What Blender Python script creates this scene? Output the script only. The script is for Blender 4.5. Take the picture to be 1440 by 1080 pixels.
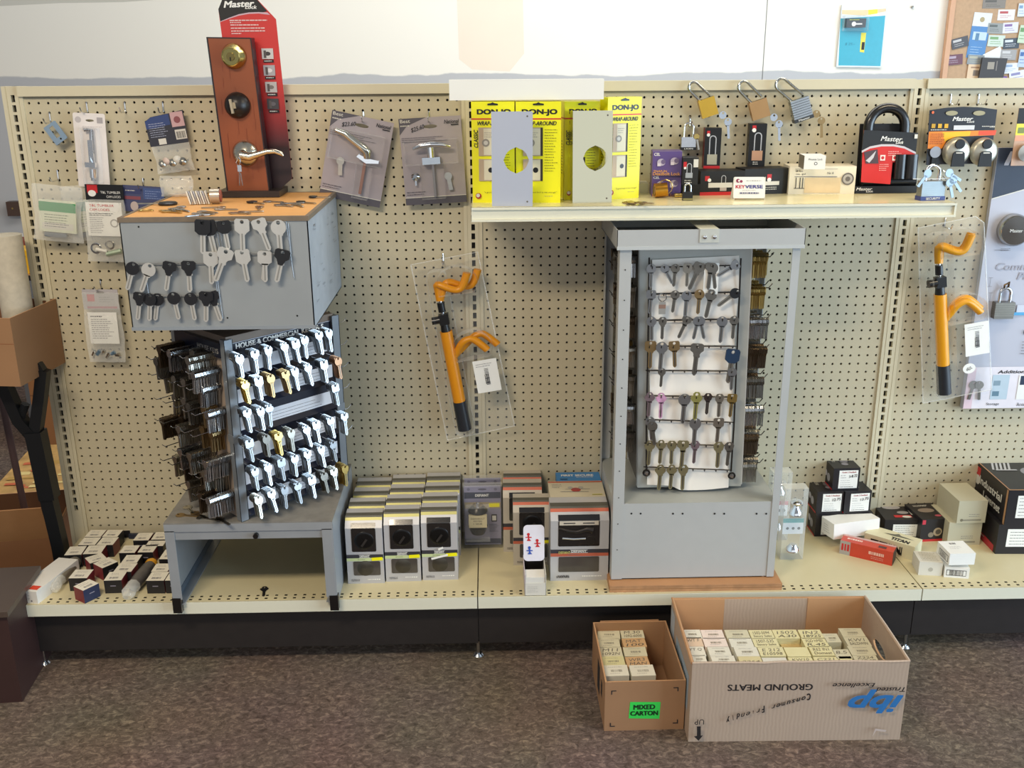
import bpy, math, random
from mathutils import Vector, Matrix
from mathutils.geometry import tessellate_polygon
for o in list(bpy.data.objects): bpy.data.objects.remove(o)
SC = bpy.context.scene
COL = SC.collection
I = 0.0254          # everything below is written in inches: X right, Y into the picture (pegboard at 0), Z up from the floor
R = random.Random(7)

# ---------------- camera ----------------
CF, CX, CY, CZ, YAW, PIT, ROL = 1400, .2727, -110.04, 62.906, .0218, .31214, -.00695
_F = Vector((math.sin(YAW)*math.cos(PIT), math.cos(YAW)*math.cos(PIT), -math.sin(PIT)))
_R0 = Vector((math.cos(YAW), -math.sin(YAW), 0)); _U0 = _R0.cross(_F)
_R = _R0*math.cos(ROL) + _U0*math.sin(ROL); _U = -_R0*math.sin(ROL) + _U0*math.cos(ROL)
CAM = Vector((CX, CY, CZ))
cd = bpy.data.cameras.new('camera'); cam = bpy.data.objects.new('camera', cd); COL.objects.link(cam)
cd.sensor_width = 36; cd.lens = CF/1440*36; cd.clip_start = .05
mw = Matrix((_R, _U, -_F)).transposed().to_4x4(); mw.translation = CAM*I
cam.matrix_world = mw
SC.camera = cam

def ray(u, v): return _F + _R*((u-720)/CF) - _U*((v-540)/CF)
def py(u, v, Y):
    d = ray(u, v); return CAM + d*((Y-CAM.y)/d.y)
def pz(u, v, Z):
    d = ray(u, v); return CAM + d*((Z-CAM.z)/d.z)
def pn(u, v, P, N):
    d = ray(u, v); return CAM + d*((P-CAM).dot(N)/d.dot(N))

# ---------------- light ----------------
SC.view_settings.view_transform = 'Standard'; SC.view_settings.look = 'None'
SC.view_settings.gamma = 1; SC.view_settings.use_curve_mapping = False
SC.view_settings.exposure = 0.0
w = bpy.data.worlds.new('world'); SC.world = w; w.use_nodes = True
w.node_tree.nodes['Background'].inputs[0].default_value = (.82, .86, .92, 1)
w.node_tree.nodes['Background'].inputs[1].default_value = .30
def area(name, loc, target, sx, sy, power, color):
    l = bpy.data.lights.new(name, 'AREA'); l.shape = 'RECTANGLE'; l.size = sx*I; l.size_y = sy*I
    l.energy = power; l.color = color
    o = bpy.data.objects.new(name, l); COL.objects.link(o); o.location = Vector(loc)*I
    o.rotation_euler = (Vector(target)-Vector(loc)).to_track_quat('-Z', 'Y').to_euler()
area('side_window_daylight', (178, -80, 52), (0, -12, 34), 150, 96, 245, (.64, .83, 1))
area('front_window_daylight', (50, -330, 66), (10, 0, 40), 420, 110, 76, (.92, .96, 1))
area('ceiling_fixture_right', (62, -38, 112), (62, -38, 0), 48, 14, 26, (1, .83, .56))
area('ceiling_fixture_left', (-45, -92, 112), (-45, -85, 0), 48, 16, 76, (1, .85, .64))
area('ceiling_fixture_far', (20, 30, 122), (10, 80, 40), 150, 30, 74, (1, .96, .9))

# ---------------- materials ----------------
def lin(h):
    h = h.lstrip('#'); c = [int(h[i:i+2], 16)/255 for i in (0, 2, 4)]
    return tuple((x/12.92 if x <= .04045 else ((x+.055)/1.055)**2.4) for x in c) + (1,)
MC = {}
def M(hexc, rough=.5, metal=0, noise=.05, scale=40, bump=0, coat=0, spec=None, key=''):
    k = (hexc, rough, metal, noise, scale, bump, coat, spec, key)
    if k in MC: return MC[k]
    m = bpy.data.materials.new('paint_' + hexc.strip('#')); m.use_nodes = True; nt = m.node_tree
    b = nt.nodes['Principled BSDF']; b.inputs['Roughness'].default_value = rough; b.inputs['Metallic'].default_value = metal
    if coat: b.inputs['Coat Weight'].default_value = coat
    if spec is not None: b.inputs['Specular IOR Level'].default_value = spec
    c = lin(hexc)
    tc = nt.nodes.new('ShaderNodeTexCoord'); n = nt.nodes.new('ShaderNodeTexNoise'); n.inputs['Scale'].default_value = scale; n.inputs['Detail'].default_value = 3
    nt.links.new(tc.outputs['Object'], n.inputs['Vector'])
    mx = nt.nodes.new('ShaderNodeMix'); mx.data_type = 'RGBA'
    mx.inputs[6].default_value = tuple(x*(1-noise*1.5) for x in c[:3]) + (1,); mx.inputs[7].default_value = tuple(min(1, x*(1+noise)) for x in c[:3]) + (1,)
    nt.links.new(n.outputs['Fac'], mx.inputs[0]); nt.links.new(mx.outputs[2], b.inputs['Base Color'])
    if bump:
        bp = nt.nodes.new('ShaderNodeBump'); bp.inputs['Strength'].default_value = bump; bp.inputs['Distance'].default_value = .002
        nt.links.new(n.outputs['Fac'], bp.inputs['Height']); nt.links.new(bp.outputs['Normal'], b.inputs['Normal'])
    MC[k] = m; return m

def clear(name, alpha=.10, tint=(.9, .93, .95), gl=.25):
    m = bpy.data.materials.new(name); m.use_nodes = True; nt = m.node_tree; nt.nodes.clear()
    o = nt.nodes.new('ShaderNodeOutputMaterial'); t = nt.nodes.new('ShaderNodeBsdfTransparent'); p = nt.nodes.new('ShaderNodeBsdfPrincipled')
    p.inputs['Base Color'].default_value = tint + (1,); p.inputs['Roughness'].default_value = .12
    lw = nt.nodes.new('ShaderNodeLayerWeight'); lw.inputs[0].default_value = .35
    mr = nt.nodes.new('ShaderNodeMapRange'); mr.inputs[3].default_value = alpha; mr.inputs[4].default_value = min(1, alpha+gl*2)
    mx = nt.nodes.new('ShaderNodeMixShader'); L = nt.links.new
    n = nt.nodes.new('ShaderNodeTexNoise'); n.inputs['Scale'].default_value = 60; n.inputs['Detail'].default_value = 2
    tc = nt.nodes.new('ShaderNodeTexCoord'); L(tc.outputs['Object'], n.inputs['Vector'])
    bp = nt.nodes.new('ShaderNodeBump'); bp.inputs['Strength'].default_value = .22; bp.inputs['Distance'].default_value = .004
    L(n.outputs['Fac'], bp.inputs['Height']); L(bp.outputs['Normal'], p.inputs['Normal'])
    L(lw.outputs['Facing'], mr.inputs[0]); L(mr.outputs[0], mx.inputs[0]); L(t.outputs[0], mx.inputs[1]); L(p.outputs[0], mx.inputs[2]); L(mx.outputs[0], o.inputs[0])
    return m

PEG = M('#c2b89c', .42, 0, .03, 200, .15); PEG2 = M('#cfc6aa', .4, 0, .02, 60); DECK = M('#cdc29d', .4, 0, .04, 12)
LIP = M('#dedcc8', .38, 0, .02, 60); DARK = M('#0b0b0c', .7); KICK = M('#2a2625', .45, 0, .15, 30)
GREY = M('#a9aeb2', .42, .1, .03, 25); GREY2 = M('#8e969e', .4, .15, .05, 20); BLUEG = M('#969b9e', .38, .15, .06, 14); EDGE = M('#7c6f60', .5, .2, .15, 60)
STEEL = M('#c9ccd0', .22, 1, .04, 90); CHROME = M('#e6e8ea', .08, 1, .01); BRASS = M('#cdb26c', .28, 1, .08, 80); BRASS2 = M('#ab9066', .38, 1, .05, 60)
NICKEL = M('#bdb9ae', .28, 1, .08, 90); DULL = M('#8c8880', .38, 1, .12, 90); BRONZE = M('#6a5a48', .4, 1, .1, 70)
KWHITE = M('#d8d6d0', .3, .55, .04, 80)
BLK = M('#121315', .35, 0, .05); BLKM = M('#17181a', .55, 0, .1); RUB = M('#0e0e10', .3, 0, .05, coat=.3)
WHT = M('#ecebe6', .5, 0, .02); WHT2 = M('#d9d6cc', .5, 0, .03); PAPER = M('#efeee8', .75, 0, .02); CREAM = M('#e4dcc0', .6, 0, .05, 20); INK = M('#26262a', .6); INKG = M('#77757a', .6)
RED = M('#c4262c', .38, 0, .05); YEL = M('#f2ea12', .35, 0, .02); ORG = M('#d2452a', .4); CARD = M('#b58a63', .75, 0, .06, 14, .1); CARDL = M('#b3a08f', .75, 0, .05, 14, .1)
CARDIN = M('#c1946a', .75, 0, .06, 18); NAVY = M('#1d2740', .4); BLU = M('#1f7fc0', .4); TEAL = M('#2aa6bd', .35); GRN = M('#1d8f4a', .5)
CLR = clear('clear_plastic', .03, (.9, .93, .95), .22); CLR2 = clear('clear_bag', .2, (.93, .94, .9), .3); SHINYBOX = M('#b9bbc0', .3, .55, .03)

# ---------------- mesh building ----------------
TS = bpy.data.scenes.new('lettering_workshop'); TC = {}
def glyphs(s, bold=0, shear=0):
    k = (s, bold, shear)
    if k in TC: return TC[k]
    c = bpy.data.curves.new('t', 'FONT'); c.body = s; c.size = 1;  c.shear = shear; c.resolution_u = 3
    o = bpy.data.objects.new('t', c); TS.collection.objects.link(o)
    vl = TS.view_layers[0]; vl.update(); dg = vl.depsgraph
    me = o.evaluated_get(dg).to_mesh()
    vs = [(v.co.x, v.co.y) for v in me.vertices]; fs = [tuple(p.vertices) for p in me.polygons]
    o.evaluated_get(dg).to_mesh_clear(); bpy.data.objects.remove(o); bpy.data.curves.remove(c)
    xs = [v[0] for v in vs]; ys = [v[1] for v in vs]; x0, x1, y0, y1 = min(xs), max(xs), min(ys), max(ys)
    vs = [((x-x0)/(x1-x0), (y-y0)/(y1-y0)) for x, y in vs]
    TC[k] = (vs, fs, (x1-x0)/(y1-y0)); return TC[k]

class Pt:                                   # prints flat marks on one face of a thing
    def __init__(s, mb, O, Rv, Uv): s.mb = mb; s.O = Vector(O); s.R = Vector(Rv); s.U = Vector(Uv); s.N = s.R.cross(s.U); s.k = .008
    def at(s, x, y, z): return s.O + s.R*x + s.U*y + s.N*z
    def px(s, u, v):
        W = s.mb.W; P = W @ s.O; N = (W.to_3x3() @ s.N); q = pn(u, v, P, N); q = W.inverted() @ q - s.O
        return q.dot(s.R), q.dot(s.U)
    def face(s, vs, fs, mat):
        s.k += .005; s.mb.add([s.at(x, y, s.k) for x, y in vs], fs, mat)
    def rect(s, x0, y0, x1, y1, mat, rot=0):
        cx, cy = (x0+x1)/2, (y0+y1)/2; c, n = math.cos(math.radians(rot)), math.sin(math.radians(rot))
        s.face([(cx+(x-cx)*c-(y-cy)*n, cy+(x-cx)*n+(y-cy)*c) for x, y in ((x0, y0), (x1, y0), (x1, y1), (x0, y1))], [(0, 1, 2, 3)], mat)
    def poly(s, pts, mat):
        s.face(pts, tess(pts), mat)
    def disc(s, x, y, r, mat, ry=None, n=20):
        ry = ry or r; s.face([(x+r*math.cos(2*math.pi*i/n), y+ry*math.sin(2*math.pi*i/n)) for i in range(n)], [tuple(range(n))], mat)
    def txt(s, t, x0, y0, x1, y1, mat, bold=0, shear=0, rot=0):
        if not t: return
        vs, fs, asp = glyphs(t, 0, shear); cx, cy = (x0+x1)/2, (y0+y1)/2; w, h = x1-x0, y1-y0
        c, n = math.cos(math.radians(rot)), math.sin(math.radians(rot))
        for sx, sy in ([(0, 0)] if not bold else [(-1, -.6), (1, -.6), (-1, .6), (1, .6)]):
            e = bold*.35*h; s.face([(cx+(a-.5)*w*c-(b-.5)*h*n+sx*e, cy+(a-.5)*w*n+(b-.5)*h*c+sy*e) for a, b in vs], fs, mat)
    def lines(s, x, y, w, n, dy, mat, th=.035, seed=1, rag=.35):     # rows of tiny print too small to read
        r = random.Random(seed); vs = []; fs = []
        for i in range(n):
            xx = x; end = x + w*(1-rag*r.random()); yy = y-i*dy
            while xx < end:
                l = min(end-xx, r.uniform(.08, .3)*max(.5, w/2))
                b = len(vs); vs += [(xx, yy-th), (xx+l, yy-th), (xx+l, yy), (xx, yy)]; fs.append((b, b+1, b+2, b+3)); xx += l+.05
        if fs: s.face(vs, fs, mat)
    def bars(s, x, y, w, h, mat, seed=1, n=16):
        r = random.Random(seed); vs = []; fs = []; st = w/n
        for i in range(n):
            a = x+i*st; l = st*r.uniform(.25, .75); b = len(vs); vs += [(a, y), (a+l, y), (a+l, y+h), (a, y+h)]; fs.append((b, b+1, b+2, b+3))
        s.face(vs, fs, mat)
    # the same marks, with their corners read off as image points lying on this face
    def prect(s, u0, v0, u1, v1, mat):
        s.face([s.px(u0, v1), s.px(u1, v1), s.px(u1, v0), s.px(u0, v0)], [(0, 1, 2, 3)], mat)
    def ppoly(s, pts, mat): s.poly([s.px(*p) for p in pts][::-1], mat)
    def ptxt(s, t, u0, v0, u1, v1, mat, bold=0, shear=0, rot=0):
        a = s.px(u0, v1); b = s.px(u1, v0); s.txt(t, a[0], a[1], b[0], b[1], mat, bold, shear, rot)
    def plines(s, u0, v0, u1, v1, n, mat, th=.035, seed=1, rag=.3):
        a = s.px(u0, v0); b = s.px(u1, v1); s.lines(a[0], a[1], b[0]-a[0], n, (a[1]-b[1])/max(1, n), mat, th, seed, rag)
    def pdisc(s, u, v, r, mat, ry=None): a = s.px(u, v); s.disc(a[0], a[1], r, mat, ry)

def tess(pts, hole=None):
    loops = [[Vector((x, y, 0)) for x, y in pts]]
    if hole: loops.append([Vector((x, y, 0)) for x, y in hole])
    allp = [p for l in loops for p in l]
    out = []
    for t in tessellate_polygon(loops):
        a, b, c = (allp[i] for i in t)
        n = (b-a).cross(c-a).z
        if abs(n) < 1e-9: continue
        out.append(tuple(t) if n > 0 else (t[0], t[2], t[1]))
    return out

def rz(a): return Matrix.Rotation(a, 4, 'Z')
class MB:
    def __init__(s, loc=(0, 0, 0), yaw=0, mat=None):
        s.v = []; s.f = []; s.mi = []; s.mats = []; s.sm = []
        s.W = mat if mat is not None else Matrix.Translation(Vector(loc)) @ rz(yaw)
        s.T = Matrix.Identity(4)
    def add(s, vs, fs, mat, smooth=False):
        if mat not in s.mats: s.mats.append(mat)
        k = s.mats.index(mat); b = len(s.v)
        s.v += [s.T @ Vector(v) for v in vs]
        for f in fs: s.f.append(tuple(i+b for i in f)); s.mi.append(k); s.sm.append(smooth)
    def box(s, x0, y0, z0, x1, y1, z1, mat, **kw):   # kw: top/front/left/right/back/bottom = material
        P = [(x0, y0, z0), (x1, y0, z0), (x1, y1, z0), (x0, y1, z0), (x0, y0, z1), (x1, y0, z1), (x1, y1, z1), (x0, y1, z1)]
        for nm, f in dict(front=(0, 1, 5, 4), right=(1, 2, 6, 5), back=(2, 3, 7, 6), left=(3, 0, 4, 7), top=(4, 5, 6, 7), bottom=(3, 2, 1, 0)).items():
            if kw.get(nm, 0) is None: continue
            s.add(P, [f], kw.get(nm) or mat)
        return s
    def cyl(s, a, b, r, mat, n=14, r1=None, cap=True, smooth=True):
        a = Vector(a); b = Vector(b); r1 = r if r1 is None else r1; d = (b-a).normalized()
        x = d.orthogonal().normalized(); y = d.cross(x)
        vs = [a+(x*math.cos(2*math.pi*i/n)+y*math.sin(2*math.pi*i/n))*r for i in range(n)] + [b+(x*math.cos(2*math.pi*i/n)+y*math.sin(2*math.pi*i/n))*r1 for i in range(n)]
        s.add(vs, [(i, (i+1) % n, n+(i+1) % n, n+i) for i in range(n)], mat, smooth)
        if cap: s.add(vs, [tuple(range(n))[::-1], tuple(range(n, 2*n))], mat)
        return s
    def tube(s, pts, r, mat, n=8, closed=False):
        pts = [Vector(p) for p in pts]; N = len(pts); rings = []; rr = r if isinstance(r, (list, tuple)) else [r]*N
        up = None
        for i, p in enumerate(pts):
            if closed: t = pts[(i+1) % N]-pts[i-1]
            else: t = pts[min(i+1, N-1)]-pts[max(i-1, 0)]
            t.normalize()
            up = t.orthogonal().normalized() if up is None else (up-t*up.dot(t)).normalized()
            y = t.cross(up)
            rings.append([p+(up*math.cos(2*math.pi*j/n)+y*math.sin(2*math.pi*j/n))*rr[i] for j in range(n)])
        vs = [v for r_ in rings for v in r_]
        K = N if closed else N-1
        s.add(vs, [(i*n+j, i*n+(j+1) % n, ((i+1) % N)*n+(j+1) % n, ((i+1) % N)*n+j) for i in range(K) for j in range(n)], mat, True)
        if not closed: s.add(vs, [tuple(range(n))[::-1], tuple(range((N-1)*n, N*n))], mat)
        return s
    def lathe(s, prof, c, ax, mat, n=24):           # prof = [(radius, distance along axis)]
        c = Vector(c); d = Vector(ax).normalized(); x = d.orthogonal().normalized(); y = d.cross(x)
        vs = [c+d*h+(x*math.cos(2*math.pi*i/n)+y*math.sin(2*math.pi*i/n))*max(r, 1e-4) for r, h in prof for i in range(n)]
        s.add(vs, [(k*n+i, k*n+(i+1) % n, (k+1)*n+(i+1) % n, (k+1)*n+i) for k in range(len(prof)-1) for i in range(n)], mat, True)
        return s
    def ext(s, O, Rv, Uv, pts, depth, mat, side=None, hole=None):
        O = Vector(O); Rv = Vector(Rv); Uv = Vector(Uv); N = Rv.cross(Uv)
        A = sum(pts[i][0]*pts[(i+1) % len(pts)][1]-pts[(i+1) % len(pts)][0]*pts[i][1] for i in range(len(pts)))
        if A < 0: pts = pts[::-1]
        allp = list(pts)+(list(hole) if hole else []); n = len(allp)
        fr = [O+Rv*x+Uv*y+N*depth for x, y in allp]; bk = [O+Rv*x+Uv*y for x, y in allp]
        t = tess(pts, hole)
        s.add(fr, t, mat); s.add(bk, [f[::-1] for f in t], mat)
        k = len(pts); s.add(fr+bk, [(n+i, n+(i+1) % k, (i+1) % k, i) for i in range(k)], side or mat)
        if hole:
            m = len(hole); s.add(fr+bk, [(k+i, k+(i+1) % m, n+k+(i+1) % m, n+k+i) for i in range(m)], side or mat)
        return s
    def on(s, O, Rv=(1, 0, 0), Uv=(0, 0, 1)): return Pt(s, O, Rv, Uv)
    def mesh(s, name):
        me = bpy.data.meshes.new(name); me.from_pydata([tuple(v*I) for v in s.v], [], s.f)
        for m in s.mats: me.materials.append(m)
        me.polygons.foreach_set('material_index', s.mi); me.polygons.foreach_set('use_smooth', s.sm)
        me.validate(); me.update()
        if any(s.sm): me.set_sharp_from_angle(angle=math.radians(42))
        return me
    def build(s, name, parent=None, label=None, cat=None, group=None, kind=None, bev=0, solid=0):
        o = bpy.data.objects.new(name, s.mesh(name)); COL.objects.link(o)
        W = s.W.copy(); W.translation = W.translation*I
        if parent is not None: o.parent = parent; o.matrix_basis = parent_w(parent).inverted() @ W
        else: o.matrix_world = W
        REG[o.name] = W
        tag(o, label, cat, group, kind)
        if bev:
            b = o.modifiers.new('edge_softening', 'BEVEL'); b.width = bev*I; b.segments = 2; b.limit_method = 'ANGLE'; b.angle_limit = math.radians(50)
        return o
REG = {}
def parent_w(p): return REG[p.name]
def tag(o, label=None, cat=None, group=None, kind=None):
    for k, v in (('label', label), ('category', cat), ('group', group), ('kind', kind)):
        if v: o[k] = v
def thing(name, loc, yaw, label, cat, group=None, mat=None):
    o = bpy.data.objects.new(name, None); COL.objects.link(o); o.empty_display_size = .02
    W = (mat if mat is not None else Matrix.Translation(Vector(loc)) @ rz(yaw)).copy(); W.translation = W.translation*I
    o.matrix_world = W; REG[o.name] = W; tag(o, label, cat, group); return o
def sub(parent):                                    # a mesh builder that shares its parent's frame
    W = parent_w(parent).copy(); W.translation = W.translation/I; return MB(mat=W)
def clone(o, W, label=None, group=None, parent=None):
    c = o.copy(); COL.objects.link(c)
    if parent is None:
        Wm = W.copy(); Wm.translation = Wm.translation*I; c.matrix_world = Wm; REG[c.name] = Wm
        if label: c['label'] = label
        if group: c['group'] = group
    else: c.parent = parent
    for ch in o.children: clone(ch, None, parent=c)
    return c
def frames(mb, w, d, h):
    return dict(front=mb.on((0, 0, 0)), top=mb.on((0, 0, h), (1, 0, 0), (0, 1, 0)), left=mb.on((0, d, 0), (0, -1, 0), (0, 0, 1)), right=mb.on((w, 0, 0), (0, 1, 0), (0, 0, 1)))
def edge(u0, v0, u1, v1, z):                       # two image points on a level plane -> place, turn, length
    a = pz(u0, v0, z); b = pz(u1, v1, z); d = b-a; return a, math.atan2(d.y, d.x), d.length
def arc(cx, cy, r, a0, a1, n): return [(cx+r*math.cos(math.radians(a0+(a1-a0)*i/n)), cy+r*math.sin(math.radians(a0+(a1-a0)*i/n))) for i in range(n+1)]
ORD = ['first', 'second', 'third', 'fourth', 'fifth', 'sixth', 'seventh', 'eighth', 'ninth', 'tenth', 'eleventh', 'twelfth']

DZ = 8.55      # top of the bottom deck
SZ = 49.45     # top of the upper shelf

# ================= setting =================
def wall_mat():
    m = bpy.data.materials.new('wall_two_tone_paint'); m.use_nodes = True; nt = m.node_tree; L = nt.links.new; b = nt.nodes['Principled BSDF']; b.inputs['Roughness'].default_value = .6
    tc = nt.nodes.new('ShaderNodeTexCoord'); sp = nt.nodes.new('ShaderNodeSeparateXYZ'); L(tc.outputs['Object'], sp.inputs[0])
    n = nt.nodes.new('ShaderNodeTexNoise'); n.inputs['Scale'].default_value = 3.2; n.inputs['Detail'].default_value = 6; L(tc.outputs['Object'], n.inputs['Vector'])
    a = nt.nodes.new('ShaderNodeMath'); a.operation = 'MULTIPLY_ADD'; a.inputs[1].default_value = .07; L(n.outputs['Fac'], a.inputs[0]); L(sp.outputs['Z'], a.inputs[2])
    g = nt.nodes.new('ShaderNodeMapRange'); g.inputs[1].default_value = 60.6*I+.035-.004; g.inputs[2].default_value = 60.6*I+.035+.004; L(a.outputs[0], g.inputs[0])
    mx = nt.nodes.new('ShaderNodeMix'); mx.data_type = 'RGBA'; mx.inputs[6].default_value = lin('#b9babb'); mx.inputs[7].default_value = lin('#efebdf'); L(g.outputs[0], mx.inputs[0])
    # patches of peach filler
    n2 = nt.nodes.new('ShaderNodeTexNoise'); n2.inputs['Scale'].default_value = 1.1; n2.inputs['Detail'].default_value = 2; L(tc.outputs['Object'], n2.inputs['Vector'])
    g2 = nt.nodes.new('ShaderNodeMapRange'); g2.inputs[1].default_value = .62; g2.inputs[2].default_value = .72; g2.inputs[4].default_value = .3; L(n2.outputs['Fac'], g2.inputs[0])
    m2 = nt.nodes.new('ShaderNodeMix'); m2.data_type = 'RGBA'; m2.inputs[7].default_value = lin('#f0dcbc'); L(g2.outputs[0], m2.inputs[0]); L(mx.outputs[2], m2.inputs[6]); L(m2.outputs[2], b.inputs['Base Color'])
    bp = nt.nodes.new('ShaderNodeBump'); bp.inputs['Strength'].default_value = .08; L(n.outputs['Fac'], bp.inputs['Height']); L(bp.outputs['Normal'], b.inputs['Normal'])
    return m
WALLM = wall_mat()
mb = MB(); mb.box(-190, 105, 0, 72.3-15, 110, 118, WALLM); mb.box(57.36, 105.1, 0, 57.5, 110, 118, M('#8d8f90')); mb.box(57.5, 105, 0, 190, 110, 118, WALLM)
pp = mb.on((0, 105, 0)); a = pp.px(641, 0); b_ = pp.px(737, 97)
pp.poly([(a[0], 90), (a[0]+.4, b_[1]+2), (a[0]+3, b_[1]), (b_[0]-3, b_[1]-.5), (b_[0], b_[1]+3), (b_[0]-.5, 90)][::-1], M('#ede0cd', .6, 0, .03, 5))
a = pp.px(0, 7); b_ = pp.px(215, 0); pp.poly([(-170, a[1]), (a[0], a[1]-.2), (a[0]+12, a[1]+.3), (b_[0]-6, a[1]+.4), (b_[0], b_[1]), (b_[0], 90), (-170, 90)][::-1], M('#cfccc0', .6, 0, .04, 5))  # dim shadow band at the wall's top left, painted on as grey
mb.build('wall_back', kind='structure')
def carpet():
    m = bpy.data.materials.new('brown_carpet'); m.use_nodes = True; nt = m.node_tree; L = nt.links.new; b = nt.nodes['Principled BSDF']; b.inputs['Roughness'].default_value = .95; b.inputs['Specular IOR Level'].default_value = .1
    tc = nt.nodes.new('ShaderNodeTexCoord'); mp = nt.nodes.new('ShaderNodeMapping'); mp.inputs['Scale'].default_value = (1, 1.4, 1); mp.inputs['Rotation'].default_value = (0, 0, .5); L(tc.outputs['Object'], mp.inputs['Vector'])
    n = nt.nodes.new('ShaderNodeTexNoise'); n.inputs['Scale'].default_value = 52; n.inputs['Detail'].default_value = 6; n.inputs['Roughness'].default_value = .75; n.inputs['Distortion'].default_value = .8; L(mp.outputs[0], n.inputs['Vector'])
    r = nt.nodes.new('ShaderNodeValToRGB'); e = r.color_ramp.elements; e[0].position = .35; e[0].color = lin('#4a3e36'); e[1].position = .70; e[1].color = lin('#978270'); x = e.new(.52); x.color = lin('#695950'); L(n.outputs['Fac'], r.inputs[0])
    n2 = nt.nodes.new('ShaderNodeTexNoise'); n2.inputs['Scale'].default_value = 3; L(tc.outputs['Object'], n2.inputs['Vector'])
    mx = nt.nodes.new('ShaderNodeMix'); mx.data_type = 'RGBA'; mx.blend_type = 'MULTIPLY'; mx.inputs[0].default_value = .35; L(r.outputs[0], mx.inputs[6]); L(n2.outputs['Color'], mx.inputs[7])
    h = nt.nodes.new('ShaderNodeHueSaturation'); h.inputs['Saturation'].default_value = .9; h.inputs['Value'].default_value = 1.15; L(mx.outputs[2], h.inputs['Color']); L(h.outputs[0], b.inputs['Base Color'])
    bp = nt.nodes.new('ShaderNodeBump'); bp.inputs['Strength'].default_value = .6; bp.inputs['Distance'].default_value = .006; L(n.outputs['Fac'], bp.inputs['Height']); L(bp.outputs['Normal'], b.inputs['Normal'])
    return m
mb = MB(); mb.box(-190, -320, -4, 190, 110, 0, carpet()); mb.build('floor', kind='structure')

# ================= the run of shelving =================
shelving = thing('shelving_unit', (0, 0, 0), 0, 'long beige pegboard shelving run with bottom decks, one upper shelf and dark kick plates', 'shelving')
XS = [-49.5, -1.5, 46.5, 94.5]     # upright slot lines
HT = 59.3                           # first row of holes
def peg_panel(x0, cols, rows, dz=0):
    vs = []; fs = []; r = .14; n = 8; t = .2
    for i in range(cols):
        for j in range(rows):
            cx = x0+i; cz = HT+dz-j; b = len(vs)
            vs += [(cx-.5, 0, cz-.5), (cx+.5, 0, cz-.5), (cx+.5, 0, cz+.5), (cx-.5, 0, cz+.5)]
            for y in (0, t):
                for k in range(n): a = math.radians(22.5+45*k-180); vs.append((cx+r*math.cos(a), y, cz+r*math.sin(a)))
            # corners 0..3, ring 4..11 (k=0 at 202.5deg)
            h = lambda k: b+4+(k % n)
            fs += [(b, h(1), h(0)), (b, b+1, h(2), h(1)), (b+1, h(3), h(2)), (b+1, b+2, h(4), h(3)), (b+2, h(5), h(4)), (b+2, b+3, h(6), h(5)), (b+3, h(7), h(6)), (b+3, b, h(0), h(7))]
            fs += [(b+4+k, b+4+(k+1) % n, b+12+(k+1) % n, b+12+k) for k in range(n)]
    return vs, fs
for bi in range(3):
    x0 = XS[bi]+1.5; cols = 46 if bi < 2 else 22; rows = 50; dz = -.12 if bi == 0 else 0
    mb = sub(shelving); vs, fs = peg_panel(x0, cols, rows, dz); mb.add(vs, fs, PEG)
    xa, xb = x0-.5, x0+cols-.5; mb.box(xa, .35, 8, xb, .5, 60.2, DARK); mb.box(xa, 0, DZ, xb, .2, HT+dz-49.5, PEG)
    mb.box(xa, 0, HT+dz+.5, xb, .2, HT+dz+.9, PEG, back=None)
    mb.build('pegboard_panel', shelving)
    mb = sub(shelving); mb.box(xa-.35, -.55, 60.0+dz, xb+.35, .9, 61.0+dz, PEG2); mb.box(xa-.35, -.1, 59.78+dz, xb+.35, 0, 60.0+dz, M('#8f8873'))
    mb.build('top_rail', shelving, bev=.05)
    # bottom deck with two rows of perforations along the front
    dx0 = XS[bi]+.06 if bi else XS[bi]-.2; dx1 = min(XS[bi+1], 76)-.06
    mb = sub(shelving); mb.box(dx0, -14.2, DZ-1.3, dx1, -.05, DZ, DECK, front=None)
    mb.box(dx0, -15.63, DZ-1.3, dx1, -14.2, DZ-.06, DECK, back=None, top=M('#0d0c0b'))
    hn = int(dx1-dx0)
    for k in range(hn):
        for rr in range(2):
            cx = dx0+.5+k*(dx1-dx0)/hn; cy = -15.1+rr*.62
            c0, c1, y0, y1 = cx-.5*(dx1-dx0)/hn, cx+.5*(dx1-dx0)/hn, (-15.63, -14.8)[rr], (-14.8, -14.2)[rr]; q = .13; z = DZ
            o_ = [(c0, y0, z), (c1, y0, z), (c1, y1, z), (c0, y1, z), (cx-q*1.2, cy-q, z), (cx+q*1.2, cy-q, z), (cx+q*1.2, cy+q, z), (cx-q*1.2, cy+q, z)]
            mb.add(o_, [(0, 1, 5, 4), (1, 2, 6, 5), (2, 3, 7, 6), (3, 0, 4, 7)], DECK)
    mb.box(dx0, -15.72, DZ-1.35, dx1, -15.6, DZ, LIP)
    mb.build('bottom_deck', shelving, bev=.04 if False else 0)
    mb = sub(shelving); mb.box(XS[bi]+.05, -14.2, 2.0, min(XS[bi+1], 76)-.05, -13.8, DZ-1.3, KICK); mb.build('kick_plate', shelving)
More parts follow.
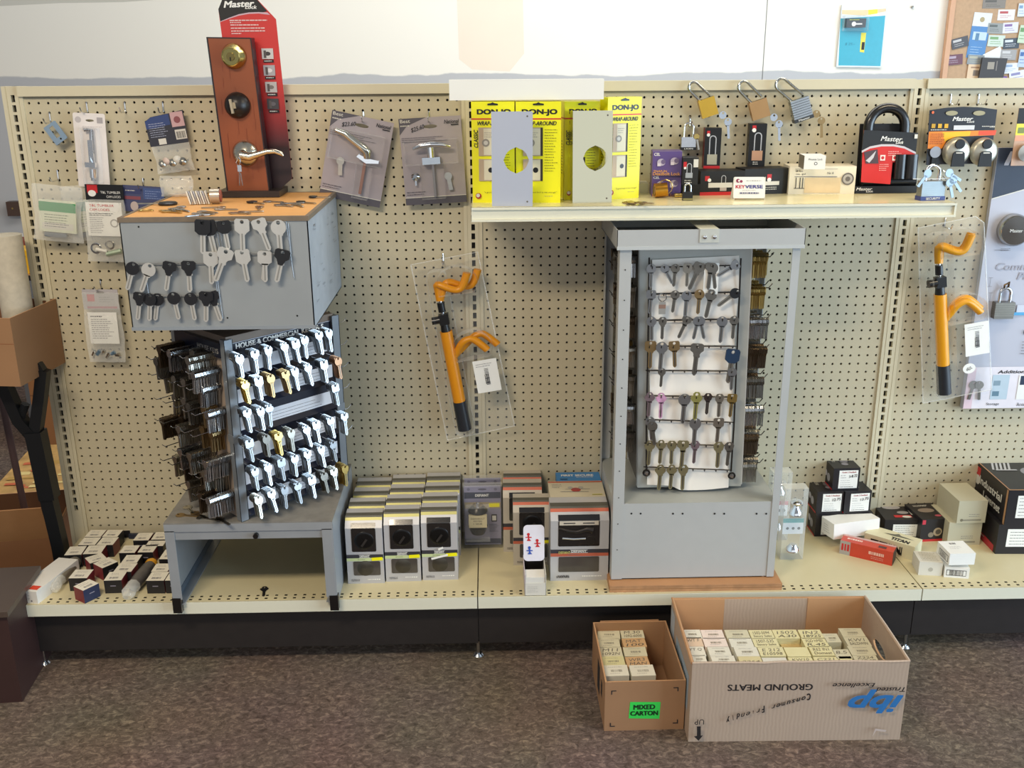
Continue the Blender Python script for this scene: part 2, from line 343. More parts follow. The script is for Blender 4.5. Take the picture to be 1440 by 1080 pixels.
for bi in range(3):
    X = XS[bi]; mb = sub(shelving)
    w0, w1 = (X-1.0, X+1.0)
    if bi == 0: w0 = X-1.1
    zt = 60.9
    for a_, b_ in ((w0, X-.2), (X+.2, w1)): mb.box(a_, -.22, 2, b_, 1.2, zt, PEG2)
    mb.box(X-.2, .3, 2, X+.2, 1.2, zt, DARK)
    z = zt-.9
    mb.box(X-.2, -.22, zt-.9+.02, X+.2, .1, zt, PEG2)
    while z > 12:
        mb.box(X-.2, -.22, z-1.0, X+.2, .1, z-.70, PEG2); z -= 1
    mb.box(X-.2, -.22, 2, X+.2, .1, z, PEG2)
    for e in (-.62, .62): mb.box(X+e-.02, -.25, 2, X+e+.02, -.2, zt, M('#b5ab8c'))
    mb.build('upright', shelving)
    mb = sub(shelving); mb.cyl((X-.1, -13.4, .25), (X-.1, -13.4, 2.2), .22, STEEL, 10); mb.cyl((X-.1, -13.4, 0), (X-.1, -13.4, .25), .6, STEEL, 14, .4)
    mb.box(X-.5, -13.9, 2, X+.6, -.3, 2.3, KICK); mb.build('levelling_foot', shelving)
mb = sub(shelving); mb.box(XS[0]-1, -14.5, 5.6, XS[0]-.2, 0, 7.3, KICK); mb.build('base_bracket', shelving)
ush = thing('upper_shelf', ((XS[1]+XS[2])/2, -6, SZ-1.38), 0, 'long cream metal shelf fixed to the pegboard, carrying yellow boxes and padlocks', 'shelf')
mb = MB(); mb.box(XS[1]+.05, -12, SZ-.25, XS[2]-.05, -.3, SZ, DECK, top=M('#e6dcae', .18, 0, .03, 10)); mb.box(XS[1]+.05, -12, SZ-1.35, XS[2]-.05, -11.85, SZ, LIP)
mb.box(XS[1]+.05, -12.25, SZ-.22, XS[2]-.05, -12, SZ, LIP); mb.box(XS[1]+.05, -12.25, SZ-1.38, XS[2]-.05, -12, SZ-1.16, LIP); mb.box(XS[2]-.25, -12.2, SZ-1.35, XS[2]-.05, -12, SZ, LIP)
for x in (XS[1]+.3, XS[2]-.5): mb.box(x, -11.8, SZ-1.2, x+.15, -.2, SZ-.25, LIP)
mb.build('shelf_board', ush)

# hooks in the pegboard
def peg_hook(u, v, L=2.2, Y=0, label=None):
    P = py(u, v, 0); mb = MB((P.x, 0, P.z))
    mb.tube([(0, .15, .02), (0, -.12, .02), (0, -.14, -.2), (0, -.14, -1.0)], .07, CHROME, 6)
    mb.tube([(0, -.14, -.95), (0, -L*.85, -.98), (0, -L, -.85), (0, -L-.25, -.45)], .07, CHROME, 6)
    return mb.build('pegboard_hook', label=label, cat='hook', group='wire hooks in the pegboard'), P
# ================= keys =================
def key_mesh(shape, head, blade=None, L=2.1, hw=.82, stub=0, t=.08):
    """hangs from its hole at the origin, facing -Y"""
    blade = blade or head; mb = MB(); h = hw/2
    if shape == 'round': out = [(x, y) for x, y in arc(0, -h*.72, h, -75, 255, 16)]
    elif shape == 'square': out = [(-h*.45, -h*1.7), (h*.45, -h*1.7), (h, -h*1.25), (h, h*.05), (h*.8, h*.3), (-h*.8, h*.3), (-h, h*.05), (-h, -h*1.25)][0:]
    elif shape == 'clover': out = [(-h*.3, -h*1.7), (h*.3, -h*1.7), (h*.75, -h*1.25), (h, -h*.9), (h*.95, -h*.45), (h*.6, -h*.3), (h*.62, h*.05), (h*.3, h*.34), (-h*.3, h*.34), (-h*.62, h*.05), (-h*.6, -h*.3), (-h*.95, -h*.45), (-h, -h*.9), (-h*.75, -h*1.25)]
    elif shape == 'hex': out = [(-h*.35, -h*1.65), (h*.35, -h*1.65), (h*.8, -h*1.15), (h*.98, -h*.3), (h*.5, h*.32), (-h*.5, h*.32), (-h*.98, -h*.3), (-h*.8, -h*1.15)]
    else: out = [(-h*.3, -h*1.8), (h*.3, -h*1.8), (h*.6, -h*1.1), (h, -h*.8), (h, h*.1), (h*.7, h*.32), (-h*.7, h*.32), (-h, h*.1), (-h, -h*.8), (-h*.6, -h*1.1)]
    hole = [(x, y) for x, y in arc(0, -h*.1, h*.27, 0, 324, 9)]
    mb.ext((0, t/2, 0), (1, 0, 0), (0, 0, 1), out, t*(1.9 if blade is not head else 1), head, hole=hole)
    y0 = -h*1.5; e = -L; w = hw*.17
    bl = [(-w*1.5, y0), (w*1.5, y0), (w*1.5, y0-.14), (w, y0-.2), (w, e+.16), (w*.3, e), (-w*.4, e), (-w, e+.14)]
    if stub:
        k = 5; bl = bl[:]; 
        for i in range(k): bl.append((-w*(1 if i % 2 else .55), e+.2+(i+.5)*(y0-.4-e)/k))
        bl.append((-w, y0-.2))
    else: bl.append((-w, y0-.2))
    mb.ext((0, t/2, 0), (1, 0, 0), (0, 0, 1), bl, t, blade)
    mb.box(-w*.25, -t*.75, e+.15, w*.25, -t/2, y0-.1, M('#77746c', .4, 1) if blade is not KWHITE else M('#9c9a94', .4, .5), back=None)
    return mb.mesh('key')
KM = {}
def key(shape, head, name, loc, rot, label, group, tilt=0, blade=None, L=2.1, hw=.82, stub=0, pitch=0, s=1):
    k = (shape, head.name, blade and blade.name, L, hw, stub)
    if k not in KM:
        KM[k] = key_mesh(shape, head, blade, L, hw, stub); KM[k].name = name
    o = bpy.data.objects.new(name, KM[k]); COL.objects.link(o)
    W = Matrix.Translation(Vector(loc)) @ rz(rot) @ Matrix.Rotation(math.radians(pitch), 4, 'X') @ Matrix.Rotation(math.radians(tilt), 4, 'Y') @ Matrix.Scale(s, 4)
    W.translation = W.translation*I; o.matrix_world = W; REG[o.name] = W; tag(o, label, 'key', group); return o
BLK_KEY = M('#1b1c20', .4, 0, .05)

# ================= wares hanging on the left bay =================
peg_hook(70, 159, 1.6, label='wire hook holding the small blue-grey strike plate, top left of the pegboard')
peg_hook(122, 144, 1.8, label='wire hook holding the white blister card of a toggle latch')
peg_hook(175.5, 144, 1.6, label='empty wire hook between the toggle latch card and the blue card bag')
peg_hook(229, 144, 1.6, label='wire hook holding the small bag with a torn blue header card')
peg_hook(81, 240, 2.0, label='wire hook holding the green-labelled bags at the left edge')
peg_hook(201, 251, 1.6, label='wire hook holding the blue header card behind the grey hood')
peg_hook(141, 392, 1.8, label='wire hook holding the bag of small fittings low on the left panel')
peg_hook(511, 157, 1.6, label='wire hook holding the tilted lever handle card')
peg_hook(603, 157, 1.6, label='wire hook holding the T-handle card beside the upper shelf')
peg_hook(623, 357, 1.8, label='wire hook holding the steering wheel lock in the centre')
peg_hook(1329, 307, 1.8, label='wire hook holding the steering wheel lock at the right')
peg_hook(1337, 133, 1.8, label='left of the two wire hooks holding the disc lock card')
peg_hook(1376, 133, 1.8, label='right of the two wire hooks holding the disc lock card')

def hang(u, v, Y, w, h, roll=0):
    """frame hung from image point (u,v): origin at that point, local x right, z up, -y to the viewer"""
    P = py(u, v, Y); return Matrix.Translation(P) @ Matrix.Rotation(math.radians(roll), 4, 'Y')
def rrect(x0, y0, x1, y1, r, n=4):
    return arc(x1-r, y0+r, r, -90, 0, n)+arc(x1-r, y1-r, r, 0, 90, n)+arc(x0+r, y1-r, r, 90, 180, n)+arc(x0+r, y0+r, r, 180, 270, n)

# strike plate
W = hang(71, 177, -1.2, 0, 0, -32)
mb = MB(mat=W); m = M('#93a9bd', .35, .4)
mb.ext((0, 0, 0), (1, 0, 0), (0, 0, 1), rrect(-.75, -1.9, .75, .2, .12), .1, m, hole=[(-.25, -1.35), (.25, -1.35), (.25, -.1), (-.25, -.1)])
mb.box(-.75, -.05, -1.9, -.6, .5, .2, m); mb.on((0, -.1, 0)).disc(.1, -1.6, .1, DARK)
mb.build('strike_plate', label='small blue-grey metal strike plate hanging tilted at the top left of the pegboard', cat='strike plate')
# blister card
W = hang(126, 166, -1.1, 0, 0, 3); t = thing('blister_pack', 0, 0, 'white blister card holding a chrome toggle latch, hanging on the left bay', 'hardware pack', mat=W)
mb = sub(t); mb.ext((0, 0, 0), (1, 0, 0), (0, 0, 1), rrect(-1.72, -7.15, 1.6, .5, .2), .05, M('#e6dfdb', .45), hole=[(.45*math.cos(a_)+0, .13*math.sin(a_)-.25) for a_ in [i*math.pi/5 for i in range(10)]])
p = mb.on((0, -.05, 0)); p.disc(-1.2, -.2, .32, M('#bdb6b6')); p.rect(.75, -.5, 1.35, .1, M('#a9a3a5')); p.lines(-.8, -.85, 2.2, 3, .14, M('#b0a8ac'), .04, 3)
mb.build('backing_card', t)
mb = sub(t); mb.tube([(-.5, -.4, -1.2), (.2, -.4, -1.15), (.2, -.45, -3.6)], .22, STEEL, 8); mb.box(-.15, -.75, -4.6, .35, -.3, -2.2, STEEL); mb.box(-.55, -.9, -5.0, .5, -.3, -4.5, CHROME)
mb.cyl((.1, -.5, -5.2), (.1, -.5, -6.1), .38, CHROME, 12); mb.cyl((.1, -.5, -5.9), (.1, -.5, -6.4), .28, STEEL, 12); mb.tube([(-.1, -.5, -3.4), (0, -.8, -4.2), (.25, -.8, -4.9)], .1, CHROME, 8)
mb.build('toggle_latch', t)
mb = sub(t); mb.box(-.8, -1.0, -6.7, .95, -.06, -.95, CLR, back=None); mb.build('plastic_blister', t, bev=.2)

def bag(mb, w, h, mat, seed, thick=.5, n=9, top=.1):
    r = random.Random(seed); vs = []; 
    for s_ in (-1, 1):
        for j in range(n+1):
            for i in range(n+1):
                a = i/n; b = j/n; bul = math.sin(math.pi*a)**.5*(top+(1-top)*b)*math.sin(math.pi*min(1, (1-b)*1.2+.05))**.5 if 0 < i < n and 0 < j < n else 0
                vs.append(((a-.5)*w*(1-.04*math.sin(7*b+seed))+r.uniform(-.05, .05), s_*bul*thick/2+r.uniform(-.04, .04), -b*h+r.uniform(-.05, .05)))
    k = (n+1)*(n+1); fs = []
    for j in range(n):
        for i in range(n):
            a = j*(n+1)+i; fs.append((a, a+n+1, a+n+2, a+1)); fs.append((k+a, k+a+1, k+a+n+2, k+a+n+1))
    mb.add(vs, fs, mat, True); return mb
# small bag with blue header card
W = hang(231, 172, -1.0, 0, 0, -7); t = thing('hardware_bag', 0, 0, 'small clear bag of knob parts under a blue header card, left of the door sample', 'hardware pack', mat=W)
mb = sub(t); mb.ext((0, 0, 0), (1, 0, 0), (0, 0, 1), [(-2.0, -2.3), (2.1, -2.3), (2.2, 1.0), (.7, .85), (-1.3, .7), (-2.0, .3)], .05, M('#33343f', .45)); p = mb.on((0, -.05, 0))
p.poly([(-2.0, -.5), (.6, -.3), (.6, .8), (-1.3, .68), (-2.0, .3)], M('#33467a')); p.rect(.75, -.6, 2.1, .9, M('#c9a3a6')); p.disc(1.4, .1, .35, M('#8a4f55')); p.rect(.9, -1.9, 2.05, -.9, WHT2); p.bars(1, -1.8, .95, .7, INK)
p.lines(-1.7, -.0, 2.1, 7, .22, M('#aab0c8'), .06, 5); p.rect(-1.0, -2.2, -.2, -1.6, WHT2); mb.build('header_card', t)
mb = sub(t); r_ = random.Random(2)
for i in range(5): mb.lathe([(0, 0), (.35, .05), (.42, .2), (.2, .4), (0, .42)], (-1.1+.55*i, -.2, -4.2+.3*(i % 2)), (r_.uniform(-.4, .4), -1, r_.uniform(-.3, .5)), (NICKEL, M('#d8c3b8', .5), NICKEL, WHT2, NICKEL)[i], 14)
mb.build('knob_parts', t)
mb = sub(t); mb.T = Matrix.Translation((0.1, 0, -2.2)); bag(mb, 3.9, 3.0, CLR2, 4, 1.0); mb.build('plastic_bag', t)
# green labelled bags
for i, (u, v, ro, lab, yy) in enumerate([(104, 262, -6, 'green-labelled plastic bag hanging behind and right of another one at the left edge', -.8), (80, 262, 6, 'plastic bag with green and white label, frontmost of two at the left edge', -1.8)]):
    W = hang(u, v, yy, 0, 0, ro); t = thing('parts_bag', 0, 0, lab, 'hardware pack', mat=W)
    w_ = 4.6 if i else 2.6
    mb = sub(t); mb.box(-w_*.42, -.15, -4.9, w_*.42, .1, -1.5, M('#dde0c8', .6)); p = mb.on((0, -.15, 0)); p.rect(-w_*.42, -2.7, w_*.42, -1.7, GRN if i else M('#2f8f86')); p.lines(-w_*.3, -3.0, w_*.6, 6, .28, M('#73806c'), .08, 7+i); p.rect(-w_*.36, -4.6, w_*.36, -3.9, WHT2); p.lines(-w_*.3, -4.0, w_*.6, 2, .25, INKG, .08, 4)
    mb.build('paper_insert', t)
    mb = sub(t); mb.box(-w_*.3, -.35, -5.4, w_*.2, 0, -4.95, M('#7d858f', .4, .5)); mb.build('wrapped_part', t)
    mb = sub(t); mb.T = Matrix.Translation((0, -.05, .1)); bag(mb, w_+.5, 6.0, CLR2, 9+i, 1.3, top=.25); mb.build('plastic_bag', t)
# tumbler camlock bag
W = hang(142, 262, -1.5, 0, 0, 2); t = thing('parts_bag', 0, 0, 'clear bag of cam locks under a black and red header card, beside the hood', 'hardware pack', mat=W)
mb = sub(t); mb.box(-1.7, -.05, -1.5, 2.3, .05, .2, BLK); p = mb.on((0, -.05, 0)); p.rect(-1.5, -.7, -.4, .15, RED); p.disc(-1.0, -.75, .42, WHT, .34); p.txt('T&L TUMBLER', -.1, -.75, 2.0, -.5, WHT); p.txt('CAM LOCKS', .5, -1.2, 2.0, -.95, WHT)
mb.build('header_card', t)
mb = sub(t); mb.box(-1.8, -.12, -5.3, 2.0, -.05, -1.7, PAPER); p = mb.on((0, -.12, 0)); p.txt('T&L TUMBLER', -1.4, -2.15, 1.2, -1.9, RED); p.txt('CAM LOCKS', -1.4, -2.6, .7, -2.35, RED); p.lines(-1.5, -2.85, 2.8, 2, .18, INK, .06, 3); p.lines(-1.5, -3.3, 1.6, 9, .2, INKG, .06, 8); p.disc(1.1, -3.9, .45, M('#aaa6a0')); p.disc(1.1, -3.9, .3, PAPER); mb.build('paper_insert', t)
mb = sub(t)
for cx_, cz_, r2, mm in ((-1.0, -6.6, .5, STEEL), (.5, -6.2, .42, NICKEL)):
    mb.tube([(cx_+r2*math.cos(a_), -.4, cz_+r2*math.sin(a_)) for a_ in [k*math.pi/9 for k in range(18)]], .13, mm, 6, closed=True)
mb.cyl((-1.0, -.5, -6.7), (.2, -.5, -6.9), .2, WHT2, 8); mb.cyl((.1, -.5, -7.2), (1.7, -.5, -6.8), .26, M('#a9b8a0', .4, .4), 8)
mb.build('cam_lock', t)
mb = sub(t); mb.T = Matrix.Translation((.1, -.1, -1.4)); bag(mb, 4.4, 6.7, CLR2, 3, 1.2); mb.build('plastic_bag', t)
# blue card behind
W = hang(200, 264, -1.0, 0, 0, 4); t = thing('parts_bag', 0, 0, 'blue header card mostly hidden behind the left corner of the grey hood', 'hardware pack', mat=W)
mb = sub(t); mb.box(-2.1, -.05, -2.6, 2.3, .02, .2, M('#4a4f74', .45)); p = mb.on((0, -.05, 0)); p.rect(.1, -1.2, 2.3, 0.0, M('#44598f')); p.lines(.3, -.3, 1.8, 4, .25, M('#8fa0cc'), .06, 3); p.rect(-1.9, -.7, -.1, -.2, M('#39406e')); p.rect(-1.9, -1.3, -.2, -.95, M('#8a4b58')); p.disc(-.9, -2.0, .42, M('#c9b9b5'), .5); p.lines(-1.8, -.3, 1.2, 1, .2, WHT2, .1, 9)
mb.build('header_card', t)
# low bag
W = hang(141, 410, -1.1, 0, 0, 1); t = thing('parts_bag', 0, 0, 'clear bag with grey and red header card and white sheet, low on the left pegboard', 'hardware pack', mat=W)
mb = sub(t); mb.box(-2.0, -.06, -2.0, 1.9, .04, .25, M('#b9b4b6', .5)); p = mb.on((0, -.06, 0)); p.rect(-1.5, -1.1, -.7, -.3, M('#c9223c')); p.lines(-.2, -.6, 1.8, 3, .25, INKG, .06, 2); p.rect(-1.6, -1.9, 1.7, -1.65, M('#b0526a')); p.disc(0, -.1, .45, M('#8f8b86'), .15)
mb.build('header_card', t)
mb = sub(t); mb.box(-1.6, -.3, -5.9, 1.6, -.25, -2.3, PAPER); p = mb.on((0, -.3, 0)); p.lines(-1.3, -2.7, 1.4, 1, .2, INK, .1, 4); p.lines(-1.3, -3.05, 2.5, 10, .24, INKG, .07, 6); mb.build('paper_insert', t)
mb = sub(t); r_ = random.Random(5)
for i in range(6): mb.cyl((-1.5+.5*i, -.3, -7.3+r_.uniform(-.2, .2)), (-1.2+.55*i, -.45, -6.9+r_.uniform(-.3, .3)), .22, (STEEL, M('#6f8ca6', .4, .5), NICKEL)[i % 3], 8)
mb.build('small_fittings', t)
mb = sub(t); mb.T = Matrix.Translation((0, -.15, -.1)); bag(mb, 4.1, 8.0, CLR2, 13, 1.2); mb.build('plastic_bag', t)

# handle cards
def handle_card(u, v, roll, label, lever):
    W = hang(u, v, -.9, 0, 0, roll); t = thing('handle_card', 0, 0, label, 'hardware pack', mat=W)
    mb = sub(t); body = M('#a29aa0', .45); x0, x1, y0, y1 = -3.3, 3.3, -8.2, .9
    hole = [(.75*math.cos(a_), .2*math.sin(a_)-.05) for a_ in [i*math.pi/6 for i in range(12)]]
    mb.ext((0, 0, 0), (1, 0, 0), (0, 0, 1), [(x0, y0), (x1, y0), (x1, y1), (x0, y1)], .06, body, hole=hole); p = mb.on((0, -.06, 0)); dk = M('#55525b')
    p.rect(x0, y0, x1, y0+.75, dk); p.poly([(x0, y1-1.7), (x0+.8, y1-.8), (x0+2.9, y1), (x0, y1)], dk); p.rect(x0, y0+.75, x1, y0+.82, WHT2)
    p.txt('Best', x0+.15, y1-.45, x0+1.2, y1-.1, WHT2, .02); p.lines(x0+.15, y1-.7, 1.0, 1, .2, WHT2, .12, 3)
    p.txt('$23.60' if lever else '$25.60', x0+1.2, y1-1.35, x0+2.7, y1-.85, INK, .02, .3, 14)
    p.txt('National', x1-1.8, y1-.75, x1-.25, y1-.35, INK, .03, .2); p.rect(x1-1.1, y1-.95, x1-.3, y1-.83, INK)
    p.lines(x0+.15, y1-2.0, 5, 3, .2, M('#6d6870'), .06, 7); p.lines(x0+.2, y0+1.4, 2.2, 2, .25, M('#5a5660'), .07, 8); mb.build('backing_card', t)
    if lever:
        mb = sub(t); mb.tube([(-2.5, -.9, -1.0), (-1.5, -1.0, -1.15), (-.3, -1.0, -1.75), (.6, -1.0, -2.2), (1.1, -.9, -2.5), (1.2, -.8, -3.2)], [.25, .38, .42, .5, .5, .38], M('#cfd0c6', .15, 1), 12); mb.build('lever_handle', t)
        mb = sub(t); mb.T = Matrix.Translation((1.15, -.7, -3.5)); mb.ext((0, .3, 0), (1, 0, 0), (0, 0, 1), [(-1.1, .25), (0, -.25), (1.3, 0), (1.3, .3), (0, .3), (-.9, .55)], .5, CHROME); mb.build('mounting_plate', t, bev=.08)
        mb = sub(t); mb.box(.85, -.6, -7.1, 1.15, -.3, -3.7, M('#9a6f60', .35, .5)); mb.build('square_spindle', t)
    else:
        mb = sub(t); mb.tube([(-2.0, -.9, -2.2), (-1.1, -1.0, -1.95), (0, -1.05, -1.85), (1.1, -1.0, -1.95), (2.0, -.9, -2.2)], [.15, .3, .34, .3, .15], CHROME, 12); mb.cyl((-.15, -.8, -2.1), (-.15, -.8, -3.2), .42, CHROME, 14); mb.build('t_handle', t)
        mb = sub(t); mb.box(-1.1, -1.0, -3.9, .8, -.3, -3.2, M('#c9d2da', .25, 1)); mb.build('mounting_plate', t, bev=.06)
        mb = sub(t); mb.box(-.15, -.6, -7.4, .1, -.35, -3.9, M('#8f8b8c', .3, .7)); mb.build('square_spindle', t)
        mb = sub(t); mb.lathe([(0, 0), (.35, .05), (.45, .25), (.2, .5), (0, .5)], (-2.0, -.2, -5.2), (0, -1, .2), CHROME, 12); mb.box(-2.1, -.5, -6.1, -1.9, -.4, -5.3, STEEL); mb.build('latch_screw', t)
    kx, kz = (-1.6, -4.0) if lever else (1.5, -5.2)
    mb = sub(t); mb.T = Matrix.Translation((kx, -.35, kz)) @ Matrix.Rotation(math.radians(-8), 4, 'Y')
    mb.lathe([(0, 0), (.42, 0), (.42, .12), (0, .12)], (0, 0, -.1), (0, -1, 0), NICKEL, 12); mb.box(-.22, -.1, -1.6, .22, 0, -.3, NICKEL); mb.build('key', t)
    mb = sub(t); mb.box(-2.9, -1.5, -3.9, 2.7, -.08, -.7 if lever else -1.4, CLR, back=None); mb.box(.2 if lever else -1.4, -1.0, -7.6, 1.9 if lever else 1.1, -.08, -3.9, CLR, back=None, top=None); mb.build('plastic_blister', t, bev=.35)
handle_card(509, 176, 12.5, 'grey blister card with a chrome lever handle and $23.60 handwritten, hanging tilted', True)
handle_card(605, 177, -3, 'grey blister card with a chrome T-handle and $25.60 handwritten, nearly straight', False)

# steering wheel locks
def steering_lock(u, v, roll, label, flip):
    W = hang(u, v, -2.2, 0, 0, roll) @ Matrix.Diagonal((1, 1, .83, 1)); t = thing('steering_wheel_lock', 0, 0, label, 'steering lock', mat=W)
    Y_ = M('#dc8e12', .35, 0, .03) if flip == 0 else M('#e09a16', .33, 0, .03)
    mb = sub(t); mb.cyl((0, 0, -9.3), (0, 0, -19.4), .7, Y_, 20); mb.build('locking_tube', t)
    mb = sub(t); mb.cyl((0, 0, -19.4), (0, 0, -23.6), .76, M('#23262c', .35), 20, .8); mb.build('rubber_grip', t)
    mb = sub(t); mb.cyl((0, 0, -4.2), (0, 0, -9.3), .2, CHROME, 12); mb.build('inner_rod', t)
    mb = sub(t); mb.cyl((0, 0, -5.3), (0, 0, -6.6), .42, BLK, 14); mb.box(-.5, -.5, -8.3, .6, .5, -6.9, BLK); mb.cyl((0, 0, -8.2), (0, 0, -9.4), .48, BLK, 14, .56); mb.cyl((-1.3, -.1, -7.6), (-.4, -.1, -7.6), .52, RUB, 14); mb.build('lock_head', t, bev=.05)
    for top in (1, 0):
        for s_ in (-.55, .55):
            mb = sub(t); y = -s_*.8-.1
            if top: pts = [(0, 0, -5.0), (0, 0, -3.3), (-.0, y*.6, -2.6), (1.1, y, -3.4), (2.0, y, -3.9), (2.7, y, -3.7), (3.5, y, -1.8)]
            else: pts = [(.2, 0, -13.2), (.9, y*.4, -12.2), (1.6, y, -11.0), (2.6, y, -10.6), (3.3, y, -11.3), (4.2, y, -12.6)]
            if s_ < 0: pts = [(a_+(1.2 if flip == 0 else .35)*min(1, i_/2), b_, c_+(.0 if top else .2)) for i_, (a_, b_, c_) in enumerate(pts)]
            # smooth
            q = [Vector(x) for x in pts]
            for _ in range(2):
                n_ = [q[0]]
                for i in range(len(q)-1): n_ += [q[i]*.75+q[i+1]*.25, q[i]*.25+q[i+1]*.75]
                n_.append(q[-1]); q = n_
            mb.tube(q, .45, Y_, 12); mb.build('wheel_hook', t)
    mb = sub(t); mb.T = Matrix.Translation((2.3, -.7, -13.9)) @ Matrix.Rotation(math.radians(-3-roll*.3), 4, 'Y'); mb.box(0, 0, -4.6, 2.7, .03, 0, PAPER); p = mb.on((0, 0, 0)); p.bars(1.1, -3.4, .55, 1.3, INK, 3, 3); 
    vs_ = random.Random(3)
    for i in range(12): p.rect(1.15, -1.3-i*.2, 1.6, -1.3-i*.2+vs_.uniform(.05, .13), INK)
    p.lines(.3, -.5, 2, 2, .3, INKG, .05, 4); mb.build('barcode_tag', t)
    if flip:
        mb = sub(t); mb.lathe([(0, 0), (.72, 0), (.72, .04), (0, .04)], (2.6, -.8, -20.2), (0, -1, 0), PAPER, 20); mb.on((2.6, -.85, -20.2)).txt('60-', -.35, -.25, .35, .25, INK, 0, .4, 10); mb.build('price_sticker', t)
    # clamshell: tray and raised dome
    x0, x1 = (-2.5, 5.4) if flip == 0 else (-2.2, 5.3)
    out = [(x0, -24.9), (x1+.5, -24.6), (x1+.1, -.8), (x1-.8, .2), (x0+.4, 0)] if flip else [(x0+.2, -25.1), (x1+.3, -24.6), (x1-.4, .4), (x0, .2)]
    mb = sub(t); mb.ext((0, .75, 0), (1, 0, 0), (0, 0, 1), out, .04, CLR)
    mb.T = Matrix.Identity(4)
    for pts in (rrect(-1.0, -24.2, 1.2, -.9, .8), arc(2.2, -3.0, 2.3, -40, 150, 10)+[(0, -4.3)], arc(2.6, -12.0, 2.3, -40, 150, 10)+[(.6, -13.6)]):
        n_ = len(pts); mb.add([(x, -1.0, z) for x, z in pts]+[(x*1.0, .7, z) for x, z in pts], [(i, (i+1) % n_, n_+(i+1) % n_, n_+i) for i in range(n_)], CLR, True)
    n_ = len(out); 
    for i in range(n_): a_ = out[i]; b_ = out[(i+1) % n_]; mb.tube([(a_[0], .7, a_[1]), (b_[0], .7, b_[1])], .07, CLR2, 5)
    mb.build('clamshell', t)
steering_lock(609, 371, -9, 'yellow steering wheel lock in a clear clamshell, hanging tilted by the middle upright', 0)
steering_lock(1318, 318, -9.5, 'yellow steering wheel lock in a clear clamshell with a round 60- sticker, right bay', 1)
# ================= left key rack: stand, turning rack, hood =================
HX0, HX1, HY0, HY1, HZ0, HZ1 = -33.4, -16.3, -18.5, -.4, 39.2, 49.75
ST = 18.2; SX0, SX1, SY0, SY1 = -33.55, -16.3, -16.5, -1.2
rack = thing('key_rack', (-25, -9, DZ), 0, 'tall blue-grey turning key rack with a boxy hood, standing on the left deck', 'key rack')
SM = M('#a0a5aa', .35, .25, .1, 12)
mb = sub(rack); mb.T = Matrix.Translation((25, 9, -DZ))
mb.box(SX0, SY0, ST-.15, SX1, SY1, ST, M('#8d8a84', .5, .2, .25, 30)); mb.box(SX0, SY0, ST-1.0, SX1, SY0+.12, ST-.15, SM); mb.box(SX0, SY1-.12, ST-1.0, SX1, SY1, ST-.15, SM)
mb.build('stand_top', rack, bev=.03)
for x0 in (SX0, SX1-.12):
    mb = sub(rack); mb.T = Matrix.Translation((25, 9, -DZ)); s_ = 1 if x0 == SX0 else -1
    mb.box(x0, SY0+.05, DZ+.02, x0+.12, SY1, ST-.15, SM); mb.box(min(x0, x0+s_*1.0), SY0, DZ+.8, max(x0, x0+s_*1.0)+.0, SY0+.1, ST-.9, SM)
    mb.box(min(x0, x0+s_*1.1), SY0+.3, DZ+.02, max(x0, x0+s_*1.1), SY1, DZ+.14, SM); mb.box(x0+s_*.13-.06, SY0+.2, DZ+.02, x0+s_*.13+.06, SY1, DZ+.9, M('#66717d', .4, .3)); sd_ = mb.build('stand_side', rack)
    mb = sub(rack); mb.T = Matrix.Translation((25, 9, -DZ)); xx = x0 if s_ > 0 else x0-.75+.12; mb.box(xx-.05, SY0-.1, DZ-.75, xx+.85, SY0+.6, DZ+1.0, RUB); mb.build('rubber_foot', sd_)
mb = sub(rack); mb.T = Matrix.Translation((25, 9, -DZ)); mb.box(SX0+.9, SY0+.15, ST-1.95, SX1-.9, SY0+.4, ST-1.05, SM); df_ = mb.build('drawer_front', rack, bev=.03)
mb = sub(rack); mb.T = Matrix.Translation((25, 9, -DZ)); mb.cyl((-24.2, SY0+.15, ST-1.5), (-24.2, SY0-.3, ST-1.5), .28, RUB, 12); mb.build('drawer_knob', df_)

RC = Vector((-25.5, -16.0, 0)); RA = math.atan2(.72, .69); RW = 13.0; LW = 9.3; RZ0, RZ1 = ST+.1, 37.2
RD = Vector((math.cos(RA), math.sin(RA), 0)); RN = Vector((math.sin(RA), -math.cos(RA), 0))      # along the right face / out of it
LD = Vector((-math.sin(RA), math.cos(RA), 0)); LN = -RD                                             # along the left face / out of it
def T0(mb): mb.T = Matrix.Translation((25, 9, -DZ)) @ Matrix.Translation(RC) @ rz(RA); return mb     # local x along right face, y along left face
mb = T0(sub(rack)); mb.box(.2, .2, RZ0+.3, RW-.2, LW-.2, RZ1-.3, M('#5b5048', .6, 0, .2)); mb.box(.1, .1, RZ0, RW-.1, LW-.1, RZ0+.3, SM); mb.box(0, 0, RZ1-.2, RW, LW, RZ1+.5, M('#7d6f63', .55, .1, .2, 20)); mb.cyl((RW/2, LW/2, RZ1+.4), (RW/2, LW/2, HZ0+.3), 3.4, M('#6d6258', .6), 20)
mb.build('rack_core', rack)
POST = M('#868d94', .35, .4, .08, 20)
for (x, y) in ((0, 0), (RW, 0), (0, LW), (RW, LW)):
    mb = T0(sub(rack)); mb.box(x-.42, y-.42, RZ0-.02, x+.42, y+.42, RZ1+.3, POST); mb.box(x-.5, y-.5, RZ0+8.6, x+.5, y+.5, RZ0+9.4, POST)
    for sx in (-.46, .46): mb.box(x+sx-.03, y-.43, RZ0, x+sx+.03, y-.38, RZ1+.3, DARK)
    mb.build('corner_post', rack)
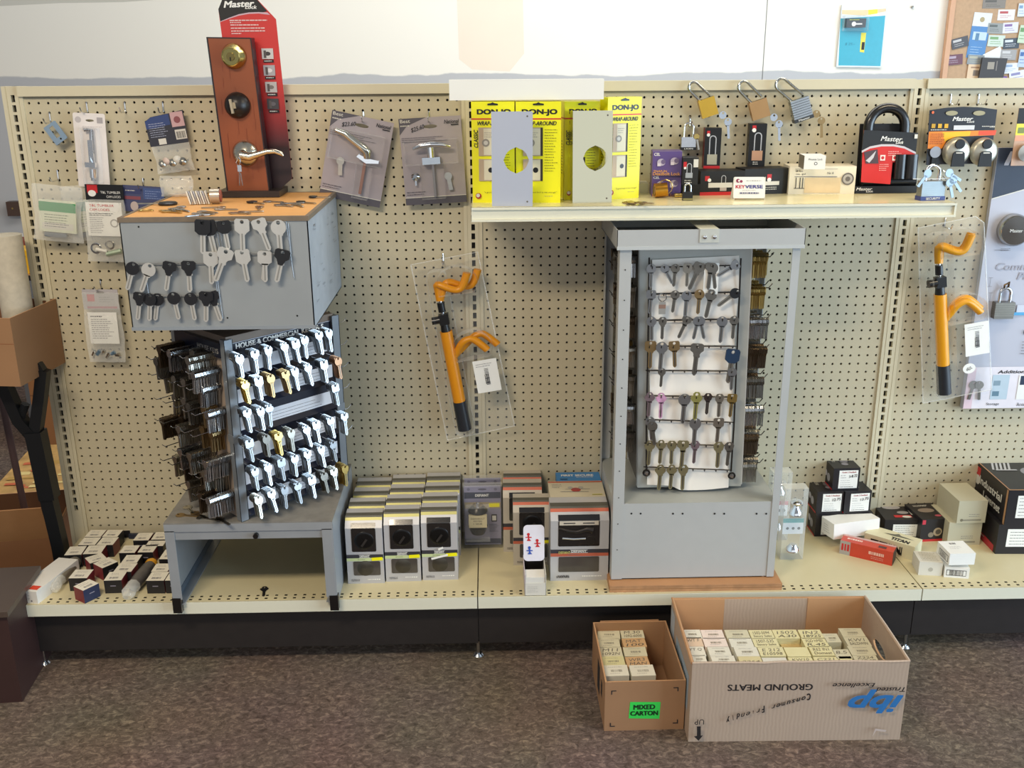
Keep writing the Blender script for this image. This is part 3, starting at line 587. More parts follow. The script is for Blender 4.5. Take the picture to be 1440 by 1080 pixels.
# right face: header strip, six label strips with dark rails
INKB = M('#171c2c', .3, 0, .05); LAB = M('#d9dbe2', .35)
rows_z = [35.0, 32.0, 29.1, 26.1, 23.2, 20.5]
mb = T0(sub(rack)); mb.box(.45, -.1, RZ0+.1, RW-.45, .15, RZ1-.2, INKB)
for z in rows_z:
    mb.add([(.5, -.12, z-1.2), (RW-.5, -.12, z-1.2), (RW-.5, -.55, z-1.7), (.5, -.55, z-1.7)], [(0, 3, 2, 1), (0, 1, 2, 3)], INKB)
p = mb.on((0, -.1, 0)); p.rect(.5, 36.95, RW-.5, 37.0, M('#c9ccd8')); p.txt('HOUSE & COMMERCIAL KEYS A-S', 1.0, 36.35, 11.6, 36.85, WHT, .15)
for i, z in enumerate(rows_z):
    p.rect(.6, z-1.2, RW-.6, z+.2, LAB); p.lines(6.5 if i != 2 else 3, z-.25, 5.5 if i != 2 else 8.5, 3, .35, INKG, .05, i, .2)
mb.build('label_panel', rack)
mb = T0(sub(rack)); mb.T = mb.T @ rz(math.radians(-90)) @ Matrix.Translation((-LW, 0, 0))
mb.box(.45, -.1, RZ0+.1, LW-.45, .15, RZ1-.2, M('#9a8a7c', .6)); mb.box(.45, -.5, RZ1-1.6, LW-.45, .1, RZ1-.1, INKB); p = mb.on((0, -.5, 0)); p.txt('HOUSE KEYS', 4.8, 36.0, 8.6, 36.5, M('#b9b6b0'), .02); mb.build('label_panel', rack)

# hood
mb = sub(rack); mb.T = Matrix.Translation((25, 9, -DZ))
mb.box(HX0, HY0, HZ0, HX1, HY0+.1, HZ1-.3, BLUEG); mb.box(HX0, HY0, HZ0, HX0+.1, HY1, HZ1-.3, BLUEG); mb.box(HX1-.1, HY0, HZ0, HX1, HY1, HZ1-.3, M('#9ba3ab', .5, 0, .12, 25)); mb.box(HX0, HY1-.1, HZ0, HX1, HY1, HZ1-.3, BLUEG); mb.box(HX0, HY0, HZ0, HX1, HY1, HZ0+.1, EDGE)
mb.box(HX0-.05, HY0-.06, HZ0-.05, HX1+.05, HY0+.1, HZ0+.28, M('#8d949b', .45, .1))
p = mb.on((0, HY0, 0))
for u, v in ((195, 319), (320, 447), (418, 444)): P_ = py(u, v, HY0); p.disc(P_.x, P_.z, .09, DARK, n=10)
pr_ = mb.on((HX1, 0, 0), (0, 1, 0), (0, 0, 1)); r_ = random.Random(3)
for i in range(34):
    y = r_.choice((-16.3, -12.5, -8, -4.5))+r_.uniform(-.7, .7); z = 41+r_.random()*7.5; pr_.rect(y, z, y+r_.uniform(.3, 1.4), z+.06, M('#7c828a', .6))
hood_ = mb.build('hood', rack)
mb = sub(rack); mb.T = Matrix.Translation((25, 9, -DZ)); mb.box(HX0+.2, HY0+.2, HZ1-.35, HX1-.2, HY1-.2, HZ1-.05, M('#dba361', .5, 0, .1, 9))
mb.build('wood_top', hood_)
mb = sub(rack); mb.T = Matrix.Translation((25, 9, -DZ))
for a_, b_ in (((HX0-.1, HY0-.1, HZ1-.45), (HX1+.1, HY0+.2, HZ1)), ((HX0-.1, HY0+.2, HZ1-.45), (HX0+.25, HY1-.25, HZ1)), ((HX1-.25, HY0+.2, HZ1-.45), (HX1+.1, HY1-.25, HZ1)), ((HX0-.1, HY1-.25, HZ1-.45), (HX1+.1, HY1, HZ1))): mb.box(*a_, *b_, EDGE)
mb.build('metal_edging', hood_)
# wire key holders on the hood front
YF = HY0-.15
def wires(mb, segs):
    for a_, b_, c_, d_ in segs: A_ = py(a_, b_, YF-.1); B_ = py(c_, d_, YF-.1); mb.T = Matrix.Translation((25, 9, -DZ)); mb.tube([A_, B_], .05, M('#8f9296', .45, .6), 6)
mb = sub(rack); wires(mb, [(283, 311, 402, 312), (303, 357, 408, 357), (303, 311, 313, 376), (307, 313, 316, 366), (402, 312, 413, 391), (405, 314, 409, 357)]); mb.build('wire_key_holder', hood_)
mb = sub(rack); wires(mb, [(180, 371, 288, 370), (190, 416, 308, 415), (206, 395, 209, 415), (303, 375, 313, 448), (301, 378, 306, 415)]); mb.build('wire_key_holder', hood_)

# keys on the hood front
hk = [(285, 312, 'square', 'B', 5, 'black-headed key hanging leftmost in the top row on the grey hood', 0, 1.25), (292, 313, 'square', 'B', -8, 'second black-headed key of the pair leftmost in the top row on the grey hood', .25, 1.25),
 (314, 313, 'square', 'B', -6, 'narrow black-headed key beside the black pair in the top row on the grey hood', 0, 1.05), (340, 311, 'square', 'W', 3, 'silver key with a rounded head hanging fourth in the top row on the grey hood', 0, 1.2),
 (363, 311, 'trap', 'W', -17, 'silver square-headed key tilted to the right in the top row on the grey hood', 0, 1.2), (391, 312, 'round', 'W', 0, 'teardrop-headed silver key at the right end of the top row on the hood', 0, 1.25),
 (296, 357, 'square', 'W', 3, 'silver key at the left end of the second row on the grey hood', 0, 1.2), (318, 353, 'trap', 'W', 24, 'thick silver key slanting to the left in the second row on the grey hood', -.1, 1.3),
 (340, 354, 'square', 'W', -6, 'silver key with a shaped head, third in the second row on the grey hood', 0, 1.2), (372, 356, 'square', 'W', 3, 'silver key with two blades, fourth in the second row on the grey hood', 0, 1.15), (374, 356, 'square', 'W', 10, 'silver key just behind the fourth key in the second row on the grey hood', .2, 1.1), (398, 354, 'trap', 'B', 16, 'black-headed key slanting at the right end of the second row on the grey hood', -.1, 1.25),
 (188, 371, 'round', 'B', 20, 'black-headed key at the left end of the third row on the grey hood', 0, 1.1), (211, 373, 'round', 'W', 24, 'silver key slanting to the left in the third row on the grey hood', 0, 1.15), (239, 371, 'trap', 'B', 14, 'black-headed key leaning left, third in the third row on the grey hood', 0, 1.1), (265, 370, 'trap', 'B', 3, 'black-headed key hanging straight at the right end of the third row on the grey hood', 0, 1.15),
 (197, 414, 'trap', 'B', 12, 'black-headed key at the left end of the bottom row on the grey hood', 0, 1.05), (211, 415, 'round', 'B', 8, 'black-headed key, front one of two overlapping in the bottom row on the hood', 0, 1.05), (222, 415, 'round', 'B', 12, 'black-headed key half hidden by its neighbour in the bottom row on the grey hood', .3, 1.05),
 (243, 413, 'round', 'B', -7, 'black-headed key alone in the middle of the bottom row on the grey hood', 0, 1.05), (267, 414, 'round', 'B', -5, 'black round-headed key next to last in the bottom row on the hood', 0, 1.05), (290, 413, 'trap', 'B', 6, 'black-headed key at the right end of the bottom row on the grey hood', 0, 1.15), (297, 413, 'trap', 'B', -14, 'key splayed behind the last one in the bottom row on the hood', .25, 1.15)]
for u, v, sh, c, ti, lab, dy, s_ in hk:
    P_ = py(u, v, YF-.35+dy); key(sh, BLK_KEY if c == 'B' else KWHITE, 'hanging_key', P_, 0, lab, 'keys hanging on the hood of the left rack', ti, blade=KWHITE, L=2.35, hw=1.12, s=s_)

# keys on the right face of the rack: image points of the front key heads
rk = [[(336, 500, 'S'), (358, 495, 'S'), (377, 489, 'S'), (399, 483, 'S'), (415, 480, 'S'), (428, 474, 'S'), (448, 469, 'S'), (462, 465, 'S')],
 [(344, 537, 'Y'), (363, 532, 'S'), (380, 528, 'B'), (401, 524, 'B'), (414, 519, 'S'), (432, 513, 'S'), (455, 509, 'S'), (475, 504, 'C')],
 [(347, 578, 'S'), (366, 575, 'S'), (378, 570, 'S'), (471, 542, 'S')],
 [(350, 620, 'S'), (374, 613, 'D'), (391, 611, 'Y'), (409, 606, 'N'), (430, 600, 'S'), (444, 594, 'S'), (464, 588, 'S'), (484, 583, 'S')],
 [(358, 660, 'S'), (376, 653, 'S'), (395, 647, 'S'), (414, 641, 'S'), (432, 636, 'S'), (451, 629, 'S'), (468, 622, 'S')],
 [(363, 699, 'N'), (381, 692, 'S'), (400, 686, 'S'), (418, 680, 'S'), (438, 672, 'S'), (455, 666, 'D'), (469, 661, 'N'), (485, 656, 'Y')]]
KC = {'S': M('#b2b6ba', .3, 1, .04, 90), 'Y': BRASS, 'B': BRASS2, 'C': M('#b38a6c', .35, 1), 'D': DULL, 'N': NICKEL}
KN = {'S': 'silver', 'Y': 'yellow brass', 'B': 'golden brass', 'C': 'copper-coloured', 'D': 'dull grey', 'N': 'tarnished nickel'}
SHP = ['round', 'clover', 'trap', 'square', 'hex']
rowname = ['top', 'second', 'third', 'fourth', 'fifth', 'bottom']
GRP = 'key blanks on the right face of the left rack'; OFF = 2.3
for ri, row in enumerate(rk):
    for ci, (u, v, c) in enumerate(row):
        P_ = pn(u, v, RC+RN*OFF, RN); n_ = 5 if (ri+ci) % 3 else 6
        sh = SHP[(ci*2+ri) % 5]; lab = '%s key blank, front of %s hook on the %s row of the left rack' % (KN[c], ORD[ci], rowname[ri])
        Hh = T0(sub(rack)); pl = P_-RC; lx, lz = pl.dot(RD), P_.z
        Hh.tube([(lx, -.1, lz+.15), (lx, -OFF-.1, lz+.05), (lx, -OFF-.3, lz+.25)], .05, STEEL, 5); Hh.build('wire_hook', rack)
        ti = R.uniform(-5, 5); pt_ = -R.uniform(6, 14)
        key(sh, KC[c], 'key_blank', P_, RA, lab, GRP, ti, hw=.95, L=2.25, pitch=pt_)
        for q in range(1, n_):
            o = key(sh, KC[c], 'key_blank', P_-RN*(.12+.21*q)+Vector((0, 0, .01*q)), RA, 'key blank stacked behind the front one on the %s row of the left rack' % rowname[ri], GRP+', %s row' % rowname[ri], ti+R.uniform(-3, 3), hw=.95, L=2.25, pitch=pt_)
            if q >= 4: pass
# left face: bunches of blanks beyond counting, one object, and the hooks they hang on
km = {}
def key_pile(spots, label, group=None):
    """spots = (point, turn, count, direction, material, shape)"""
    mb = MB()
    for P_, yaw, n_, D_, mat, sh in spots:
        tl = R.uniform(-5, 5)
        for q in range(n_):
            mb.T = Matrix.Translation(Vector(P_)+Vector(D_)*(.16*q)) @ rz(yaw) @ Matrix.Rotation(math.radians(tl+R.uniform(-4, 4)), 4, 'Y')
            h = .47
            out = [(-h*.3, -h*1.8), (h*.3, -h*1.8), (h*.6, -h*1.1), (h, -h*.8), (h, h*.1), (h*.7, h*.32), (-h*.7, h*.32), (-h, h*.1), (-h, -h*.8), (-h*.6, -h*1.1)] if sh else [(x, y) for x, y in arc(0, -h*.72, h, -75, 255, 9)]
            mb.ext((0, .045, 0), (1, 0, 0), (0, 0, 1), out, .09, mat); w_ = h*.34; mb.box(-w_, -.045, -2.2, w_, .045, -h*1.5, mat)
    return mb.build('key_blanks', label=label, cat='keys', group=group, kind='stuff')
spots = []
lrows = [(36.0, [2, 3.6, 5.4, 7.4]), (34.6, [1.2, 8.4]), (32.9, [1.4, 3.0, 4.8, 6.6, 8.6]), (30.4, [.9, 2.6, 4.4, 6.4, 8.2]), (28.0, [1.6, 3.3, 5.4, 7.4, 8.6]), (25.4, [.8, 3.8, 5.6, 7.6]), (23.6, [1.5, 2.8, 4.6, 6.6, 8.4]), (21.4, [1.0, 2.6, 4.4, 6.2])]
for z, ss in lrows:
    for s_ in ss:
        n_ = R.choice((9, 13, 18)); c_ = R.choice((NICKEL, DULL, BRONZE, NICKEL, STEEL, BRASS2, BRONZE)) if s_ > 1.3 else STEEL
        P_ = RC+LD*s_+LN*(.4)+Vector((0, 0, z)); spots.append((P_, RA-math.pi/2, n_, LN, c_, R.random() < .5))
        Hh = T0(sub(rack)); Hh.tube([(.0, s_, z+.1), (-3.6, s_, z+.02), (-3.9, s_, z+.3)], .05, STEEL, 5); Hh.build('wire_hook', rack)
key_pile(spots, 'dense bunches of tarnished key blanks bristling from the left face of the left rack')
# stray hooks on the far right edge
for z in (36.0, 33.5, 31, 28.5, 26, 23.5):
    Hh = T0(sub(rack)); Hh.tube([(RW+.1, 1.5, z), (RW+2.4, 1.5, z+.0), (RW+2.9, 1.5, z+.35)], .05, STEEL, 5); Hh.build('wire_hook', rack)
# loose keys on the stand top, left corner
for i, (x, y, a_) in enumerate(((-32.3, -12.5, .6), (-31.2, -14.0, .9), (-30.2, -15.2, 1.2), (-29.0, -14.6, .7), (-32.6, -14.6, 1.4), (-28.2, -15.6, .8))):
    key(SHP[i % 5], (NICKEL, BRASS2, DULL)[i % 3], 'loose_key', (x, y, ST+.06+.0*i), a_, 'loose key lying on the left corner of the rack stand, %s from the left' % ORD[[1, 2, 3, 4, 0, 5][i]], 'loose keys on the rack stand', pitch=-90, hw=.95, L=2.3)

# things on the wood top of the hood
HT_ = HZ1+.0
base = pz(306, 278, HT_); b2 = pz(392, 278, HT_); 
t = thing('door_lock_sample', (0, 0, 0), 0, 'cherry door sample with deadbolt, knob and lever before a red card, on the grey hood', 'lock display', mat=Matrix.Translation(Vector((base.x, base.y, HT_))))
def lp(u, v, Y): q = py(u, v, base.y+Y); return (q.x-base.x, q.z-HT_)
wd = (b2.x-base.x)
mb = sub(t); mb.box(0, 0, 0, wd, 4.6, .62, M('#2a211f', .4)); mb.build('base', t, bev=.05)
WOOD = M('#8c4826', .4, 0, .3, 6)
YF2 = .8
face = [lp(290, 52, YF2), lp(353, 53, YF2), lp(379, 268, YF2), lp(319, 270, YF2)]
face = [(x, max(z, .62)) for x, z in face]
mb = sub(t); mb.ext((0, YF2+1.5, 0), (1, 0, 0), (0, 0, 1), face, 1.5, WOOD, side=M('#241c1e', .3)); 
p = mb.on((0, YF2, 0)); f_ = face; e_ = .16
p.poly([f_[3], (f_[3][0]+e_, f_[3][1]), (f_[0][0]+e_, f_[0][1]), f_[0]], M('#20181a', .3)); p.poly([f_[0], (f_[0][0], f_[0][1]-.12), (f_[1][0], f_[1][1]-.12), f_[1]], M('#20181a', .3)); p.poly([(f_[2][0]-.1, f_[2][1]), f_[2], f_[1], (f_[1][0]-.1, f_[1][1])], M('#20181a', .3))
r_ = random.Random(8)
for i in range(16):
    x = f_[3][0]+.4+r_.random()*3.6; z = r_.uniform(.8, 13); l = r_.uniform(.8, 2.5); k_ = (f_[0][0]-f_[3][0])/(f_[0][1]-f_[3][1]); x2 = x+k_*z
    p.face([(x2, z), (x2+.035, z), (x2+k_*l+.1, z+l), (x2+k_*l+.07, z+l)], [(0, 1, 2, 3)], M('#7a3620', .4))
mb.build('door_panel', t)
# backing card
YB = 3.0
cp = [lp(x, y, YB) for x, y in ((396, 266), (411, 251), (403, 170), (388, 27), (357, -6), (345, -16), (318, -14), (307, 13), (312, 50), (322, 130), (340, 268))]
cp = [(x, max(z, .6)) for x, z in cp]
mb = sub(t); mb.ext((0, YB+.08, 0), (1, 0, 0), (0, 0, 1), cp, .08, M('#b3262a', .35)); p = mb.on((0, YB, 0))
q = lambda u, v: lp(u, v, YB)
REDM = bpy.data.materials.new('red_to_black_print'); REDM.use_nodes = True; nt = REDM.node_tree; b__ = nt.nodes['Principled BSDF']; b__.inputs['Roughness'].default_value = .35
tc = nt.nodes.new('ShaderNodeTexCoord'); sp = nt.nodes.new('ShaderNodeSeparateXYZ'); nt.links.new(tc.outputs['Object'], sp.inputs[0]); mr = nt.nodes.new('ShaderNodeMapRange'); mr.inputs[1].default_value = .12; mr.inputs[2].default_value = .30; nt.links.new(sp.outputs['Z'], mr.inputs[0])
cr = nt.nodes.new('ShaderNodeValToRGB'); cr.color_ramp.elements[0].color = lin('#2a1a1e'); cr.color_ramp.elements[1].color = lin('#c8302c'); nt.links.new(mr.outputs[0], cr.inputs[0]); nt.links.new(cr.outputs[0], b__.inputs['Base Color'])
p.poly(cp, REDM)
top_ = [q(312, 30), q(322, 25), q(336, 20), q(350, 18), q(366, 18), q(376, 16), q(357, -6), q(345, -16), q(318, -14), q(307, 13), q(310, 30)]
p.poly(top_, BLKM)
arcp = [q(310, 30), q(322, 25), q(336, 20), q(350, 17.5), q(364, 17), q(376, 17.5)]; arc2 = [q(380, 21), q(364, 19), q(350, 19.5), q(336, 22), q(322, 26.5), q(310, 31)]
p.poly(arcp+arc2, M('#c9a9b4'))
a_ = q(315, 10); b_ = q(357, 1); p.txt('Master', a_[0], a_[1], b_[0], b_[1], WHT, .15, .25, 2); a_ = q(345, 12.5); b_ = q(361, 7.5); p.txt('Lock', a_[0], a_[1], b_[0], b_[1], WHT, .12, .25)
for k_, (l_) in enumerate((56, 16, 42, 50, 50, 15)): a_ = q(323+k_*.6, 28+[0, 3, 6.5, 11, 15, 18.5][k_]); p.lines(a_[0], a_[1], l_/14.5, 1, 1, M('#e8c8c4'), .1, k_, .02)
for k_ in range(4):
    u = 369+k_*2.6; v = 68+k_*23.5; a_ = q(u, v+15); b_ = q(u+15, v); p.rect(a_[0], a_[1], b_[0], b_[1], (M('#c9c6c4'), M('#a7a3a8'), M('#b5b0b0'), M('#3c3a40'))[k_]); p.disc((a_[0]+b_[0])/2, (a_[1]+b_[1])/2, .3, (M('#3a3638'), M('#d8d5d6'), M('#77706c'), M('#5c5960'))[k_], .2); p.rect(a_[0]+.2, a_[1]+.1, a_[0]+.45, b_[1]-.2, M('#57504f')); a_ = q(u+2, v+20); b_ = q(u+16, v+16); p.rect(a_[0], a_[1], b_[0], b_[1], BLK); p.lines(a_[0]+.1, b_[1]-.08, .8, 1, 1, WHT, .08, 3, .05)
mb.build('backing_card', t)
def onf(u, v): a_ = lp(u, v, YF2); return (a_[0], YF2, a_[1])
c_ = onf(329, 79); mb = sub(t); mb.lathe([(1.25, 0), (1.25, .12), (1.15, .35), (.95, .95), (.85, 1.0), (.82, .95), (0, .95)], c_, (-.12, -1, -.05), M('#cfc07c', .22, 1, .03), 32); mb.lathe([(.42, .96), (.42, 1.04), (0, 1.04)], c_, (-.12, -1, -.05), M('#b5a268', .25, 1), 20); mb.box(c_[0]-.17, c_[1]-1.12, c_[2]-.45, c_[0]-.11, c_[1]-1.0, c_[2]-.1, DARK); mb.build('deadbolt', t)
c_ = onf(334.5, 148); mb = sub(t); mb.lathe([(1.3, 0), (1.32, .15), (1.25, .45), (1.0, .9), (.6, 1.2), (.3, 1.28), (0, 1.3)], c_, (-.05, -1, -.02), M('#1b1514', .38, .1), 32); dk_ = mb.build('dark_knob', t)
mb = sub(t); mb.T = Matrix.Translation((c_[0]-.3, c_[1]-1.35, c_[2])) @ Matrix.Rotation(math.radians(-7), 4, 'Y'); mb.box(-.12, -.25, -.75, .12, .1, .65, M('#b5a890', .4, .6)); mb.box(0, -.1, -.3, .4, .1, .3, M('#a89a80', .4, .6)); mb.build('thumb_turn', dk_, bev=.08)
c_ = onf(345, 216); mb = sub(t); mb.lathe([(1.35, 0), (1.35, .1), (1.2, .4), (.5, .75), (.45, 1.4), (.42, 1.6), (0, 1.6)], c_, (-.1, -1, -.03), M('#cfc9b8', .22, 1, .02), 32)
x, y, z = c_[0]-.15, c_[1]-1.35, c_[2]-.05; mb.tube([(x, y, z), (x+.9, y-.1, z-.15), (x+1.8, y-.05, z+.1), (x+2.7, y, z+.35), (x+3.5, y+.05, z+.35), (x+4.1, y+.1, z+.1), (x+4.3, y+.1, z-.1)], [.45, .42, .33, .28, .25, .24, .1], M('#d8d2c0', .2, 1, .02), 12); lh_ = mb.build('lever_handle', t)
mb = sub(t); mb.tube([(x-.1, y-.35, z-.1), (x-.45, y-.4, z-.7), (x-.2, y-.4, z-1.1), (x-.0, y-.4, z-.6), (x-.1, y-.35, z-.1)], .04, STEEL, 5); mb.box(x-.35, y-.45, z-1.6, x+.05, y-.35, z-.95, STEEL); mb.tube([(x-.2, y-.4, z-1.6), (x-.3, y-.4, z-3.0), (x-.0, y-.4, z-3.0), (x-.1, y-.4, z-1.7)], .05, STEEL, 5); mb.build('hanging_keys', lh_)

# loose stuff on the wood top
top_keys = [(205, 296, 'ring', 20), (232, 297, 'Y', 60), (226, 296, 'Y', 80), (243, 293, 'N', 20), (258, 290, 'S', -20), (252, 294, 'S', 40), (272, 300, 'S', 75), (282, 297, 'S', 60), (292, 301, 'S', -50), (304, 294, 'S', 80), (316, 291, 'N', -80), (324, 299, 'N', 70), (337, 298, 'N', 100), (352, 284, 'K', 50), (372, 283, 'S', 70), (365, 290, 'N', 10), (388, 288, 'S', 60), (396, 286, 'S', 100), (420, 284, 'K', 60), (415, 287, 'N', 30), (436, 277, 'K', 80)]
words = ['wire ring lying at the front left corner of the wood top on the hood']
for i, (u, v, c, a_) in enumerate(sorted(top_keys)):
    P_ = pz(u, v, HT_+.05); 
    if P_.y > HY1-1 or P_.x > HX1-.5: continue
    if c == 'ring':
        mb = MB(P_); mb.tube([(.7*math.cos(k_*.45), .5*math.sin(k_*.45), 0) for k_ in range(14)], .05, BRASS, 5, closed=True); mb.build('key_ring', label=words[0], cat='key ring'); continue
    head = BLK_KEY if c == 'K' else KC[c]; nm = 'black-headed' if c == 'K' else KN[c]
    key(SHP[i % 5], head, 'loose_key', P_+Vector((0, 0, .0)), math.radians(a_), '%s key lying on the wood top of the hood, %s from the left' % (nm, (ORD+['thirteenth', 'fourteenth', 'fifteenth', 'sixteenth', 'seventeenth', 'eighteenth', 'nineteenth', 'twentieth', 'twenty-first'])[i-1]), 'loose keys on the hood', blade=NICKEL if c == 'K' else None, pitch=-90, hw=.9, L=2.2)
P_ = pz(236, 286, HT_+.1); mb = MB(P_); mb.lathe([(0, 0), (.9, 0), (.95, .12), (.8, .25), (0, .28)], (0, 0, -.1), (0, 0, 1), BLK_KEY, 20); mb.box(-3.0, -.12, -.05, -.7, .12, .05, NICKEL); mb.build('loose_key', label='key with a large oval black head lying at the left back of the wood top', cat='key')
P_ = pz(268, 287, HT_); mb = MB(P_, .12)
for i in range(9): mb.T = Matrix.Translation((i*.22, 0, 0)) @ Matrix.Rotation(math.radians(-14), 4, 'Y'); mb.ext((0, .3, 0), (1, 0, 0), (0, 0, 1), [(0, 0), (.14, 0), (.14, 1.3), (0, 1.3)], .6, (WHT2, STEEL)[i % 2])
mb.T = Matrix.Identity(4); mb.cyl((2.0, 0, .75), (2.9, 0, .75), .72, M('#b9ac9c', .3, .6), 20); mb.cyl((2.9, 0, .75), (3.05, 0, .75), .6, M('#8a4a3a'), 16)
mb.build('code_disc_roll', label='ribbed white and silver roll lying on its side left of the door sample base', cat='roll')
P_ = pz(250, 276, HT_); mb = MB((P_.x, P_.y, P_.z)); mb.T = Matrix.Translation((0, 0, 2.1)) ; bag(mb, 3.4, 2.1, CLR2, 21, 1.6, top=.4); mb.build('plastic_bag', label='crumpled clear plastic bag standing at the back left of the wood top', cat='bag')
# one key lying on the deck inside the stand
P_ = pz(372, 826, DZ+.05); key('clover', BLK_KEY, 'loose_key', P_, .15, 'small dark key lying alone on the deck under the rack stand', None, pitch=-88, hw=.9, L=1.9)
# ================= centre key cabinet =================
CB0, CB1, CF0, CF1 = 13.0, 30.7, -13.9, -1.0; CZ0, CZ1 = DZ+.8, 18.35; CT = 47.45
mb = MB((12.7, -15.2, DZ), -.006); mb.box(0, 0, .01, 18.6, 14.4, .78, M('#b5845a', .6, 0, .15, 10), front=M('#b98a62', .65, 0, .3, 40)); p = mb.on((0, 0, 0))
p.rect(0, .34, 18.6, .4, M('#95693f')); p.rect(0, .6, 18.6, .64, M('#a57a50')); mb.build('plywood_board', label='reddish plywood board lying under the grey key cabinet on the deck', cat='board')
cab = thing('key_cabinet', ((CB0+CB1)/2, (CF0+CF1)/2, CZ0), 0, 'open grey steel cabinet holding a turning rack of keys, under the upper shelf', 'key cabinet')
def CM(par=cab): mb = sub(par); mb.T = Matrix.Translation((-(CB0+CB1)/2, -(CF0+CF1)/2, -CZ0)); return mb
G1 = M('#b7b9b8', .42, .1, .03, 25)
mb = CM(); mb.box(CB0+.1, CF0+.05, CZ0+.15, CB1-.1, CF1, CZ1, G1, top=M('#a9aca8', .4, .1, .1, 8)); p = mb.on((0, CF0+.05, 0))
for u in (888, 901, 946.5, 960, 1005, 1018.5, 1064, 1077.5): a_ = py(u, 722.5, CF0); p.disc(a_.x, a_.z, .11, DARK, n=12)
mb.box(CB0+.3, CF0+.2, CZ0, CB1-.4, CF1-.2, CZ0+.15, DARK); mb.cyl((CB1-1.1, CF0+.25, CZ0), (CB1-1.1, CF0+.25, CZ0+.2), .15, STEEL, 8)
mb.build('cabinet_base', cab, bev=.04)
for x, sx in ((CB0, 1), (CB1, -1)):
    for y, sy in ((CF0, 1), (CF1, -1)):
        mb = CM(); w_ = 1.15 if x == CB0 else .75
        mb.box(min(x, x+sx*w_), y-.04, CZ0+.1, max(x, x+sx*w_), y+.04, CT-1.9, G1); mb.box(x-.04, min(y, y+sy*1.3), CZ0+.1, x+.04, max(y, y+sy*1.3), CT-1.9, G1)
        p = mb.on((0, y-.04, 0))
        if sy > 0 and sx > 0:
            for k_ in range(11): p.disc(x+.55, 13+k_*3.05, .07, DARK, n=8)
        if sx < 0:
            pr_ = mb.on((x-.04, 0, 0), (0, -1, 0), (0, 0, 1))
            for k_ in range(11): pr_.disc(-(y+sy*.7), 13+k_*3.05, .06, WHT, n=8)
        mb.build('corner_upright', cab)
mb = CM(); x0, x1, y0, y1 = CB0-.35, CB1+.3, CF0-.35, CF1+.3
for a_ in ((x0, y0, CT-1.9, x1, y0+.06, CT), (x0, y1-.06, CT-1.9, x1, y1, CT), (x0, y0, CT-1.9, x0+.06, y1, CT), (x1-.06, y0, CT-1.9, x1, y1, CT)): mb.box(*a_, G1)
mb.box(x0, y0, CT-1.95, x1, y0+.5, CT-1.88, G1); mb.box(x0, y0-.05, CT-1.95, x1, y0+.02, CT-1.6, M('#c0c4c4', .4, .1)); mb.box(x0, y0, CT-1.95, x1, y1, CT-1.85, M('#6d7074', .5))
mb.build('top_tray', cab, bev=.03)
mb = CM(); cx_ = 21.6; mb.box(cx_-.95, y0-.08, CT-1.3, cx_+.95, y0, CT+.04, M('#c3c5bd', .4, .1)); mb.box(cx_-.95, y0, CT-.06, cx_+.95, y1, CT+.02, M('#c9c7b4', .35, .1)); mb.build('cross_strap', cab, bev=.03)
for dx in (-.45, .5):
    mb = CM(); mb.lathe([(.2, 0), (.18, .1), (0, .14)], (cx_+dx, y0-.08, CT-.75), (0, -1, 0), CHROME, 12); mb.build('screw', cab)
# turning rack inside
P0 = Vector((15.75, -10.6, 0)); PR = 11.35
rot = MB(mat=Matrix.Translation((15.75, -10.6, 18.0)))
def RM(): mb = sub(cab); mb.T = Matrix.Translation((-(CB0+CB1)/2, -(CF0+CF1)/2, -CZ0)) @ Matrix.Translation((15.75, -10.6, 0)) @ Matrix.Shear('XY', 4, (0, 0)); return mb
tl = Matrix.Identity(4); tl[0][2] = -.022                      # the turning rack leans a touch
def RM():
    mb = sub(cab); mb.T = Matrix.Translation((-(CB0+CB1)/2, -(CF0+CF1)/2, -CZ0)) @ Matrix.Translation((15.75, -10.6, 31)) @ tl @ Matrix.Translation((0, 0, -31)); return mb
RZA, RZB = 18.75, 45.0
mb = RM(); mb.box(0, 0, RZA, PR, .25, RZB, M('#b3b4ae', .45, .1, .05, 20)); mb.box(0, 8.2, RZA, PR, 8.45, RZB, G1); mb.box(.1, .2, RZA+.3, PR-.1, 8.3, RZB-.2, M('#5d5c5a', .6, 0, .2)); mb.box(-.12, 0, RZA+.2, 0, .2, RZB, M('#8d8d8a', .4, .3)); mb.box(PR, 0, RZA+.2, PR+.1, .2, RZB, M('#d0d0cc', .4, .3))
mb.cyl((PR/2, 4, RZB), (PR/2, 4, CT-1.8), .5, G1, 12); mb.cyl((PR/2, 4, CZ1), (PR/2, 4, RZA), .5, G1, 12); mb.box(4.9, -.15, RZA-.35, 7.2, .2, RZA-.02, STEEL); mb.box(5.1, -.2, RZA-.28, 7.0, -.15, RZA-.1, DARK)
rotor = mb.build('turning_rack', cab)
SH = M('#e9e3da', .7, 0, .04, 6, .15)
def rp(u, v, Y=-10.75): return py(u, v, Y)
rails = [((916, 376), (1042, 373)), ((915, 414), (1042, 411)), ((914, 451), (1038, 449)), ((912, 487), (1036, 487)), ((912, 521), (1034, 522)), ((912, 556.5), (1034, 558.5)), ((910, 590), (1032, 594)), ((910, 623), (1031, 627)), ((909, 656.5), (1028, 661))]
def WM(par=cab): mb = sub(par); mb.T = mb.W.inverted(); return mb      # draw in room inches
tops = [(925, 360)] + [None]*8
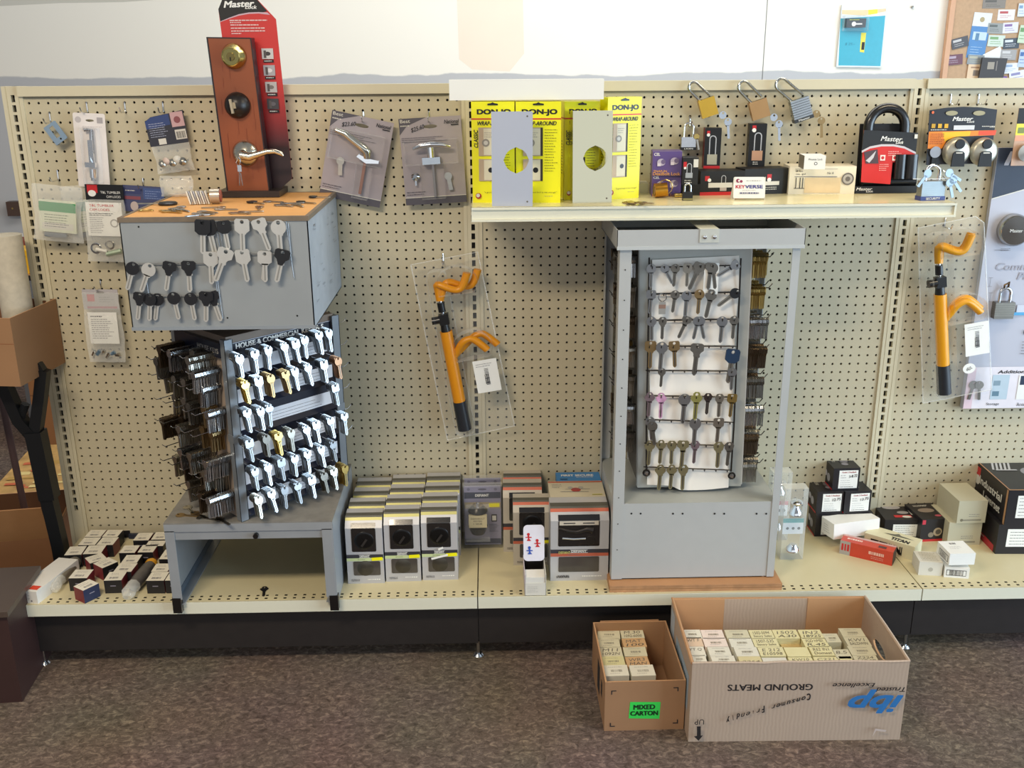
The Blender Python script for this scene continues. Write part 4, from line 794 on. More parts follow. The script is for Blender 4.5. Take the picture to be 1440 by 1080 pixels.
for i, ((u0, v0), (u1, v1)) in enumerate(rails):
    a_, b_ = rp(u0+1, v0-11 if i == 0 else v0-1.5), rp(u1-3, v1-14 if i == 0 else v1-1.5)
    if i < 8: c_, d_ = rp(rails[i+1][0][0]+1, rails[i+1][0][1]-3), rp(rails[i+1][1][0]-4, rails[i+1][1][1]-3)
    else: c_, d_ = rp(909, 679), rp(1023, 683)
    mb = WM(); n_ = 10; vs = []
    r_ = random.Random(i); o_ = Vector((0, -.1-.012*i, 0))
    for j in range(5):
        for k_ in range(n_+1):
            s_ = k_/n_; q_ = a_.lerp(b_, s_).lerp(c_.lerp(d_, s_), j/4)
            if i == 8 and j == 4: q_.z -= .5*math.sin(math.pi*s_*.9+.3)*(1 if s_ > .3 else .1)
            vs.append(q_+o_+Vector((0, -.25*(j/4)**2-r_.uniform(0, .03), 0)))
    mb.add(vs, [(j*(n_+1)+k_, (j+1)*(n_+1)+k_, (j+1)*(n_+1)+k_+1, j*(n_+1)+k_+1) for j in range(4) for k_ in range(n_)], SH, True); mb.build('paper_sheet', rotor)
mb = WM(); FR_ = M('#2a2624', .35, .5)
Yw = -11.35
mb.tube([py(913, 362, Yw), py(911.5, 480, Yw), py(909, 600, Yw), py(909, 660, Yw)], .09, FR_, 6); mb.tube([py(1042, 363, Yw), py(1037, 480, Yw), py(1032, 600, Yw), py(1028, 663, Yw)], .09, FR_, 6)
for u, v in ((909, 665), (1029, 669)):
    c_ = py(u, v, Yw); mb.tube([c_+Vector((.33*math.cos(k_*.6283), 0, .33*math.sin(k_*.6283))) for k_ in range(10)], .11, FR_, 6, closed=True); mb.lathe([(.2, 0), (.2, .1), (0, .12)], c_, (0, -1, 0), STEEL, 10)
mb.build('wire_frame', rotor)
for (u0, v0), (u1, v1) in rails:
    mb = WM(); a_, b_ = py(u0-4, v0, Yw), py(u1-1, v1, Yw); mb.tube([a_, b_], .065, FR_, 6)
    for k_ in range(8):
        q_ = a_.lerp(b_, (k_+.25)/7.6); mb.tube([q_, q_+Vector((0, -.5, -.05)), q_+Vector((0, -.65, .2))], .05, FR_, 5)
    mb.build('hook_rail', rotor)
# keys on the front of the turning rack
U_ = M('#e8e0dc', .5); PK = M('#c98fae', .4, 0, .9, 60); PU = M('#a08c94', .35, .8, .1); DB = M('#4f4340', .4, .8, .1); YG = M('#b9b46a', .35, .8, .1); TAN = M('#a39a76', .4, .9, .1)
ck = [(916, 373, 'round', KC['S'], 0, 1, 'silver'), (933, 374, 'round', KC['S'], -28, .9, 'silver'), (950, 373, 'round', KC['D'], 3, .95, 'grey'), (967, 373, 'square', KC['N'], 0, .95, 'nickel'), (985, 372, 'trap', KC['D'], 22, 1.2, 'large dark grey'), (1000, 372, 'trap', KC['D'], 4, 1.1, 'dark grey'), (1002, 372, 'round', KC['D'], -9, 1.1, 'grey'), (1037, 371, 'trap', KC['S'], 58, 1, 'silver'),
 (916, 410, 'square', KC['S'], 3, 1, 'silver'), (932, 412, 'ring', KC['S'], 0, 1, 'round silver'), (950, 410, 'round', KC['D'], 6, .95, 'grey'), (966, 411, 'round', KC['S'], 2, 1.1, 'round silver'), (984, 409, 'round', KC['B'], 2, 1.05, 'brass'), (1001, 410, 'clover', KC['D'], 10, 1.2, 'long grey'), (1038, 409, 'round', BLK_KEY, 52, 1.1, 'black-headed'),
 (916, 447, 'round', KC['S'], -3, 1.05, 'silver'), (932, 448, 'hex', KC['D'], 0, .95, 'grey'), (967, 447, 'trap', KC['D'], 22, 1, 'dark grey'), (982, 447, 'round', KC['S'], 10, 1, 'silver'), (984, 447, 'round', KC['S'], -14, 1, 'silver'), (1016, 447, 'round', KC['S'], 2, 1.15, 'light silver'), (1033, 446, 'round', KC['D'], 2, 1, 'grey'),
 (915, 482, 'square', KC['B'], 0, 1.2, 'brass'), (931, 483, 'round', KC['S'], 2, 1.25, 'silver'), (948, 482, 'square', KC['B'], -4, 1.15, 'coppery brass'), (981, 486, 'trap', KC['D'], 4, 1.4, 'big grey'), (1031, 494, 'square', M('#1f3550', .35), 6, 1.5, 'navy car'),
 (931, 519, 'round', KC['D'], 2, .85, 'grey'), (1030, 519, 'round', KC['S'], 0, 1, 'silver'),
 (914, 554, 'clover', PU, 2, 1.1, 'purplish grey'), (930, 555, 'clover', PK, 0, 1.15, 'pink patterned'), (963, 556, 'round', KC['S'], 2, 1.35, 'large-headed silver'), (980, 554, 'clover', YG, 2, 1.25, 'yellow-green'), (996, 555, 'hex', DB, 2, .95, 'dark brown'), (1012, 556, 'hex', KC['N'], 0, 1.05, 'nickel'), (1030, 556, 'square', KC['Y'], 3, 1.05, 'yellow brass'),
 (914, 588, 'round', KC['S'], -6, 1.1, 'silver'), (917, 595, 'round', KC['D'], -8, 1.1, 'grey'), (978, 590, 'round', KC['S'], 1, 1.3, 'round silver'), (1011, 590, 'square', KC['N'], 2, 1.15, 'brownish square-headed'),
 (914, 622, 'clover', TAN, 2, 1.15, 'olive'), (930, 621, 'clover', TAN, 2, 1.1, 'olive'), (945, 622, 'hex', TAN, 0, 1.1, 'olive'), (961, 622, 'trap', TAN, 2, 1.25, 'olive'), (978, 622, 'hex', PU, 2, 1.05, 'purplish'), (1011, 624, 'hex', TAN, 1, 1.2, 'olive'), (1026, 624, 'hex', KC['D'], 3, 1.1, 'grey'),
 (929, 656, 'clover', TAN, 2, 1.2, 'olive'), (945, 656, 'clover', TAN, 2, 1.15, 'olive'), (961, 656, 'hex', TAN, 0, 1.2, 'olive')]
rown = lambda v: ORD[min(range(9), key=lambda i: abs((376, 413, 450, 486, 521, 557, 591, 624, 658)[i]-v))]
cnt = {}
for u, v, sh, m_, ti, s_, nm in ck:
    rr = rown(v); cnt[rr] = cnt.get(rr, 0)+1
    P_ = py(u, v, Yw-.45+.14*(cnt[rr] % 2))
    lab = '%s key, %s from the left on the %s rail of the centre cabinet' % (nm, ORD[cnt[rr]-1], rr)
    if sh == 'ring':
        mb = MB(P_); mb.tube([(.42*math.cos(k_*.6283), 0, -.45+.42*math.sin(k_*.6283)) for k_ in range(10)], .06, STEEL, 6, closed=True); mb.box(-.35, -.05, -2.2, .35, .05, -.95, M('#b5b3ae', .3, .5)); mb.box(-.35, -.07, -1.6, .35, .06, -1.2, M('#8d6f60')); mb.build('key_fob', label='small silver fob on a ring, second on the second rail of the centre cabinet', cat='key fob'); continue
    key(sh, m_, 'hanging_key', P_, 0, lab, 'sample keys on the front of the centre cabinet', ti, blade=(NICKEL if m_ is BLK_KEY or 'navy' in nm else None), hw=.98, L=2.3, s=s_)
mb = MB(py(1001, 374, Yw-.35)); mb.box(-.75, 0, -2.9, .75, .02, .3, PAPER); mb.on((0, 0, 0)).lines(-.3, -2.4, .6, 2, .2, INKG, .04, 2); mb.build('paper_tag', label='white paper tag behind the crossed pair of keys on the first rail', cat='tag')
# bunches on the sides of the turning rack
spots = []
for side in (1, -1):
    xs = 15.75+PR if side > 0 else 15.75
    for i in range(15 if side > 0 else 14):
        z = 43.9-i*1.62; xx = xs-.022*(z-31)
        for y in ((-10.0, -8.6, -7.0, -5.4) if side > 0 else (-8.9, -7.0, -5.0)):
            L_ = 2.1
            if (i+int(-y)) % 2 == 0:
                mb = WM(rotor) if False else WM(); mb.tube([(xx, y, z+.1), (xx+side*L_, y, z), (xx+side*(L_+.35), y, z+.45)], .06, FR_, 5); mb.build('side_hook', rotor)
            if R.random() < .95 and i % 2 == 0:
                c_ = R.choice((DULL, NICKEL, BRASS if i in (2, 6) else STEEL, BRONZE)) if not (side > 0 and i in (0, 2, 3)) else BRASS
                spots.append(((xx+side*.25, y, z), 0 if False else side*math.pi/2, R.choice((10, 12, 13)), (side, 0, 0), c_, R.random() < .5))
key_pile(spots, 'bunches of silver and brass keys on hooks along both sides of the turning rack')

# ================= goods on the upper shelf =================
YB_ = M('#f4ee10', .38, 0, .02, 10); YB2 = M('#c9c30f', .4)
def don(u0, v0, u1, v1, top, label, d=3.0, art=True, lean=0, side=YB_):
    a, yaw, w_ = edge(u0, v0, u1, v1, SZ); h = py(u0, top, a.y).z-SZ
    t = thing('lock_guard_box', a, yaw, label, 'box', 'yellow lock guard boxes'); mb = sub(t); mb.box(0, 0, 0, w_, d, h, YB_, left=side, top=YB2)
    p = frames(mb, w_, d, h)['front']; s_ = w_/5.0
    p.rect(0, h*.825, w_, h*.84, ORG); p.txt('DON-JO', w_*.14, h*.865, w_*.91, h*.925, BLK, .2); p.txt('WRAP-AROUND', w_*.14, h*.77, w_*.9, h*.81, BLK, .08, .25)
    p.txt('CLASSIC', -w_*.1, h*.62, w_*.3, h*.66, BLK, .08, .2, 90)
    p.poly([(w_*.38, h*.965), (w_*.62, h*.965), (w_*.62, h*.98), (w_*.54, h*.985), (w_*.5, h*.995), (w_*.46, h*.985), (w_*.38, h*.98)], BLK)
    for y0, y1 in ((.47, .75), (.22, .44)):
        p.rect(w_*.16, h*y0, w_*.6, h*y1, M('#b9a48a')); p.rect(w_*.55, h*y0, w_*.6, h*y1, M('#2e2a20')); p.rect(w_*.28, h*(y0+.01), w_*.54, h*(y1-.01), M('#d9d2b8'))
    p.disc(w_*.33, h*.6, w_*.09, M('#8f8a80')); p.disc(w_*.33, h*.6, w_*.05, M('#c9c6bc')); p.disc(w_*.44, h*.33, w_*.06, BLK); p.lines(w_*.3, h*.7, w_*.2, 3, .2, INKG, .04, 1)
    p.lines(w_*.64, h*.73, w_*.3, 16, h*.027, M('#4d4a14'), .055, 3); p.txt('"a good lock is not enough"', w_*.28, h*.095, w_*.92, h*.115, INK, 0, .2); p.lines(w_*.64, h*.07, w_*.28, 1, .1, INKG, .04, 2)
    p.disc(w_*.14, h*.07, w_*.07, M('#a52a20')); p.disc(w_*.13, h*.075, w_*.045, WHT2)
    p2 = frames(mb, w_, d, h)['left']; p2.rect(0, h*.825, d, h*.84, ORG); p2.lines(d*.3, h*.6, d*.3, 12, h*.03, INK, .09, 6)
    mb.build('carton', t, bev=.03); return t
don(665, 285, 724, 285, 143, 'yellow lock guard box at the left end of the upper shelf')
don(726, 285, 788, 285, 143, 'yellow lock guard box second from the left end, behind the white plate', d=3.0)
don(793, 281, 841, 280, 143, 'yellow lock guard box half hidden behind the brassy metal plate', d=2.6)
don(852, 281, 898, 278, 137, 'yellow lock guard box angled at the right of the brassy metal plate', d=1.7)
def plate(u0, v0, u1, v1, top, m_, label, hv, hu, lean=6, back=None):
    a, yaw, w_ = edge(u0, v0, u1, v1, SZ); h = (py(u0, top, a.y).z-SZ)
    W = Matrix.Translation((a.x, a.y, SZ)) @ rz(yaw) @ Matrix.Rotation(math.radians(-lean), 4, 'X'); t = thing('lock_guard_plate', 0, 0, label, 'metal plate', mat=W)
    mb = sub(t); mb.T = Matrix.Identity(4); cx_, cy_ = w_*hu, h*hv; r_ = w_*.29
    hole = [(cx_+r_*math.cos(math.radians(k_*15))*(1.08 if k_ % 6 == 0 else 1), cy_+r_*math.sin(math.radians(k_*15))*(1.08 if k_ % 6 == 0 else 1)) for k_ in range(24)]
    mb.ext((0, 0, 0), (1, 0, 0), (0, 0, 1), [(0, 0), (w_, 0), (w_, h), (0, h)], .07, m_, hole=hole)
    p = mb.on((0, -.07, 0)); 
    for x, y in ((w_*.87, h*.95), (w_*.87, h*.05)): p.disc(x, y, .09, M('#5f5a50'), n=10)
    mb.build('front_plate', t)
    mb = sub(t); mb.box(0, 0, 0, .07, 1.9, h, m_); mb.build('wrap_side', t)
    if back:
        mb = sub(t); mb.ext((0, 1.97, 0), (1, 0, 0), (0, 0, 1), [(0, 0), (w_, 0), (w_, h), (0, h)], .07, m_, hole=hole); mb.build('back_plate', t)
plate(692, 290, 749, 290, 157, M('#b3b9c8', .4, .2, .01), 'white-grey metal lock guard plate with a round hole, leaning on the yellow boxes', .49, .6, 3)
plate(805, 286, 860, 285, 156, M('#cfcbb0', .13, 1, .02, 5), 'mirror-bright brassy lock guard plate with a round hole, in front of yellow boxes', .49, .57, 3, True)
a = py(632, 141, -8.2); b_ = py(849, 138.5, -8.2); c_ = py(632, 112, -8.2)
mb = MB((a.x, -8.2, a.z-.02), 0); mb.box(0, 0, 0, b_.x-a.x, 1.6, c_.z-a.z, M('#ecebe4', .4, 0, .02, 8)); mb.build('white_strip', label='long white strip lying across the tops of the yellow lock guard boxes', cat='strip', bev=.08)
for i, (u, v, a_) in enumerate(((878, 284, 30), (887, 283, -20), (893, 285, 70), (884, 285, 100), (897, 284, 10))):
    P_ = pz(u, v, SZ+.07+.05*i); key(SHP[i], KC['B'], 'brass_key', P_, math.radians(a_), 'brass key in the small pile at the shelf front right of the yellow boxes', 'brass keys in a small pile on the upper shelf', pitch=-90, hw=.85, L=1.9)

def carton(name, u0, v0, u1, v1, vtop, d, mat, label, cat='box', zs=SZ, group=None, art=None, bev=.03, w=None, **kw):
    """closed box whose front bottom edge runs between two image points on the level zs"""
    a, yaw, w_ = edge(u0, v0, u1, v1, zs); w_ = w or w_; h = py(u0, vtop, a.y).z-zs
    mb = MB((a.x, a.y, zs), yaw); mb.box(0, 0, 0, w_, d, h, mat, **kw)
    if art: art(mb, frames(mb, w_, d, h), w_, d, h)
    return mb.build(name, label=label, cat=cat, group=group, bev=bev), (a, yaw, w_, d, h)
# small pale boxes behind the yellow ones
carton('small_carton', 898, 272, 911, 272, 258, 3, WHT2, 'small off-white box wedged between the yellow and purple boxes')
def cel(mb, F, w_, d, h):
    p = F['front']; p.txt('CEL', w_*.05, h*.82, w_*.25, h*.94, WHT, .1); p.txt('SNAP-IN', w_*.05, h*.12, w_*.5, h*.22, M('#d79a5a'), .1) ; p.txt('Deadbolt Lock', w_*.03, h*.0, w_*.95, h*.13, M('#d79a5a'), .1)
    for cx_, cy_ in ((.3, .55), (.75, .6)): p.disc(w_*cx_, h*cy_, w_*.14, M('#b8aec2'), w_*.12); p.disc(w_*cx_+.2, h*cy_+.05, w_*.08, M('#6d5f86')); p.rect(w_*cx_-.4, h*cy_-.4, w_*cx_-.05, h*cy_-.1, M('#d5cdd8'))
PUR = M('#5d4a86', .4, 0, .05)
_, q_ = carton('snap_lock_box', 916, 276, 957, 276, 246, 2.6, PUR, 'purple deadbolt box, lower of the two stacked on the upper shelf', art=cel)
_, q2 = carton('snap_lock_box', 917, 246.5, 958, 246.5, 213, 2.6, PUR, 'purple deadbolt box, upper of the two stacked on the upper shelf', art=cel, zs=SZ+q_[4])
mb = MB(pz(928, 278, SZ)); mb.T = Matrix.Translation((0, 0, .75)); mb.cyl((-.6, 0, 0), (.7, 0, .1), .72, M('#c8933a', .3, 1, .15), 20); mb.cyl((-.7, 0, 0), (-.6, 0, 0), .55, BRASS2, 16)
mb.tube([(.5+.75*math.cos(k_*.5236), -.1, .35+.75*math.sin(k_*.5236)) for k_ in range(12)], .05, BRASS, 5, closed=True); mb.cyl((1.5, 0, -.5), (2.3, 0, -.5), .22, BRASS, 10); mb.cyl((2.5, .1, -.5), (3.2, .1, -.5), .25, M('#b08a5a', .3, 1), 10)
mb.build('lock_cylinder', label='brass lock cylinder with a ring, lying before the purple boxes', cat='lock cylinder')
def shackle(mb, x, z0, w_, h, r_, mat, y=0, n=10):
    pts = [(x-w_/2, y, z0), (x-w_/2, y, z0+h-w_/2)]+[(x+w_/2*math.cos(math.radians(180-180*i/n)), y, z0+h-w_/2+w_/2*math.sin(math.radians(180*i/n))) for i in range(1, n)]+[(x+w_/2, y, z0+h-w_/2), (x+w_/2, y, z0)]
    mb.tube(pts, r_, mat, 10)
def padpic(p, cx_, y0, w_, h, bodyc, sh=.6, bh=.35):
    n = 10; r_ = w_*.36; c_ = y0+h-r_; vs = []
    for rr in (r_, r_*.72):
        vs.append([(cx_-rr, y0+h*bh)]+[(cx_+rr*math.cos(math.radians(180-180*i/n)), c_+rr*math.sin(math.radians(180*i/n))) for i in range(n+1)]+[(cx_+rr, y0+h*bh)])
    m_ = len(vs[0]); p.face(vs[0]+vs[1], [(m_+i, m_+i+1, i+1, i) for i in range(m_-1)], M('#bfc0c4', .3, .3)); p.rect(cx_-w_/2, y0, cx_+w_/2, y0+h*bh, bodyc)
t = thing('mini_padlock', pz(967, 282, SZ), 0, 'tiny black padlock standing at the shelf front left of the KEYVERSE sign', 'padlock')
mb = sub(t); mb.box(-.5, 0, 0, .5, .5, .85, BLK); mb.box(-.48, -.02, .05, .48, 0, .22, M('#8a8452')); mb.build('lock_body', t, bev=.08); mb = sub(t); shackle(mb, 0, .8, .62, .85, .1, STEEL, .25); mb.build('shackle', t)
def blkart(kind):
    def f(mb, F, w_, d, h):
        p = F['front']
        if kind == 'tall': p.rect(w_*.12, h*.83, w_*.3, h*.93, RED); p.disc(w_*.21, h*.83, w_*.1, WHT); padpic(p, w_*.5, h*.1, w_*.6, h*.72, M('#b9b39c', .4, .3)); p.rect(0, 0, w_, h*.07, RED)
        if kind == 'tall2': p.rect(w_*.15, h*.86, w_*.38, h*.96, RED); p.disc(w_*.26, h*.85, w_*.12, WHT); padpic(p, w_*.52, h*.14, w_*.62, h*.66, M('#d0a284', .4, .3)); p.lines(w_*.3, h*.11, w_*.4, 2, .2, WHT, .08, 2)
        if kind == 'pic': p.rect(w_*.05, h*.65, w_*.25, h*.85, RED); p.disc(w_*.15, h*.62, w_*.08, WHT); padpic(p, w_*.42, h*.25, w_*.45, h*.55, M('#a9adb3', .4, .3)); p.rect(w_*.68, h*.65, w_*.98, h*.95, WHT2); p.lines(w_*.15, h*.17, w_*.6, 2, .2, WHT2, .07, 2)
        if kind == 'low': p.rect(0, 0, w_, h*.14, RED); p.rect(w_*.1, h*.6, w_*.2, h*.8, RED); padpic(p, w_*.52, h*.18, w_*.15, h*.65, M('#b5aaa4')); p.rect(w_*.18, h*.32, w_*.72, h*.52, WHT2); p.disc(w_*.2, h*.63, w_*.04, WHT)
        if kind == 'low2': p.rect(w_*.5, h*.58, w_*.6, h*.78, RED); p.disc(w_*.55, h*.56, w_*.045, WHT); p.rect(w_*.4, h*.35, w_*.78, h*.5, WHT2); p.lines(w_*.45, h*.28, w_*.3, 2, .2, WHT2, .07, 4)
    return f
carton('padlock_box', 958, 275, 984, 275, 259, 2.5, BLKM, 'low black box under the small padlock box, beside the purple boxes')
carton('padlock_box', 959, 259.5, 981, 259.5, 222, 2.2, BLKM, 'black box with a padlock picture, right of the purple boxes', zs=SZ+1.35, art=blkart('pic'))
_, qa = carton('padlock_box', 984, 275, 1046, 274, 241, 2.6, BLKM, 'wide black box with red foot, behind the KEYVERSE sign on the left', art=blkart('low'))
_, qb = carton('padlock_box', 1046, 274, 1108, 272, 238, 2.6, BLKM, 'wide worn black box, behind the KEYVERSE sign on the right', art=blkart('low2'))
carton('long_shackle_box', 989, 237, 1012, 237, 180, 1.5, BLK, 'tall black box picturing a long padlock, red strip at its foot', zs=SZ+qa[4], art=blkart('tall'), left=M('#7a2228', .4))
carton('long_shackle_box', 1051, 234, 1075, 234, 174, 1.6, BLK, 'tallest black box picturing a copper-bodied long padlock, no red foot', zs=SZ+qb[4], art=blkart('tall2'))
# name sign
a, yaw, w_ = edge(1031, 281, 1075, 281, SZ); t = thing('name_sign', (a.x, a.y, SZ), yaw, 'small white tent sign reading KEYVERSE at the shelf front', 'sign')
mb = sub(t); mb.T = Matrix.Rotation(math.radians(-14), 4, 'X'); h = 2.3; mb.ext((0, 0, 0), (1, 0, 0), (0, 0, 1), rrect(0, .15, w_, h, .15), .06, WHT); p = mb.on((0, -.06, 0))
p.txt('KEY', w_*.07, h*.5, w_*.36, h*.64, M('#c22a4a'), .15); p.txt('VERSE', w_*.37, h*.5, w_*.93, h*.64, M('#3c3f8c'), .15); p.disc(w_*.14, h*.83, .2, M('#8c3050')); p.disc(w_*.17, h*.83, .1, WHT); p.disc(w_*.24, h*.8, .14, M('#8c3050')); p.lines(w_*.4, h*.84, w_*.5, 1, .2, INKG, .05, 2, .05); p.lines(w_*.2, h*.32, w_*.62, 1, .1, M('#5a5a80'), .14, 6, .02); p.lines(w_*.28, h*.42, w_*.45, 1, .1, INKG, .03, 3, .1)
mb.build('sign_face', t)
mb = sub(t); mb.ext((w_, 0, 0), (0, 1, 0), (0, 0, 1), [(0, 0), (2.1, 0), (2.1, .15), (.75, 2.1), (.45, 2.25), (.1, .2)], .06, WHT2); mb.ext((.06, 0, 0), (0, 1, 0), (0, 0, 1), [(0, 0), (2.1, 0), (2.1, .15), (.75, 2.1), (.45, 2.25), (.1, .2)], .06, WHT2); mb.build('sign_foot', t)
def skb(mb, F, w_, d, h):
    p = F['front']; p.txt('SKILL', w_*.09, h*.8, w_*.2, h*.88, INK, .02); p.txt('no. gal', w_*.1, h*.68, w_*.24, h*.76, INK); p.rect(w_*.08, h*.62, w_*.72, h*.64, INKG); p.rect(w_*.08, h*.9, w_*.72, h*.91, INKG); p.txt('Nr 4', w_*.57, h*.72, w_*.66, h*.8, INK)
    p.rect(w_*.24, h*.05, w_*.78, h*.6, M('#e6cfa8', .5)); 
    for x in (.1, .16, .2): p.rect(w_*x, h*.2, w_*(x+.012), h*.6, INK)
    p.rect(w_*.08, h*.2, w_*.24, h*.22, INK); p.disc(w_*.88, h*.55, h*.22, M('#6f6a66')); p.disc(w_*.88, h*.55, h*.17, M('#b5b0aa')); p.disc(w_*.88, h*.55, h*.09, M('#6f6a66'))
_, qc = carton('lock_carton', 1108, 273, 1201, 273, 234, 3.2, M('#efe6d0', .55, 0, .05, 12, .1), 'long cream box with round emblem, on the upper shelf under a smaller box', art=skb)
def phx(mb, F, w_, d, h):
    p = F['front']; p.txt('Phoenix Lock', w_*.2, h*.66, w_*.85, h*.8, INK); p.disc(w_*.55, h*.42, h*.12, INK); p.disc(w_*.55, h*.42, h*.08, WHT)
carton('small_carton', 1130, 238, 1160, 238, 219, 2.6, WHT, 'small white box sitting on the long cream box', zs=SZ+qc[4], art=phx, left=M('#6f6758', .4, .2))
# U-lock
base = pz(1206, 272, SZ); base.z = SZ; t = thing('u_lock', (base.x, base.y, SZ), .0, 'black U-shaped bicycle lock on a red and black card, at the right of the shelf', 'bicycle lock', mat=Matrix.Translation((base.x, base.y, SZ)) @ Matrix.Rotation(math.radians(-4), 4, 'X'))
def ul(u, v): q = py(u, v, base.y); return (q.x-base.x, (q.z-SZ))
mb = sub(t); pts = [(ul(1220, 258)), ul(1220, 190)]; c_ = ul(1254, 178); rr = abs(c_[0]-pts[0][0]); pts = [pts[0], (pts[0][0], c_[1])]+[(c_[0]-rr*math.cos(math.radians(k_*12)), c_[1]+rr*.98*math.sin(math.radians(k_*12))) for k_ in range(1, 15)]+[(c_[0]+rr, c_[1]), (c_[0]+rr, ul(1220, 258)[1])]
mb.tube([(x, .9, z) for x, z in pts], .52, RUB, 16); mb.build('u_shackle', t)
mb = sub(t); a_ = ul(1224, 262); mb.cyl((ul(1215, 260)[0], .9, 1.2), (ul(1290, 260)[0], .9, 1.2), .75, RUB, 18)
for u in (1266, 1281): x = ul(u, 230)[0]; mb.cyl((x, -.1, 1.5), (x, -.1, 4.0), .66 if u == 1266 else .75, RUB, 18)
mb.box(ul(1288, 0)[0], .2, 1.6, ul(1294, 0)[0], 1.2, 4.2, RUB); mb.build('crossbar', t)
mb = sub(t); crd = [ul(1214, 183), ul(1293, 187), ul(1283, 259), ul(1254, 258), ul(1250, 259), ul(1210, 255)]; crd = [ul(1216, 183), ul(1292, 187), ul(1285, 231), ul(1255, 228), ul(1251, 259), ul(1210, 256)]
mb.ext((0, -.2, 0), (1, 0, 0), (0, 0, 1), crd, .05, M('#cf2b26', .35)); p = mb.on((0, -.25, 0))
p.poly([ul(1212, 213), ul(1224, 207), ul(1240, 204), ul(1257, 204), ul(1272, 207), ul(1288, 215), ul(1292, 187), ul(1216, 183)], BLKM)
p.poly([ul(1212, 215), ul(1224, 209), ul(1240, 206), ul(1257, 206), ul(1272, 209), ul(1288, 217), ul(1288, 214), ul(1272, 206), ul(1257, 203), ul(1240, 203), ul(1224, 206), ul(1212, 212)], M('#c9c2c6', .4))
a_ = ul(1239, 199); b_ = ul(1270, 192); p.txt('Master', a_[0], a_[1], b_[0], b_[1], WHT, .05, .25, -3); a_ = ul(1260, 202.5); b_ = ul(1271, 198.5); p.txt('Lock', a_[0], a_[1], b_[0], b_[1], WHT, .12, .25)
p.poly([ul(1215, 214), ul(1234, 210), ul(1235, 230), ul(1217, 230)], M('#4d3a40')); p.poly([ul(1217, 226), ul(1224, 220), ul(1232, 212), ul(1228, 222), ul(1222, 229)], M('#c7c4c8'))
for u in (1237, 1254, 1270): a_ = ul(u, 226); b_ = ul(u+8, 218); p.rect(a_[0], a_[1], b_[0], b_[1], M('#f0d8d0')); p.disc((a_[0]+b_[0])/2, (a_[1]+b_[1])/2, .17, RED)
a_ = ul(1236, 231); p.lines(a_[0], a_[1], 1.1, 4, .2, M('#eec6be'), .05, 4); a_ = ul(1249, 213); p.lines(a_[0], a_[1], 1.4, 3, .2, M('#eec6be'), .05, 5); a_ = ul(1286, 195); b_ = ul(1291, 189); p.rect(a_[0], a_[1], b_[0], b_[1], WHT2)
mb.build('front_card', t)
mb = sub(t); a_ = ul(1211, 262); b_ = ul(1292, 172); mb.box(a_[0], 1.6, a_[1], b_[0], 1.7, b_[1]-.1, BLKM); mb.build('back_card', t)
mb = sub(t); a_ = ul(1201, 270); b_ = ul(1293, 259); mb.box(a_[0], -.3, .02, b_[0], 2.4, .75, BLK); p = mb.on((0, -.3, 0)); a_ = ul(1203, 262.5); b_ = ul(1226, 258); p.txt('Master', a_[0], .32, b_[0], .62, WHT, .04, .25); p.txt('Lock', b_[0]-.65, .12, b_[0]+.1, .32, WHT, .04, .25); mb.build('card_foot', t)
# laminated padlocks
def laminated(t, w_, h, d, bump, sh_w, sh_h, sh_r, mat=STEEL, txt=None):
    mb = sub(t)
    n = 7
    for i in range(n): z0 = h*.22+(h*.78)*i/n; mb.box(-w_/2, 0, z0, w_/2, d, z0+(h*.78)/n-.03, mat)
    mb.box(-w_/2+.03, .02, .2*h, w_/2-.03, d-.02, h, mat); mb.build('lock_body', t, bev=.04)
    mb = sub(t); mb.box(-w_/2-.06, -.06, 0, w_/2+.06, d+.06, h*.22, bump)
    if txt: mb.on((0, -.06, 0)).txt(txt, -w_*.3, h*.05, w_*.3, h*.17, WHT, .02)
    mb.build('bumper', t, bev=.05); mb = sub(t); shackle(mb, 0, h*.95, sh_w, sh_h, sh_r, CHROME, d/2); mb.build('shackle', t)
P_ = pz(1311, 282, SZ); t = thing('laminated_padlock', (P_.x, P_.y, SZ), .12, 'laminated steel padlock with blue SECURITY bumper at the right end of the shelf', 'padlock')
laminated(t, 2.5, 1.9, 1.0, M('#23357a', .35), 1.45, 1.6, .17, M('#8f9698', .42, .9, .05), 'SECURITY')
for i, (x, z, a_) in enumerate(((1.4, 2.1, -18), (1.6, 2.3, -40), (-.8, 3.0, 35), (1.0, 2.9, -60))):
    mb = sub(t); mb.T = Matrix.Translation((x, -.2, z)) @ Matrix.Rotation(math.radians(a_), 4, 'Y'); ks_ = M('#98a6b2', .42, .7); mb.lathe([(0, 0), (.42, 0), (.42, .1), (0, .1)], (0, 0, -.35), (0, -1, 0), ks_, 14); mb.box(-.14, -.1, -1.9, .14, 0, -.6, ks_); mb.build('key', t)
mb = sub(t); mb.tube([(.9, .2, 2.9), (1.2, -.1, 2.7), (1.45, -.2, 2.2), (1.2, -.1, 2.0), (.9, .2, 2.4)], .05, STEEL, 5); mb.tube([(-2.4, -.1, 2.2), (0, -.25, 2.15), (1.2, -.15, 2.2)], .04, M('#d8dade', .3), 5); mb.build('key_wire', t)
